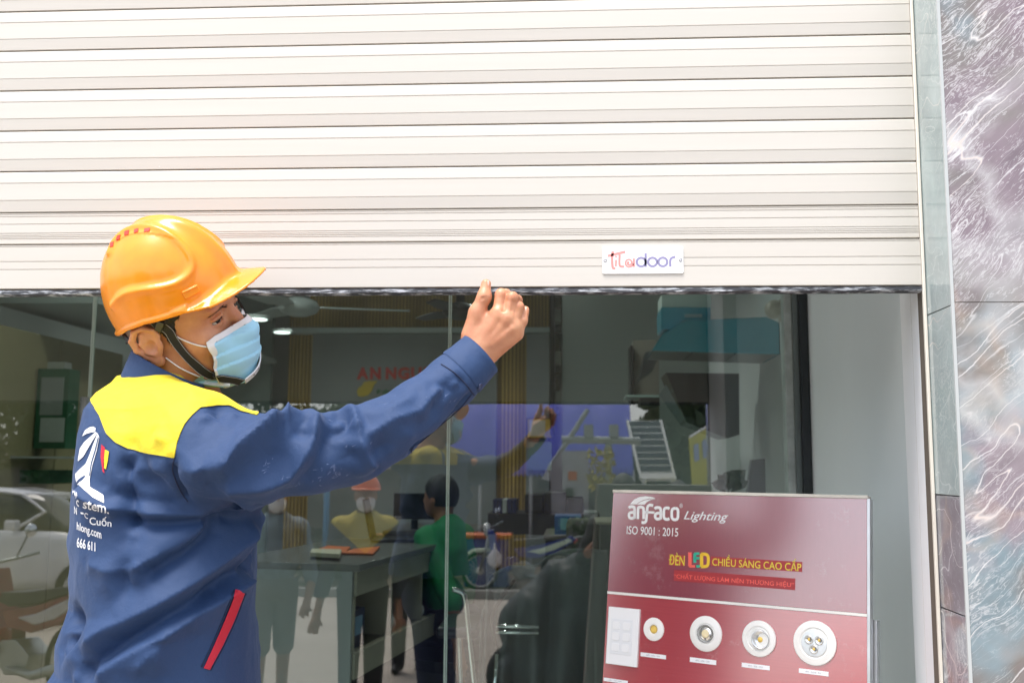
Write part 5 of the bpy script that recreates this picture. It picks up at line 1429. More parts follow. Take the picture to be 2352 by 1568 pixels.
# left: tall olive cabinets
olive = mat('olive_cabinet', (.24, .21, .115), .45, var=.08, vscale=3); olived = mat('olive_joint', (.06, .05, .03), .6)
c1 = empty('tall_cabinet', (-3.1, 6.2, .12), 'tall olive brown cupboards along the left wall of the shop', 'cabinet')
XC = -2.95; ztop = at(172, 800, 6.0).z
yy = [3.9, 4.75, 5.55, 6.35]
for i in range(3): MB().box((-3.39, yy[i] + .003, .14), (XC, yy[i + 1] - .003, ztop)).obj('cabinet_bay', olive, c1, bevel=.003)
c2 = empty('wall_cupboard', (-2.4, 7.6, .12), 'low olive wall cupboards across the back left corner', 'cabinet')
xe = at(300, 850, 7.6).x; xs_ = -3.38; n_ = 3
for i in range(n_):
    a = xs_ + (xe - xs_) * i / n_; b = xs_ + (xe - xs_) * (i + 1) / n_
    MB().box((a + .003, 7.6, .14), (b - .003, 8.1, at(172, 850, 7.6).z)).obj('cupboard_door', olive, c2, bevel=.003)
# green boxed fire extinguisher style product on the cupboard
zl_ = cz(0, 700, 467 / 300)
gb = mat('green_box', (.012, .075, .035), .5)
pb = empty('boxed_product', at(*zl_(200, 650), 5.3), 'slim green and grey boxed appliance hanging on the olive cabinet', 'boxed appliance')
boxp('box', *zl_(150, 345), *zl_(252, 655), 5.3, .12, gb, pb); boxp('window', *zl_(162, 378), *zl_(240, 525), 5.296, .004, mat('box_face', (.20, .22, .21), .5), pb)
boxp('box_top', *zl_(186, 318), *zl_(250, 344), 5.32, .08, mat('pale_tap', (.45, .47, .45), .3, metal=.5), pb)
boxp('lower_band', *zl_(158, 535), *zl_(246, 630), 5.296, .004, mat('box_face2', (.30, .33, .31), .5), pb)
meta(boxp('carton', *zl_(60, 738), *zl_(190, 792), 5.2, .3, gb), 'low dark green carton on a shelf of the olive cabinet', 'carton')
sh_ = meta(boxp('wall_shelf', *zl_(0, 684), *zl_(280, 694), 5.1, .35, mat('shelf_grey', (.35, .37, .36), .5)), 'thin grey shelf across the olive cabinets at left', 'shelf')
ac = empty('air_conditioner', at(190, 705, 6.8), 'dark slim air conditioner high on the left wall', 'air conditioner')
boxp('casing', *zl_(245, 50), *zl_(400, 96), 6.8, .25, mat('ac_dark', (.10, .11, .11), .5), ac, bevel=.02); boxp('outlet_slot', *zl_(268, 80), *zl_(395, 90), 6.79, .01, gm, ac)
# ceiling fans
def fan(px, py, Y, m, label, rad, cone=True):
    c = at(px, py, Y); f = empty('ceiling_fan', c, label, 'ceiling fan')
    I = Matrix.Translation(c)
    MB().lathe([(.05, -.05), (.10, -.03), (.12, .0), (.10, .035), (.04, .06)], I, 24).obj('motor_hub', m, f, smooth=True)
    MB().lathe([(.06, .06), (.11, .17), (.10, .20)] if cone else [(.03, .06), (.03, .4)], I, 20).obj('canopy', m, f, smooth=True)
    MB().tube([c + Vector((0, 0, .1)), (c.x, c.y, 3.24)], .012, 8).obj('down_rod', m, f)
    for k in range(3):
        a = R(15 + 120 * k); Q = I @ Matrix.Rotation(a, 4, 'Z') @ Matrix.Rotation(R(10), 4, 'X')
        MB().prism([(.10, -.03, 0), (.22, -.07, 0), (rad, -.05, 0), (rad + .02, .02, 0), (.22, .06, 0), (.10, .03, 0)], (0, 0, .008), Q).obj('blade', m, f)
fan(687, 706, 5.6, mat('pale_fan', (.30, .33, .33), .4), 'pale grey ceiling fan in front of the timber wall', .62)
fan(1057, 716, 6.4, mat('black_fan', (.012, .012, .014), .4), 'black ceiling fan hanging between glass joint and raised hand', .45, False)
# downlights in the ceiling / soffit seen left of the timber wall
dl = mat('lit_downlight', (1, 1, 1), .5, emit=(.9, 1.0, .95), es=1.2)
for i, (px, py) in enumerate(((590, 733), (648, 763))):
    Y = 5.6 + i * 1.6; p = at(px, py, Y)
    l = empty('soffit_light', p, ('small lit round lamp in the soffit just right of the hard hat', 'small lit round lamp in the soffit at the edge of the timber wall')[i], 'ceiling lamp')
    I = Matrix.Translation(p)
    MB().lathe([(.075, .0), (.075, .02), (.06, .02)], I, 20).obj('trim', mat('pale_trim', (.55, .6, .6), .3), l); MB().lathe([(.058, -.004), (.055, .012)], I, 20).obj('lens', dl, l)
    ld = bpy.data.lights.new('soffit_lamp', 'SPOT'); ld.energy = 4; ld.spot_size = R(120); ld.shadow_soft_size = .06; ld.color = (.95, 1, .97)
    lo_ = bpy.data.objects.new('bulb', ld); COL.objects.link(lo_); lo_.parent = l; lo_.location = (0, 0, -.02)
sof = mat('soffit_grey', (.30, .34, .33), .7)
MB().box((at(500, 0, 8.3).x, 5.2, at(590, 730, 5.6).z + .025), (at(650, 0, 8.3).x, 8.5, at(590, 730, 5.6).z + .06)).obj('soffit_panel', sof, kind='structure')
MB().box((at(300, 0, 8.5).x, 8.5, .12), (at(652, 0, 8.5).x, 8.58, 3.2)).obj('partition_wall', mat('teal_grey_wall', (.17, .21, .20), .6), kind='structure')
# unseen round lamps added over the shop floor to brighten the room
for i, (x, y) in enumerate(((-1.9, 4.7), (-.4, 4.7), (1.1, 4.7), (-1.9, 7.0), (-.4, 7.0))):
    l = empty('added_downlight', (x, y, 3.25), ('added unseen ceiling lamp over the olive cabinets at front left', 'added unseen ceiling lamp above the near end of the counter', 'added unseen ceiling lamp above the teal cooker hood', 'added unseen ceiling lamp at the back before the wall cupboards', 'added unseen ceiling lamp at the back before the timber wall')[i], 'ceiling lamp', 'unseen lamps added to brighten the shop')
    I = Matrix.Translation((x, y, 3.225)); MB().lathe([(.09, .0), (.09, .02), (.07, .02)], I, 20).obj('trim', MATS['pale_trim'], l); MB().lathe([(.068, -.004), (.065, .012)], I, 20).obj('lens', dl, l)
    ld = bpy.data.lights.new('added_ceiling_lamp', 'SPOT'); ld.energy = 18; ld.spot_size = R(150); ld.spot_blend = .6; ld.shadow_soft_size = .07; ld.color = (.98, 1, .95)
    lo_ = bpy.data.objects.new('bulb', ld); COL.objects.link(lo_); lo_.parent = l; lo_.location = (0, 0, -.04)
# wall pier on the right, with a rack edge
MB().box((at(1292, 0, 7.0).x, 7.0, .12), (at(1520, 0, 7.0).x + .4, 9.19, 3.24)).obj('pier_wall', mat('pier_grey', (.40, .44, .43), .65), kind='structure')
rk = empty('display_rack', at(1278, 950, 6.9), 'narrow dark display rack edge with packets beside the grey pier', 'rack')
boxp('upright', 1264, 678, 1274, 1000, 6.8, .04, gm, rk)
rb = np.random.RandomState(4)
for k in range(9):
    y0 = 684 + k * 31; boxp('packet', 1275, y0, 1284 + rb.uniform(0, 6), y0 + rb.uniform(18, 27), 6.8 + rb.uniform(0, .05), .05, mat('packet%d' % (k % 3), [(.10, .09, .07), (.25, .26, .24), (.05, .05, .05)][k % 3], .6), rk)
# range hoods on the right ----------------------------------------------
z5 = cz(1100, 700, 2352 / 960)
teal = mat('teal_enamel', (.006, .30, .42), .22, coat=.3); under = mat('hood_underside', (.22, .23, .23), .35, metal=.6)
hY = 4.6
def p5(x, y, Y=hY): return at(*z5(x, y), Y)
hood = empty('range_hood', p5(1700, 440), 'bright teal cooker hood with chimney hanging by the right wall', 'cooker hood')
H = [p5(1300, 430), p5(1362, 330), p5(1500, 247), p5(1998, 226), p5(2078, 262), p5(2082, 455)]
MB().prism(H, Vector((0, .03, 0))).obj('front_panel', teal, hood, bevel=.004)
Bk = [h + Vector((0, .42, 0)) for h in H]
MB().add([H[0], H[1], H[2], H[3], Bk[0] + Vector((0, 0, 0)), Bk[1], Bk[2], Bk[3], H[4], Bk[4], H[5], Bk[5]], [(0, 1, 5, 4), (1, 2, 6, 5), (2, 3, 7, 6), (3, 8, 9, 7), (8, 10, 11, 9)]).obj('side_panels', teal, hood)
MB().add([H[0] + Vector((.01, .02, .002)), H[5] + Vector((-.01, .02, .002)), Bk[5] + Vector((-.01, 0, -.0)), Bk[0] + Vector((.01, 0, 0))], [(0, 1, 2, 3)]).obj('underside', under, hood)
for k in (.32, .66): 
    a = H[0].lerp(H[5], k) + Vector((0, .04, -.001)); b = Bk[0].lerp(Bk[5], k) + Vector((0, -.04, -.001)); MB().tube([a, b], .004, 6).obj('filter_seam', gm, hood)
boxp('chimney', *z5(1355, 168), *z5(1660, 300), hY + .16, .25, teal, hood); 
for k in range(12): boxp('vent_slit', *z5(1500 + k * 9, 207), *z5(1505 + k * 9, 228), hY + .156, .004, mat('pale_trim', (.55, .6, .6), .3), hood)
boxp('flue_cover', *z5(1358, 88), *z5(1662, 166), hY + .17, .22, mat('white_flue', (.50, .58, .55), .5), hood)
gh = empty('glass_hood', p5(1600, 700, 4.9), 'black tilted glass cooker hood below the teal one', 'cooker hood')
blkg = mat('black_gloss', (.006, .007, .008), .12)
MB().prism([p5(1385, 566, 4.9), p5(1832, 572, 4.9), p5(1834, 945, 4.9), p5(1760, 968, 4.9), p5(1510, 872, 4.9)], Vector((0, .3, 0))).obj('glass_face', blkg, gh)
MB().prism([p5(1340, 700, 4.86), p5(1385, 640, 4.86), p5(1500, 850, 4.86), p5(1470, 880, 4.86)], Vector((0, .02, 0))).obj('steel_lip', mat('hood_lip', (.25, .29, .29), .3, metal=.5), gh)
st_ = empty('wall_display', p5(1250, 700, 5.4), 'beige display panel with glass shelf and small hood left of the teal hood', 'display panel')
boxp('panel', *z5(1185, 366), *z5(1345, 850), 5.5, .3, mat('beige_panel', (.22, .20, .165), .6), st_); boxp('panel_edge', *z5(1165, 400), *z5(1184, 850), 5.45, .2, gm, st_)
boxp('glass_shelf', *z5(1140, 702), *z5(1350, 716), 5.2, .3, mat('shelf_glass_edge', (.42, .55, .52), .2), st_); boxp('shelf_items', *z5(1225, 716), *z5(1345, 770), 5.25, .15, gm, st_)
MB().prism([p5(1218, 612, 5.2), p5(1260, 440, 5.2), p5(1330, 430, 5.2), p5(1340, 470, 5.2), p5(1300, 560, 5.2)], Vector((0, .2, 0))).obj('small_hood', mat('smoke_grey', (.05, .055, .06), .25), st_)
for y in (860, ): pass
# alarm sounder
al = empty('alarm_dome', p5(2050, 180, 4.0), 'round beige alarm box high beside the dark door frame', 'alarm box')
M = frame(p5(2045, 182, 4.0), (1, 0, 0), (0, 0, 1), (0, -1, 0)); r_ = (p5(2105, 182, 4.0) - p5(1988, 182, 4.0)).length / 2
MB().lathe([(r_, 0), (r_, .02), (r_ * .85, .045), (r_ * .5, .06), (.001, .065)], M, 32).obj('dome', mat('beige_plastic', (.42, .38, .30), .4), al, smooth=True)
boxp('side_block', *z5(2080, 115), *z5(2130, 248), 4.0, .04, mat('beige_plastic', (.42, .38, .30), .4), al, bevel=.004)
# leaning dark panel and plant in the right corner
MB().prism([p5(1885, 1300, 4.3), p5(1910, 1100, 4.3), p5(1990, 1092, 4.3), p5(1995, 1310, 4.3)], Vector((0, .05, 0))).obj('leaning_panel', gm); bpy.data.objects['leaning_panel']['label'] = 'narrow dark panel leaning on the right wall behind the board'; bpy.data.objects['leaning_panel']['category'] = 'panel'
leafm = mat('dark_leaf', (.02, .05, .018), .4)
pt = empty('potted_plant', p5(1750, 1290, 4.2), 'dark broad leaved pot plant behind the display board', 'plant')
for (x0, y0, x1, y1, w_) in ((1740, 1290, 1800, 1160, .03), (1760, 1290, 1875, 1160, .035), (1770, 1300, 1700, 1190, .03), (1780, 1300, 1890, 1230, .03), (1750, 1300, 1660, 1240, .03)):
    a = p5(x0, y0, 4.2); b = p5(x1, y1, 4.15); m_ = (a + b) / 2 + Vector((0, -.03, .02)); s = (b - a).cross(Vector((0, 1, 0))).normalized() * w_
    MB().add([a, m_ - s, b, m_ + s, m_ + Vector((0, .012, 0))], [(0, 1, 4), (1, 2, 4), (2, 3, 4), (3, 0, 4)]).obj('leaf', leafm, pt)
MB().lathe([(.09, -.0), (.11, .2), (.10, .2), (.09, .18)], Matrix.Translation((p5(1755, 1290, 4.2).x, 4.2, p5(1755, 1290, 4.2).z - .22)), 20).obj('pot', gm, pt)
MB().box((p5(1755, 0, 4.2).x - .25, 4.05, .12), (p5(1755, 0, 4.2).x + .4, 4.45, p5(1755, 1290, 4.2).z - .22)).obj('low_cabinet', mat('pale_cabinet', (.40, .42, .40), .5), label='pale low cabinet under the pot plant', cat='cabinet')

# counter -----------------------------------------------------------------
z6 = cz(620, 1150, 2352 / 940)
CZT = 1.22                                                     # top of the counter
def onz(px, py, z):
    r = ray(px, py); return CAM + r * ((z - CAM.z) / r.z)
ctr = empty('reception_counter', (0, 0, 0), 'long grey brown reception counter with drawers and open niches', 'counter')
A0 = onz(*z6(665, 648), CZT); A1 = onz(*z6(1235, 500), CZT)                # near left and far right corners of the drawer front
ctr.location = (A0.x, A0.y, .12)
dv = (A1 - A0); dv.z = 0; LN = dv.length * 1.02; dv.normalize(); dn = Vector((dv.y, -dv.x, 0))        # dn faces the customer (right)
if dn.x < 0: dn = -dn
CMx = frame(A0, dv, -dn, (0, 0, 1))                                # x along the counter, y inwards
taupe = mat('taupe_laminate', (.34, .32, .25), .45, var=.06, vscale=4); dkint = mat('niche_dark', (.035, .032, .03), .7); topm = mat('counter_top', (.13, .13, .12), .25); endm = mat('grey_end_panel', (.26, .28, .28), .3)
H0 = CZT - .12
def cb(name, x0, y0, z0, x1, y1, z1, m, parent=ctr, **kw):
    return MB().box((x0, y0, z0 - CZT), (x1, y1, z1 - CZT), CMx).obj(name, m, parent, **kw)
cb('counter_top', -.02, -.03, CZT - .03, LN, .62, CZT, topm, bevel=.003)
cb('end_panel', -.02, .0, .12, -.0, .60, CZT - .03, endm)
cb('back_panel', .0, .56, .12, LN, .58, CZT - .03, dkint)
nb_ = 3
for i in range(nb_):
    a = LN * i / nb_ + .002; b = LN * (i + 1) / nb_ - .002
    cb('upper_drawer', a, -.012, CZT - .135, b, .02, CZT - .033, taupe, bevel=.002)
    cb('niche_divider', a - .01, -.005, CZT - .37, a + .01, .5, CZT - .136, taupe)
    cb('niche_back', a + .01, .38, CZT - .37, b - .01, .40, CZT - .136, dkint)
    cb('shelf_front', a, -.012, CZT - .48, b, .02, CZT - .372, taupe, bevel=.002)
    cb('niche_floor', a, .021, CZT - .40, b, .4, CZT - .385, taupe)
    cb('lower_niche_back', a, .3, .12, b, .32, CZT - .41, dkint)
# things kept in the niches
dark_blue = mat('dark_blue_box', (.01, .025, .09), .4); pale_blue = mat('pale_blue_label', (.25, .45, .7), .4)
t = empty('boxed_router', CMx @ Vector((.12, .1, -.38)), 'dark blue carton with light blue label in the first counter niche', 'carton')
MB().box((.03, .06, -.384), (.30, .3, -.22), CMx).obj('carton_body', dark_blue, t); MB().box((.18, .056, -.33), (.26, .06, -.25), CMx).obj('carton_label', pale_blue, t)
for i, (u, lb) in enumerate(((.40, 'grey roll lying in the second counter niche'), (.72, 'pale paper roll lying in the far counter niche'))):
    q0 = CMx @ Vector((LN * u, .05, -.335)); q1 = CMx @ Vector((LN * (u + .15), .14, -.335)); MB().tube([q0, q1], .045, 16).obj('paper_roll', mat('grey_roll', (.42, .43, .43), .6), label=lb, cat='paper roll', smooth=True)
# second counter on the left side behind the worker's body (white top)
# on the counter: folders, papers, laptop, monitor
orf = mat('orange_paper', (.62, .13, .02), .6); crm = mat('cream_paper', (.50, .46, .34), .6)
def onc(px, py, dz=0): return onz(px, py, CZT + dz)
def flat(name, pts, m, dz, th, label, cat):
    P = [onc(*z6(*p), dz) for p in pts]; return MB().prism(P, (0, 0, th)).obj(name, m, label=label, cat=cat)
flat('orange_folder', [(400, 575), (500, 540), (640, 548), (600, 585)], orf, .004, .006, 'orange paper folder spread at the near end of the counter', 'folder')
flat('cream_book', [(388, 600), (400, 575), (585, 580), (572, 612)], crm, .012, .018, 'cream covered thick book at the near end of the counter', 'book')
flat('orange_folder', [(590, 585), (660, 560), (825, 545), (780, 590)], orf, .004, .006, 'orange folder lying right of the cream book', 'folder')
lp = empty('laptop', onc(*z6(870, 500)), 'open dark laptop on the counter facing the seated man', 'laptop')
lc = onc(*z6(840, 500)); Ml = frame(lc, (1, .1, 0), (-.1, 1, 0))
MB().box((-.05, -.16, .002), (.22, .14, .018), Ml).obj('keyboard_base', gm, lp, bevel=.003)
Ms = Ml @ Matrix.Translation((-.05, 0, .015)) @ Matrix.Rotation(R(-12), 4, 'Y'); MB().box((-.006, -.16, 0), (.004, .14, .22), Ms).obj('screen_lid', mat('laptop_lid', (.02, .02, .022), .3), lp, bevel=.003)
mn_ = empty('monitor', at(*z6(1010, 300), 5.9), 'wide black computer monitor left of the seated man', 'monitor')
boxp('screen', *z6(912, 205), *z6(1180, 370), 5.9, .04, blkg, mn_, bevel=.004); boxp('stand', *z6(1020, 370), *z6(1060, 430), 5.93, .03, gm, mn_)
MB().box((at(*z6(900, 0), 6.0).x, 5.75, .12), (at(*z6(1450, 0), 6.0).x, 6.5, at(*z6(1000, 425), 6.0).z)).obj('back_desk', mat('dark_desk', (.06, .055, .05), .5), label='dark desk behind the counter carrying the monitor', cat='desk')
# shelf of binders, boxes, water pack at the back right
bnd = mat('navy_binder', (.01, .018, .08), .5)
Yb = 6.6
for i in range(5):
    x = 1532 + i * 30; o = boxp('ring_binder', *z6(x, 245), *z6(x + 26, 330), Yb, .25, bnd if i != 2 else mat('white_binder', (.4, .42, .42), .5), label=('leftmost navy ring binder of the row on the back shelf', 'second navy ring binder from the left on the back shelf', 'white spined ring binder in the middle of the row', 'fourth ring binder, navy, right of the white one', 'rightmost navy ring binder of the row on the back shelf')[i], cat='ring binder', group='ring binders on the back shelf')
cbm = mat('storage_black', (.015, .016, .018), .6)  # plain black of the storage unit and crates
bsd = meta(boxp('storage_unit', *z6(1500, 332), *z6(2200, 470), Yb, .5, cbm), 'long black storage unit behind the seated man', 'cabinet')
bt = empty('black_stack', at(*z6(1850, 270), Yb), 'heap of black equipment on the storage unit at the back', 'equipment')
for a, b, c, d in ((1730, 210, 1850, 331), (1852, 200, 1990, 331), (1990, 232, 2100, 331)): boxp('crate', *z6(a, b), *z6(c, d), Yb + .05, .3, cbm, bt, bevel=.01)
wb = mat('blue_carton', (.02, .10, .30), .5)
wbx = empty('blue_carton', at(*z6(2000, 410), 5.6), 'blue and white printed carton on the floor stack beside the board', 'carton')
boxp('carton_body', *z6(1918, 350), *z6(2085, 470), 5.6, .3, wb, wbx); boxp('white_label', *z6(2010, 358), *z6(2082, 440), 5.595, .005, mat('label_white', (.45, .46, .42), .5), wbx); boxp('emblem', *z6(1955, 362), *z6(2000, 435), 5.595, .005, mat('label_aqua', (.20, .42, .5), .5), wbx)
gbx = meta(boxp('grey_carton', *z6(2105, 325), *z6(2188, 455), 5.7, .3, mat('carton_grey', (.28, .30, .30), .6)), 'grey carton standing right of the blue one', 'carton')
tb = meta(boxp('low_table', *z6(1850, 470), *z6(2200, 500), 5.5, .6, mat('table_taupe', (.14, .12, .10), .5)), 'low brown table under the cartons', 'table')
boxp('table_apron', *z6(1860, 500), *z6(2190, 640), 5.6, .45, mat('dark_desk', (.06, .055, .05), .5), tb)
# side counter on the right behind the board
sc_ = empty('side_cabinet', at(*z6(2200, 900), 4.2), 'grey cabinet side just left of the display board', 'cabinet')
boxp('side_panel', *z6(2165, 640), *z6(2205, 1500), 4.3, .02, mat('cabinet_side', (.16, .18, .17), .4), sc_); boxp('top', *z6(2180, 385), *z6(2330, 402), 4.35, .4, taupe, sc_); boxp('door', *z6(2206, 402), *z6(2330, 1500), 4.36, .3, mat('cabinet_door', (.10, .11, .105), .4), sc_)
# ================================================================== PEOPLE (simple builder for small figures)
sk2 = mat('skin_small', (.30, .145, .085), .5, var=.08, vscale=20)
def figure(label, base, H, face, shirt, legs, arms, sleeve='short', sit=False, shorts=False, helmet=None, mask_=None, hat_hair=True, yoke_=None, group=None, lean=0.0, h=.013, dark_skin=False):
    """base: point under the feet; H: height; face: heading angle; arms: (elbow, hand) per side in units of H, x ahead, y left, z up"""
    t = empty('person', base, label, 'person', group); q = H
    Mx = Matrix.Translation(base) @ Matrix.Rotation(face, 4, 'Z')
    A3 = np.array(Mx.to_3x3()); T3 = np.array(Mx.translation)
    W = lambda V: np.asarray(V, float) @ A3.T + T3
    zh = .53 * q if not sit else .33 * q      # hip height
    L0 = lean
    P = lambda x, y, z: (x * q, y * q, z * q)
    hz = zh / q
    sz = hz + .285                            # shoulders
    sx = L0; HD = (sx + .02, 0, hz + .40)
    if sit: K = [P(.24, s * .075, hz + .0) for s in (1, -1)]; FT = [P(.26, s * .07, .03) for s in (1, -1)]
    else: K = [P(.02 + .03 * s, s * .054, .28) for s in (1, -1)]; FT = [P(-.01 + .05 * s, s * .056, .04) for s in (1, -1)]
    def arms_d(X, r0, r1, r2, upto=2, k=.01):
        d = None
        for s, (el, ha) in zip((1, -1), arms):
            pts = [P(sx, s * .105, sz - .015), P(*el)]; rs = [r0, r1]
            if upto > 1: pts.append(P(*ha)); rs.append(r2)
            e = chain(X, pts, rs, .01); d = e if d is None else np.minimum(d, e)
        return d
    def sd_body(X):
        d = ell(X, P(HD[0], 0, HD[2] + .005), (.056 * q, .046 * q, .066 * q))
        d = smin(d, ell(X, P(HD[0] + .022, 0, HD[2] - .028), (.036 * q, .034 * q, .040 * q)), .02)
        d = smin(d, ell(X, P(HD[0] + .060, 0, HD[2] - .012), (.010 * q, .008 * q, .014 * q)), .012)
        M_ = np.stack([X[:, 0], np.abs(X[:, 1]), X[:, 2]], 1)
        d = smin(d, ell(M_, P(HD[0] - .002, .046, HD[2] - .006), (.012 * q, .005 * q, .017 * q)), .006)
        d = smin(d, cap(X, P(HD[0] - .012, 0, HD[2] - .03), P(sx, 0, sz), .030 * q, .034 * q), .02)
        d = smin(d, ell(X, P(sx * .6, 0, hz + .18), (.062 * q, .095 * q, .14 * q)), .03)
        d = smin(d, arms_d(X, .026 * q, .022 * q, .015 * q), .015)
        for s, (el, ha) in zip((1, -1), arms):
            v = np.array(P(*ha)) - np.array(P(*el)); v /= np.linalg.norm(v); c = np.array(P(*ha)); w_ = np.cross(v, (0, 0, 1.0) if abs(v[2]) < .9 else (1.0, 0, 0)); w_ /= np.linalg.norm(w_)
            d = smin(d, cap(X, c, c + v * .045 * q, .017 * q, .020 * q), .01)
            for j in (-1.5, -.5, .5, 1.5): d = smin(d, cap(X, c + v * .045 * q + w_ * j * .011 * q, c + v * (.092 - abs(j) * .006) * q + w_ * j * .013 * q, .0062 * q, .005 * q), .004)
            d = smin(d, cap(X, c + v * .01 * q, c + v * .05 * q + w_ * .035 * q, .008 * q, .0055 * q), .008)
        for s, kn_, ft in zip((1, -1), K, FT):
            d = smin(d, chain(X, [P(.0, s * .05, hz), kn_, ft], [.05 * q, .032 * q, .022 * q], .01), .02)
        return d
    lo = (-.35 * q, -.45 * q, -.02); hi = (.55 * q, .45 * q, (hz + .55) * q)
    allp = [P(*e) for a in arms for e in a]; lo = tuple(min(lo[i], min(p[i] for p in allp) - .2 if i < 2 else lo[i]) for i in range(3)); hi = tuple(max(hi[i], max(p[i] for p in allp) + .2) for i in range(3))
    V, F = nets(sd_body, lo, hi, h); obj('body', W(V), F, sk2, t, smooth=True)
    def sd_shirt(X):
        d = ell(X, P(sx * .6, 0, hz + .16), (.082 * q, .108 * q, .19 * q)); d = smin(d, cap(X, P(sx, .085, sz - .02), P(sx, -.085, sz - .02), .048 * q), .03)
        d = smin(d, arms_d(X, .040 * q, .033 * q, .026 * q, 2 if sleeve == 'long' else 1), .02)
        d = smax(d, -cap(X, P(HD[0] - .01, 0, HD[2]), P(sx, 0, sz + .01), .035 * q), .006)
        return np.maximum(d, P(0, 0, hz - .03)[2] - X[:, 2]) + noise3(X, 22, 5) * .006
    V, F = nets(sd_shirt, lo, hi, h); so = obj('shirt', W(V), F, shirt, t, smooth=True)
    if yoke_:
        cv, cf, _ = clip(V, F, P(0, 0, sz - .13)[2] - V[:, 2] + .9 * np.abs(V[:, 1])); cnn = vnormals(cv, cf); a_, b_ = shell(cv, cf, cnn, .003, .0005); obj('yoke', W(a_), b_, yoke_, so, smooth=True)
    def sd_tr(X):
        d = ell(X, P(0, 0, hz), (.085 * q, .10 * q, .07 * q))
        for s, kn_, ft in zip((1, -1), K, FT):
            e = cap(X, P(0, s * .052, hz), kn_, .060 * q, .047 * q) if shorts else chain(X, [P(.0, s * .052, hz), kn_, ft], [.060 * q, .045 * q, .036 * q], .01); d = smin(d, e, .02)
        return d
    V, F = nets(sd_tr, lo, hi, h * 1.2); obj('trousers', W(V), F, legs, t, smooth=True)
    for ft in FT:
        V, F = nets(lambda X: np.maximum(cap(X, ft, (ft[0] + .085 * q, ft[1], .022 * q), .026 * q, .020 * q), -X[:, 2] + .001), (ft[0] - .1, ft[1] - .1, -.01), (ft[0] + .25, ft[1] + .1, .15), .012)
        obj('shoe', W(V), F, MATS['black_leather'], t, smooth=True)
    if helmet:
        hd = lambda X: np.maximum(smin(np.maximum(ell(X, P(HD[0], 0, HD[2] + .02), (.075 * q, .064 * q, .075 * q)), P(0, 0, HD[2] + .022)[2] - X[:, 2]), np.maximum(ell(X, P(HD[0] + .03, 0, HD[2] + .024), (.085 * q, .060 * q, .03 * q)), np.abs(X[:, 2] - P(0, 0, HD[2] + .026)[2]) - .003), .008), -1)
        V, F = nets(hd, P(HD[0] - .12, -.12, HD[2] - .03), P(HD[0] + .16, .12, HD[2] + .13), .008); obj('helmet', W(V), F, helmet, t, smooth=True)
    else:
        hr = lambda X: smax(smax(ell(X, P(HD[0] - .004, 0, HD[2] + .012), (.062 * q, .051 * q, .066 * q)), (X[:, 0] - (HD[0] + .030) * q) * .8 - (X[:, 2] - (HD[2] + .012) * q) * .7, .005), P(0, 0, HD[2] - .03)[2] - X[:, 2], .005) + noise3(X, 90, 7) * .0015
        V, F = nets(hr, P(HD[0] - .1, -.1, HD[2] - .06), P(HD[0] + .1, .1, HD[2] + .1), .007); obj('hair', W(V), F, hairm, t, smooth=True)
    if mask_:
        ms = lambda X: np.maximum(ell(X, P(HD[0] + .024, 0, HD[2] - .032), (.045 * q, .041 * q, .040 * q)), (HD[0] + .02) * q - X[:, 0])
        V, F = nets(ms, P(HD[0], -.07, HD[2] - .1), P(HD[0] + .1, .07, HD[2] + .03), .006); obj('face_mask', W(V), F, mask_, t, smooth=True)
    return t, W, P
green = mat('green_polo', (.006, .19, .06), .7, var=.12, vscale=9); khaki = mat('khaki_trousers', (.22, .18, .12), .8)
dkt = mat('dark_trousers', (.02, .022, .03), .8); yels = mat('yellow_shirt', (.45, .36, .015), .7); dnav = mat('dark_navy_shirt', (.018, .022, .04), .7)
# seated man in green polo behind the counter's far end
gx = at(1050, 1300, 5.6)
gt, GW, GP = figure('man in green polo shirt seated at the counter, seen from behind beyond the glass', Vector((gx.x, 5.6, .22)), 1.70, R(152), green, dkt,
    [((-.10, .17, .42), (-.14, .19, .28)), ((.14, -.16, .50), (.32, -.10, .565))], sit=True, lean=.05)
# left arm hangs to the chair: his own left is towards the camera
meta(MB().lathe([(.03, 0), (.05, .4), (.26, .44), (.27, .5), (.001, .52)], Matrix.Translation((gx.x, 5.6, .12)), 20).obj('stool', mat('stool_black', (.02, .02, .02), .5)), 'black round stool under the seated man', 'stool')
yp2 = mat('yellow_back_print', (.50, .48, .03), .6)
# chrome framed chairs inside the glass
chrome2 = mat('chrome_tube', (.75, .76, .76), .08, metal=1.0); drape = mat('dark_grey_drape', (.13, .14, .14), .75, bump=.3, bscale=30, bdist=.01)
ch = empty('chrome_chair', at(1080, 1500, 4.6), 'chrome tube chair just right of the glass joint', 'chair')
MB().tube(spline([at(1040, 1352, 4.6), at(1062, 1362, 4.6), at(1070, 1390, 4.6), at(1084, 1530, 4.6), at(1096, 1640, 4.6)], 5), .012, 10).obj('frame', chrome2, ch, smooth=True)
MB().tube(spline([at(1040, 1420, 5.0), at(1052, 1440, 5.0), at(1060, 1640, 5.0)], 4), .012, 10).obj('leg', chrome2, ch, smooth=True)
a = at(1000, 1440, 4.6); MB().box((a.x, 4.6, a.z - .05), (a.x + .2, 5.05, a.z)).obj('seat', gm, ch, bevel=.02)
c2_ = empty('draped_chair', at(1250, 1560, 4.1), 'chair draped with dark grey cloth, chrome bars showing below the fold', 'chair')
Yc = 4.15
for (y0, r_) in ((1437, .008), (1451, .007)): MB().tube([at(1140, y0, Yc - .06), at(1237, y0 + 2, Yc - .06)], r_, 10).obj('cross_bar', chrome2, c2_, smooth=True)
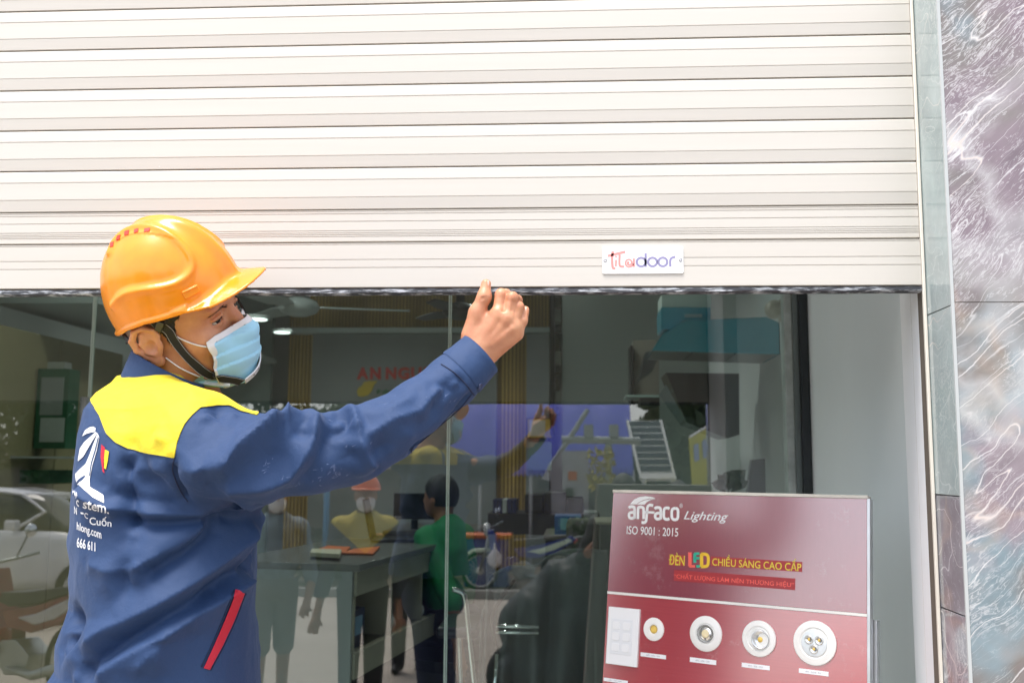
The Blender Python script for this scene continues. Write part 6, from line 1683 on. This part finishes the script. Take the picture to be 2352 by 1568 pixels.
MB().tube(spline([at(1180, 1330, Yc - .05), at(1140, 1390, Yc - .05), at(1130, 1430, Yc - .05), at(1142, 1500, Yc - .05)], 5), .009, 10).obj('arm_tube', mat('black_tube', (.02, .02, .022), .25), c2_, smooth=True)
MB().tube([at(1142, 1500, Yc - .05), at(1128, 1680, Yc - .05)], .009, 10).obj('leg', chrome2, c2_, smooth=True)
# the cloth: a grid hanging over the back, with sags
top_ = [(1108, 1420), (1125, 1330), (1165, 1300), (1230, 1295), (1290, 1262), (1385, 1262), (1400, 1262)]
V = []; F = []; nx, nz = 60, 40; tsp = spline([(p[0], p[1]) for p in top_], 10)
for i in range(nx + 1):
    p = tsp[int(i / nx * (len(tsp) - 1))]; x = p[0]
    for j in range(nz + 1):
        t_ = j / nz; yb = 1720; y = p[1] + (yb - p[1]) * t_
        d_ = Yc + .10 + .05 * math.sin(i * .55 + t_ * 2.2) * (.3 + t_) + .03 * math.sin(i * .23 - t_ * 5) - .12 * (1 - t_) ** 6 * 0
        V.append(at(x - 10 * t_ * (i < 12), y, d_))
for i in range(nx):
    for j in range(nz): a = i * (nz + 1) + j; F.append((a, a + 1, a + nz + 2, a + nz + 1))
o = obj('drape', V, F, drape, c2_, smooth=True); m_ = o.modifiers.new('thickness', 'SOLIDIFY'); m_.thickness = .008
# grey padded chair further back
boxp('chair_back', 1300, 1190, 1382, 1275, 4.9, .1, mat('brown_grey_fabric', (.09, .085, .08), .8), label='brown grey padded chair back beside the cartons', cat='chair', bevel=.03)

# ================================================================== STREET (seen mirrored in the glass)
soil = mat('brown_verge', (.10, .080, .055), .95, var=.4, vscale=2, bump=.6, bscale=8, bdist=.05)
MB().add([(-120, -170, -.004), (120, -170, -.004), (120, -7.6, -.004), (-120, -7.6, -.004)], [(0, 1, 2, 3)]).obj('verge_ground', soil, kind='structure')
kerbm = mat('kerb_stone', (.30, .29, .27), .85); MB().box((-60, -7.75, 0), (60, -7.6, .12)).obj('kerb', kerbm, kind='structure', bevel=.01)
def rp(px, py, D, z=None):
    p = refl(px, py, D)
    if z is not None: p.z = z
    return p
# dark photographer and helper, in front of the shop
pblk = mat('black_shirt', (.012, .012, .014), .7); gry = mat('grey_trousers', (.07, .072, .075), .8); brn = mat('brown_sleeve', (.10, .07, .04), .8)
p = rp(1432, 1300, 7.0, 0); figure('photographer in black shirt, mirrored in the glass just above the red board', p, 1.66, R(84), pblk, gry, [((.02, .17, .66), (.15, .06, .80)), ((.02, -.17, .66), (.15, -.05, .80))], h=.016)
p = rp(1560, 1300, 7.4, 0); figure('helper in brown sleeves beside the photographer, one arm stretched out, mirrored in the glass', p, 1.62, R(95), brn, dkt, [((.02, .16, .58), (.08, .12, .44)), ((.04, -.28, .80), (.10, -.44, .90))], sleeve='long', h=.016)
# bystanders
den = mat('faded_denim', (.16, .22, .28), .8, var=.35, vscale=14); sho = mat('grey_shorts', (.13, .14, .14), .8)
wmask = mat('white_mask_small', (.72, .72, .74), .7)
p = rp(630, 1300, 7.2, 0); figure('bystander in pale denim shirt and grey shorts with white mask, mirrored beside the jacket', p, 1.60, R(70), den, sho, [((-.02, .17, .56), (.10, .16, .46)), ((.0, -.17, .56), (.10, -.14, .47))], shorts=True, mask_=wmask, h=.014)
p = rp(835, 1300, 7.0, 0); orh = mat('red_orange_helmet', (.75, .13, .03), .3)
figure('bystander in orange hard hat, white mask and yellow yoked navy shirt, mirrored under the sleeve', p, 1.62, R(75), dnav, dkt, [((-.01, .16, .58), (.02, .19, .44)), ((.0, -.16, .58), (.05, -.15, .44))], sleeve='long', helmet=orh, mask_=wmask, yoke_=yels, h=.013)
p = rp(945, 1300, 8.8, 0); figure('added bystander in dark grey coat, darkening the mirrored ground behind the orange helmeted one', p, 1.55, R(92), gry, dkt, [((.02, .15, .58), (.06, .14, .44)), ((.02, -.15, .58), (.06, -.14, .44))], sleeve='long', h=.016)  # extra figure added to darken the bright ground mirrored here
# dark covered motorbike, added to block the bright ground mirrored over the draped chair
cvb = empty('added_covered_bike', rp(1290, 1300, 7.3, 0), 'added motorbike under a dark grey cover, blocking the bright mirrored ground left of the red board', 'motorbike')
cq = np.array([tuple(rp(px, 1300, 7.3, z)) for px, z in ((1195, .66), (1240, .76), (1285, .92), (1345, .98), (1430, .94))])
def sd_cov(X):
    d = chain(X, cq, [.10, .13, .12, .13, .12], .05)
    lowp = cq.copy(); lowp[:, 2] = .28; d = smin(d, chain(X, lowp, [.16, .20, .22, .22, .20], .05), .22)
    mid = cq.copy(); mid[:, 2] = .6; d = smin(d, chain(X, mid, [.12, .15, .17, .17, .15], .05), .15)
    q_ = X * np.array((1, 1, .25), dtype=np.float32)
    return np.maximum(d + noise3(q_, 16, 3) * .018 - np.abs(noise3(q_, 22, 6)) * .02, .06 - X[:, 2])
V, F = nets(sd_cov, cq.min(0) - (.4, .4, 1.2), cq.max(0) + (.4, .4, .3), .02)
obj('cover', V, F, mat('dark_cover', (.035, .038, .04), .6), cvb, smooth=True)
for i in (0, 4): MB().lathe([(.2, -.03), (.24, 0), (.2, .03)], frame(Vector((cq[i][0], cq[i][1], .25)), (1, 0, 0), (0, 0, 1)), 24).obj('wheel', mat('tyre_rubber', (.02, .02, .02), .8), cvb, smooth=True)
# ---- underbone motorcycle --------------------------------------------------
def wheel(M, R_, name, parent, tyre, rimc):
    """wheel in the local xz plane at M"""
    n = 36; V = []; F = []; Q = M @ Matrix.Rotation(R(90), 4, 'X')
    prof = [(R_ - .05, -.02), (R_ - .03, -.034), (R_ - .005, -.02), (R_, 0), (R_ - .005, .02), (R_ - .03, .034), (R_ - .05, .02)]
    mb = MB()
    for r_, h_ in prof:
        for k in range(n): mb.V.append(Q @ Vector((r_ * math.cos(2 * math.pi * k / n), r_ * math.sin(2 * math.pi * k / n), h_)))
    m = len(prof)
    for i in range(m):
        for k in range(n): mb.F.append((i * n + k, i * n + (k + 1) % n, ((i + 1) % m) * n + (k + 1) % n, ((i + 1) % m) * n + k))
    w = mb.obj(name, tyre, parent, smooth=True)
    mb = MB(); c = Q.translation
    rr = R_ - .052
    mb.tube([Q @ Vector((rr * math.cos(2 * math.pi * k / n), rr * math.sin(2 * math.pi * k / n), 0)) for k in range(n + 1)], .012, 8, cap=False); mb.obj('rim', rimc, w, smooth=True)
    mb = MB()
    for k in range(18): mb.tube([Q @ Vector((.04 * math.cos(2 * math.pi * k / 18), .04 * math.sin(2 * math.pi * k / 18), .02 * (-1) ** k)), Q @ Vector((rr * math.cos(2 * math.pi * (k + .5) / 18), rr * math.sin(2 * math.pi * (k + .5) / 18), 0))], .003, 4)
    mb.obj('spokes', rimc, w, kind='stuff')
    MB().lathe([(.05, -.04), (.06, -.02), (.06, .02), (.05, .04)], Q, 16).obj('hub', rimc, w, smooth=True)
    return w
tyre = mat('tyre_rubber', (.02, .02, .02), .8); rimm = mat('pale_rim', (.85, .84, .78), .4)
def motorbike(label, pos, ang, bodyc, accent, seatc=None):
    t = empty('motorbike', pos, label, 'motorbike'); M = Matrix.Translation(pos) @ Matrix.Rotation(ang, 4, 'Z')
    for x in (-.60, .62): wheel(M @ Matrix.Translation((x, 0, .29)), .29, 'wheel', t, tyre, rimm)
    W = lambda *p: M @ Vector(p)
    mt = mat('engine_metal', (.35, .38, .37), .35, metal=.7)
    def pr(name, pts, y0, y1, m, **kw): return MB().prism([W(x, y0, z) for x, z in pts], M.to_3x3() @ Vector((0, y1 - y0, 0))).obj(name, m, t, bevel=.008, **kw)
    pr('leg_shield', [(.42, .92), (.50, .90), (.44, .60), (.32, .42), (.22, .30), (.12, .32), (.24, .50), (.34, .72)], -.17, .17, bodyc)
    pr('rear_body', [(.02, .52), (.10, .64), (-.30, .70), (-.78, .84), (-.86, .78), (-.55, .58), (-.25, .50)], -.11, .11, bodyc)
    pr('side_stripe', [(-.10, .60), (-.30, .64), (-.74, .80), (-.80, .76), (-.52, .62), (-.30, .56)], -.118, .118, accent)
    pr('seat', [(.12, .70), (.10, .77), (-.20, .79), (-.70, .86), (-.72, .82), (-.30, .71), (.0, .67)], -.12, .12, seatc or blk)
    pr('floor_tunnel', [(.30, .46), (.10, .52), (.02, .50), (.02, .42), (.24, .34)], -.06, .06, bodyc)
    pr('front_fender', [(.36, .60), (.50, .64), (.74, .62), (.92, .50), (.90, .47), (.72, .57), (.50, .58)], -.05, .05, accent)
    pr('engine', [(.10, .42), (.16, .30), (.02, .18), (-.20, .20), (-.24, .34), (-.08, .44)], -.10, .10, mt)
    MB().tube([W(.46, -.07, .90), W(.62, -.07, .29)], .02, 8).obj('fork', mt, t, smooth=True); MB().tube([W(.46, .07, .90), W(.62, .07, .29)], .02, 8).obj('fork', mt, t, smooth=True)
    MB().tube([W(.30, -.33, 1.03), W(.40, -.16, .98), W(.43, 0, .96), W(.40, .16, .98), W(.30, .33, 1.03)], .014, 8).obj('handlebar', mt, t, smooth=True)
    MB().lathe([(.02, -.06), (.09, -.03), (.10, .02), (.08, .05)], frame(W(.52, 0, .92), M.to_3x3() @ Vector((0, 1, 0)), (0, 0, 1)), 16).obj('headlamp', mat('lamp_glass', (.6, .62, .6), .15), t, smooth=True)
    MB().tube([W(-.05, -.13, .24), W(-.35, -.14, .22), W(-.80, -.15, .34)], [.02, .035, .045], 12).obj('exhaust', mt, t, smooth=True)
    for s in (-1, 1):
        MB().tube([W(.38, s * .18, .98), W(.36, s * .26, 1.18)], .006, 6).obj('mirror_stem', blk, t)
        MB().lathe([(.001, -.012), (.05, -.01), (.055, 0), (.05, .008), (.001, .01)], frame(W(.36, s * .28, 1.20), M.to_3x3() @ Vector((0, 1, 0)), (0, 0, 1)), 16).obj('mirror', mat('mirror_glass', (.7, .75, .8), .05, metal=1.0), t, smooth=True)
    MB().tube([W(-.82, -.08, .80), W(-.96, 0, .83), W(-.82, .08, .80)], .012, 6).obj('grab_rail', mt, t)
    pr('tail_lamp', [(-.84, .80), (-.88, .78), (-.84, .72), (-.80, .74)], -.06, .06, redp)
    return t, M
navyp = mat('navy_paint', (.02, .045, .30), .2, coat=.5); minty = mat('pale_green_paint', (.70, .85, .66), .3)
p = rp(1195, 1300, 15.6, 0); p.x += .0
bk, BMx = motorbike('navy and pale green underbone motorbike parked across the street, mirrored in the glass', p, R(180), navyp, minty)
bag = empty('plastic_bag', BMx @ Vector((.40, -.14, .55)), 'white plastic bag with green print hanging on the navy motorbike', 'bag')
bv, bf = nets(lambda X: smin(ell(X, (0, 0, -.14), (.11, .05, .13)), cap(X, (0, 0, -.04), (0, 0, .10), .04, .012), .05) + noise3(X, 40, 3) * .004, (-.16, -.1, -.3), (.16, .1, .15), .012)
obj('bag_body', bv + np.array(BMx @ Vector((.38, -.20, .62))), bf, mat('white_film', (.72, .68, .72), .35), bag, smooth=True)
obj('green_print', *poly2d([(0, 0), (1, 0), (1, 1), (0, 1)])[:0] or ([BMx @ Vector((.38 + a, -.262, .48 + b)) for a, b in ((-.05, -.05), (.05, -.05), (.06, .04), (-.06, .04))]), [(0, 1, 2, 3)], grn, bag) if False else None
# ---- scooter at the left ----------------------------------------------------
redpaint = mat('dark_red_paint', (.18, .008, .02), .2, coat=.5)
p = rp(60, 1300, 7.4, 0); motorbike('dark red motorbike with round mirror, mirrored at the left edge of the glass', p, R(205), redpaint, mat('silver_paint', (.5, .5, .52), .25, metal=.5))
# ---- parked car ------------------------------------------------------------
def car(label, pos, ang, paint):
    t = empty('parked_car', pos, label, 'car'); M = Matrix.Translation(pos) @ Matrix.Rotation(ang, 4, 'Z'); n = 44
    xs = np.linspace(-2.2, 2.2, n)
    def prof(x):
        lowz = .28; hood_ = np.interp(x, [-2.2, -2.1, -1.2, 1.0, 1.9, 2.2], [.75, .95, 1.02, .98, .82, .62]); roof = np.interp(x, [-2.1, -1.75, -1.1, -.2, .5, 1.15], [.95, 1.25, 1.46, 1.50, 1.42, .97]) if -2.1 < x < 1.15 else 0
        return lowz, hood_, max(roof, hood_)
    def loft(rows, name, m, par=t, smooth=True):
        V = []; F = []; k = len(rows[0])
        for r_ in rows: V += [M @ Vector(p) for p in r_]
        for i in range(len(rows) - 1):
            for j in range(k): F.append((i * k + j, i * k + (j + 1) % k, (i + 1) * k + (j + 1) % k, (i + 1) * k + j))
        F.append(tuple(range(k))[::-1]); F.append(tuple(range((len(rows) - 1) * k, len(rows) * k)))
        return obj(name, V, F, m, par, smooth=smooth)
    rows = []
    for x in xs:
        l, h_, _ = prof(x); w_ = .86 * (1 - .10 * (abs(x) / 2.2) ** 4)
        rows.append([(x, -w_ * .95, l), (x, -w_, l + .15), (x, -w_, h_ - .12), (x, -w_ * .93, h_), (x, w_ * .93, h_), (x, w_, h_ - .12), (x, w_, l + .15), (x, w_ * .95, l)])
    loft(rows, 'body_shell', paint)
    rows = []
    for x in np.linspace(-2.05, 1.12, 30):
        _, h_, r_ = prof(x); r_ = max(r_, h_ + .005); rows.append([(x, -.80, h_ - .01), (x, -.64, r_), (x, .64, r_), (x, .80, h_ - .01)])
    loft(rows, 'cabin_glass', mat('car_glass', (.02, .025, .028), .06))
    rows = []
    for x in np.linspace(-1.5, .45, 20):
        _, h_, r_ = prof(x); rows.append([(x, -.655, r_ - .02), (x, -.60, r_ + .015), (x, .60, r_ + .015), (x, .655, r_ - .02)])
    loft(rows, 'roof', paint)
    for x0, x1 in ((-2.0, -1.5), (-.62, -.52), (.42, 1.1)):
        for s in (-1, 1):
            a0 = prof(x0); a1 = prof(x1)
            MB().tube([M @ Vector((x0, s * .79, a0[1])), M @ Vector(((x0 + x1) / 2 + (.25 if x0 < -1 else -.1 if x0 > 0 else 0) * 0, s * .70, (a0[2] + a1[2]) / 2 + .0)), M @ Vector((x1 if x0 < 0 else x0, s * .65, (a1 if x0 < 0 else a0)[2]))], .03, 6).obj('pillar', paint, t)
    for x in (-1.35, 1.38):
        for s in (-1, 1): 
            Q = M @ Matrix.Translation((x, s * .80, .31)) @ Matrix.Rotation(R(90), 4, 'X')
            w = MB().lathe([(.31, -.1), (.32, -.06), (.32, .06), (.31, .1)], Q, 28).obj('wheel', tyre, t, smooth=True); MB().lathe([(.2, -.11), (.19, .11)], Q, 20).obj('rim', MATS['silver_paint'], w)
    for s in (-1, 1):
        MB().box((2.02, s * .62 - .16, .62), (2.17, s * .62 + .16, .74), M).obj('headlight', MATS['lamp_glass'], t, bevel=.02); MB().box((-2.2, s * .66 - .12, .72), (-2.1, s * .66 + .12, .92), M).obj('tail_light', redp, t, bevel=.02)
        MB().box((.42, s * .95 - .07, 1.0), (.56, s * .95 + .07, 1.12), M).obj('wing_mirror', paint, t, bevel=.02)
    return t
p = rp(40, 1250, 13.0, 0); car('white car parked across the street, mirrored left of the worker', p, R(2), mat('white_car_paint', (.72, .73, .74), .2, coat=.5))
# ---- canopy of blue tarpaulin with scalloped edge -----------------------------
tarp = mat('violet_blue_tarpaulin', (.26, .28, .85), .55, bump=.3, bscale=6, bdist=.02)
def _tr():
    N = tarp.node_tree.nodes; L = tarp.node_tree.links; o_ = N['Material Output']; t_ = N.new('ShaderNodeBsdfTranslucent'); t_.inputs[0].default_value = (.36, .40, .95, 1); m_ = N.new('ShaderNodeMixShader'); m_.inputs[0].default_value = .6
    L.new(N['Principled BSDF'].outputs[0], m_.inputs[1]); L.new(t_.outputs[0], m_.inputs[2]); L.new(m_.outputs[0], o_.inputs[0])
_tr()
ca = rp(985, 1086, 17.5); cb_ = rp(1455, 1086, 17.5); n = 44
aw = empty('tarpaulin_awning', (ca + cb_) / 2 - Vector((0, 0, 2.0)), 'violet blue tarpaulin awning with scalloped edge across the street, mirrored in the glass', 'awning')
V = []; F = []
dz = Vector((0, -1.6, 1.9))
for i in range(n * 4 + 1):
    p = ca.lerp(cb_, i / (n * 4)); s_ = -.07 * abs(math.sin(i / 4 * math.pi)); wv = .04 * math.sin(i * .21)
    V += [p + Vector((0, 0, s_)), p + Vector((0, .0, .12)), p + Vector((0, wv, .12)) + dz * .5, p + Vector((0, wv * .5, .12)) + dz]
for i in range(n * 4):
    for k in range(3): F.append((i * 4 + k, i * 4 + k + 1, i * 4 + 5 + k, i * 4 + 4 + k))
o = obj('cloth', V, F, tarp, aw, smooth=True); m_ = o.modifiers.new('thickness', 'SOLIDIFY'); m_.thickness = .006
for k in range(5):
    p = ca.lerp(cb_, k / 4); MB().tube([(p.x, p.y - .1, 0), (p.x, p.y - .1, p.z + .05)], .03, 8).obj('post', MATS['dull_steel'], aw)
# ---- solar panel on a stand and yellow signboard ------------------------------
sp_ = empty('solar_panel', rp(1490, 1100, 9.5), 'white framed solar panel leaning in the street, mirrored in the glass', 'solar panel')
D0 = 9.0
z8 = cz(1500, 1020, 2352 / 360)
def r8(x, y, D=D0): return refl(*z8(x, y), D)
cell = mat('solar_cell', (.02, .03, .05), .2); wfr = mat('white_frame', (.68, .70, .70), .4)
C4 = [r8(440, 205), r8(1010, 205), r8(1240, 1150, D0 - .4), r8(660, 1150, D0 - .4)]
def bil(u, v): return C4[0].lerp(C4[1], u).lerp(C4[3].lerp(C4[2], u), v)
nrm = (C4[1] - C4[0]).cross(C4[3] - C4[0]).normalized()
if nrm.y < 0: nrm = -nrm
def quadp(name, u0, v0, u1, v1, h0, h1, m):
    P = [bil(u0, v0), bil(u1, v0), bil(u1, v1), bil(u0, v1)]; return MB().prism([p + nrm * h0 for p in P], nrm * (h1 - h0)).obj(name, m, sp_)
nrow = 9
quadp('backing', 0, 0, 1, 1, -.02, 0, wfr)
for j in range(nrow):
    quadp('cell_row', .05, j / nrow + .014, .93, (j + 1) / nrow - .012, .0, .004, cell)
quadp('frame_rail', -.02, 0, .05, 1, -.02, .015, wfr); quadp('frame_rail', .93, 0, 1.0, 1, -.02, .015, wfr); quadp('frame_rail', 0, .93, 1, 1.02, -.02, .02, wfr)
for u in (.1, .9): MB().tube([bil(u, 1), Vector((bil(u, 1).x, bil(u, 1).y + .2, 0))], .02, 8).obj('leg', wfr, sp_)
ys = empty('yellow_signboard', r8(1650, 1000, 8.0), 'upright yellow signboard with red and blue print, mirrored above the red board', 'signboard')
gfr = mat('grey_stall_steel', (.34, .37, .37), .45)
sf = empty('stall_frame', rp(1370, 1250, 8.6, 0), 'grey steel stall frame with pale side sheet, mirrored right of the raised arm', 'stall')
def r9(x, y, D=8.6): return refl(x, y, D)
MB().tube([r9(1290, 1009), r9(1470, 1012)], .032, 8).obj('crossbeam', gfr, sf); MB().tube([r9(1262, 1075), r9(1322, 985)], .022, 8).obj('strut', gfr, sf); MB().tube([r9(1322, 985), r9(1350, 940)], .022, 8).obj('strut', gfr, sf)
for x_ in (1352, 1410): MB().box(tuple(r9(x_, 1004) - Vector((.04, .04, 0))), tuple(r9(x_, 975) + Vector((.04, .04, 0)))).obj('bracket', gfr, sf)
b_ = r9(1398, 1018); MB().tube([b_, (b_.x, b_.y, 0)], .03, 8).obj('post', gfr, sf)
shp = [r9(*p) for p in ((1243, 1100), (1268, 1058), (1290, 1035), (1352, 1035), (1352, 1182), (1266, 1182), (1266, 1105))]
MB().prism(shp, Vector((0, .02, 0))).obj('side_sheet', mat('pale_sheet', (.42, .42, .48), .5), sf)
MB().prism([r9(*p, 8.57) for p in ((1305, 1082), (1325, 1082), (1325, 1102), (1305, 1102))], Vector((0, -.005, 0))).obj('orange_mark', orf, sf)
MB().box(tuple(r9(1308, 1142, 8.57) - Vector((.03, .02, 0))), tuple(r9(1308, 1120, 8.57) + Vector((.03, .02, 0)))).obj('socket', gm, sf)
rlf = np.random.RandomState(31); mbq = MB()
for k in range(170):
    c_ = r9(1350 + rlf.uniform(0, 62), 1030 + rlf.uniform(0, 95), 8.4 + rlf.uniform(-.1, .1)); a_ = Vector(rlf.normal(size=3)).normalized(); e_ = a_.orthogonal().normalized(); mbq.add([c_ - a_ * .035, c_ + e_ * .014, c_ + a_ * .035, c_ - e_ * .014], [(0, 1, 2, 3)])
mbq.obj('hanging_leaves', mat('yellow_leaf', (.42, .36, .04), .6), sf, kind='stuff')
ysm = mat('yellow_board', (.55, .52, .04), .5)
Q4 = [r8(1462, 490, 8.3), r8(1780, 300, 8.6), r8(1860, 1500, 8.6), r8(1530, 1500, 8.3)]
def q8(u, v, h=0.0):
    n_ = (Q4[1] - Q4[0]).cross(Q4[3] - Q4[0]).normalized(); n_ = n_ if n_.y > 0 else -n_
    return Q4[0].lerp(Q4[1], u).lerp(Q4[3].lerp(Q4[2], u), v) + n_ * h
def qq(name, u0, v0, u1, v1, h, m): return obj(name, [q8(u0, v0, h), q8(u1, v0, h), q8(u1, v1, h), q8(u0, v1, h), q8(u0, v0, h - .01), q8(u1, v0, h - .01), q8(u1, v1, h - .01), q8(u0, v1, h - .01)], [(0, 1, 2, 3), (7, 6, 5, 4), (0, 4, 5, 1), (1, 5, 6, 2), (2, 6, 7, 3), (3, 7, 4, 0)], m, ys)
qq('board_face', 0, 0, 1, 1.15, 0, ysm); qq('white_top_edge', 0, -.03, 1, .0, .004, wfr)
for u in (.15, .58): qq('blue_figure', u, .14, u + .24, .40, .006, mat('sign_blue', (.30, .38, .62), .5))
for u in (.08, .56): qq('red_block', u, .82, u + .36, 1.0, .006, mat('sign_red', (.55, .06, .03), .5))
MB().tube([r8(1960, 220, 8.7), r8(2000, 1500, 8.7)], .012, 8).obj('pole', wfr, ys)
MB().box((Q4[0].x - .3, Q4[0].y - .35, 0), (Q4[0].x + .3, Q4[0].y + .25, Q4[3].z + .02)).obj('stand_base', kerbm, ys)
# ---- roadside stuff across the street ------------------------------------------
# planted verge with trees and shrubs, walls and stalls
lf1 = mat('leaf_dark', (.025, .055, .018), .6); lf2 = mat('leaf_mid', (.05, .10, .025), .6); bark = mat('bark', (.10, .075, .05), .9)
rl = np.random.RandomState(8)
def crown(mb, c, rx, rz, n, s, rs=rl):
    for i in range(n):
        d = rs.normal(size=3); d /= np.linalg.norm(d); r_ = rs.uniform(.45, 1) ** .6; p = Vector((c[0] + d[0] * rx * r_, c[1] + d[1] * rx * r_, c[2] + d[2] * rz * r_))
        a = Vector(rs.normal(size=3)).normalized(); b = a.orthogonal().normalized(); ss = s * rs.uniform(.6, 1.4)
        mb.add([p - a * ss, p + b * ss * .45, p + a * ss, p - b * ss * .45], [(0, 1, 2, 3)])
def tree(x, y, h_, r_, m, label, tr=.09):
    t = empty('street_tree', (x, y, 0), label, 'tree')
    MB().tube([(x, y, 0), (x + .05, y, h_ * .4), (x - .04, y + .05, h_ * .75)], [tr, tr * .8, tr * .4], 10).obj('trunk', bark, t, smooth=True)
    mb = MB()
    for k in range(6):
        a = rl.uniform(0, 6.28); crown(mb, (x + math.cos(a) * r_ * .5, y + math.sin(a) * r_ * .5, h_ * (.66 + .08 * rl.normal())), r_ * .66, r_ * .6, 900, .14)
    mb.obj('crown', m, t)
def shrub(x, y, r_, h_, m, label, group=None):
    mb = MB(); crown(mb, (x, y, h_ * .5), r_, h_ * .55, 420, .07); meta(mb.obj('shrub', m), label, 'shrub', group)
q1 = rp(60, 1200, 24); tree(q1.x, q1.y, 4.2, 1.9, lf1, 'dark street tree above the white car, mirrored at far left')
q1 = rp(420, 1200, 26); tree(q1.x, q1.y, 4.8, 2.1, lf1, 'dark street tree mirrored behind the worker')
q1 = rp(720, 1200, 23); tree(q1.x, q1.y, 3.6, 1.5, lf2, 'mid green street tree mirrored between the bystanders')
q1 = rp(1640, 1200, 13); tree(q1.x, q1.y, 4.0, 1.0, lf1, 'narrow dark tree added to block the mirrored sky beside the tarpaulin awning'); q1 = rp(1560, 1200, 26); tree(q1.x, q1.y, 3.4, 1.7, lf1, 'dark street tree mirrored above the display board')  # the first, narrow tree is added to hide bright mirrored sky
SHL = ['low green shrub mirrored just right of the jacket', 'rounder mid green shrub mirrored left of the blue pipe', 'small shrub at the foot of the blue pipe post', 'dark shrub mirrored behind the seated man', 'broad shrub mirrored right of the navy motorbike', 'tallest shrub of the far kerb, beside the stall post', 'wide dark shrub mirrored at the left end of the red board', 'round shrub mirrored above the word mark of the red board', 'largest shrub of the far kerb, mirrored behind the worker']
for i, (px, D, r_, h_) in enumerate(((640, 16.5, .5, .8), (720, 16.2, .55, .9), (760, 16.8, .4, .7), (1010, 17.5, .5, 1.0), (1330, 17, .6, 1.1), (1400, 16.5, .5, 1.2), (1470, 16.8, .6, 1.0), (1560, 16.5, .6, .9), (240, 17, .7, 1.2))):
    q1 = rp(px, 1250, D); shrub(q1.x, q1.y, r_, h_, lf2 if i % 2 == 0 else lf1, SHL[i], 'shrubs along the far kerb')
hm = mat('low_wall', (.13, .115, .095), .9, var=.3, vscale=1.5)
a = rp(-200, 1117, 21); b = rp(2400, 1117, 21)
lw = meta(MB().box((a.x - 6, a.y - .2, 0), (b.x + 10, a.y, 1.55)).obj('roadside_wall', hm), 'brown stained low wall along the far side of the street', 'wall')
# a line of far sheds behind the wall
shd = mat('shed_wall', (.16, .15, .14), .9, var=.2, vscale=1); shr = mat('shed_roof', (.12, .09, .08), .8)
for i, (px, w_, h_) in enumerate(((100, 7, 2.3), (560, 6, 2.5), (900, 8, 2.1), (1350, 7, 2.0), (1800, 8, 2.6))):
    q1 = rp(px, 1117, 34); t = empty('shed', (q1.x, q1.y, 0), ('long low shed with brown roof, leftmost across the street', 'second low shed from the left across the street', 'widest low shed in the middle across the street', 'lowest shed, right of the middle across the street', 'tallest low shed, rightmost across the street')[i], 'shed')
    MB().box((q1.x - w_ / 2, q1.y - 2, 0), (q1.x + w_ / 2, q1.y + 2, h_)).obj('wall', shd, t); MB().prism([(q1.x - w_ / 2 - .3, q1.y + 2.3, h_), (q1.x - w_ / 2 - .3, q1.y, h_ + .5), (q1.x - w_ / 2 - .3, q1.y - 2.3, h_)], (w_ + .6, 0, 0)).obj('roof', shr, t)
    for k in range(2): MB().box((q1.x - 1.6 + k * 2.2, q1.y + 2.0, .1), (q1.x - .8 + k * 2.2, q1.y + 2.03, 1.8)).obj('door', gm, t)
# blue stool stack / crates by the kerb
q1 = rp(1120, 1300, 16.4, 0); cr = empty('blue_crate', q1, 'blue crate with orange lid beside the mirrored motorbike', 'crate')
MB().box((q1.x - .35, q1.y - .3, 0), (q1.x + .35, q1.y + .3, .75)).obj('crate_body', navyp, cr, bevel=.02); MB().box((q1.x - .38, q1.y - .33, .752), (q1.x + .38, q1.y + .33, .82)).obj('lid', orf, cr, bevel=.02)
q1 = rp(745, 1300, 15.8, 0); pst = meta(MB().tube([(q1.x, q1.y, 0), (q1.x, q1.y, 2.0)], .045, 12).obj('blue_pipe_post', mat('sky_blue_pipe', (.05, .22, .42), .4), smooth=True), 'sky blue upright pipe beside the orange helmeted bystander', 'post')
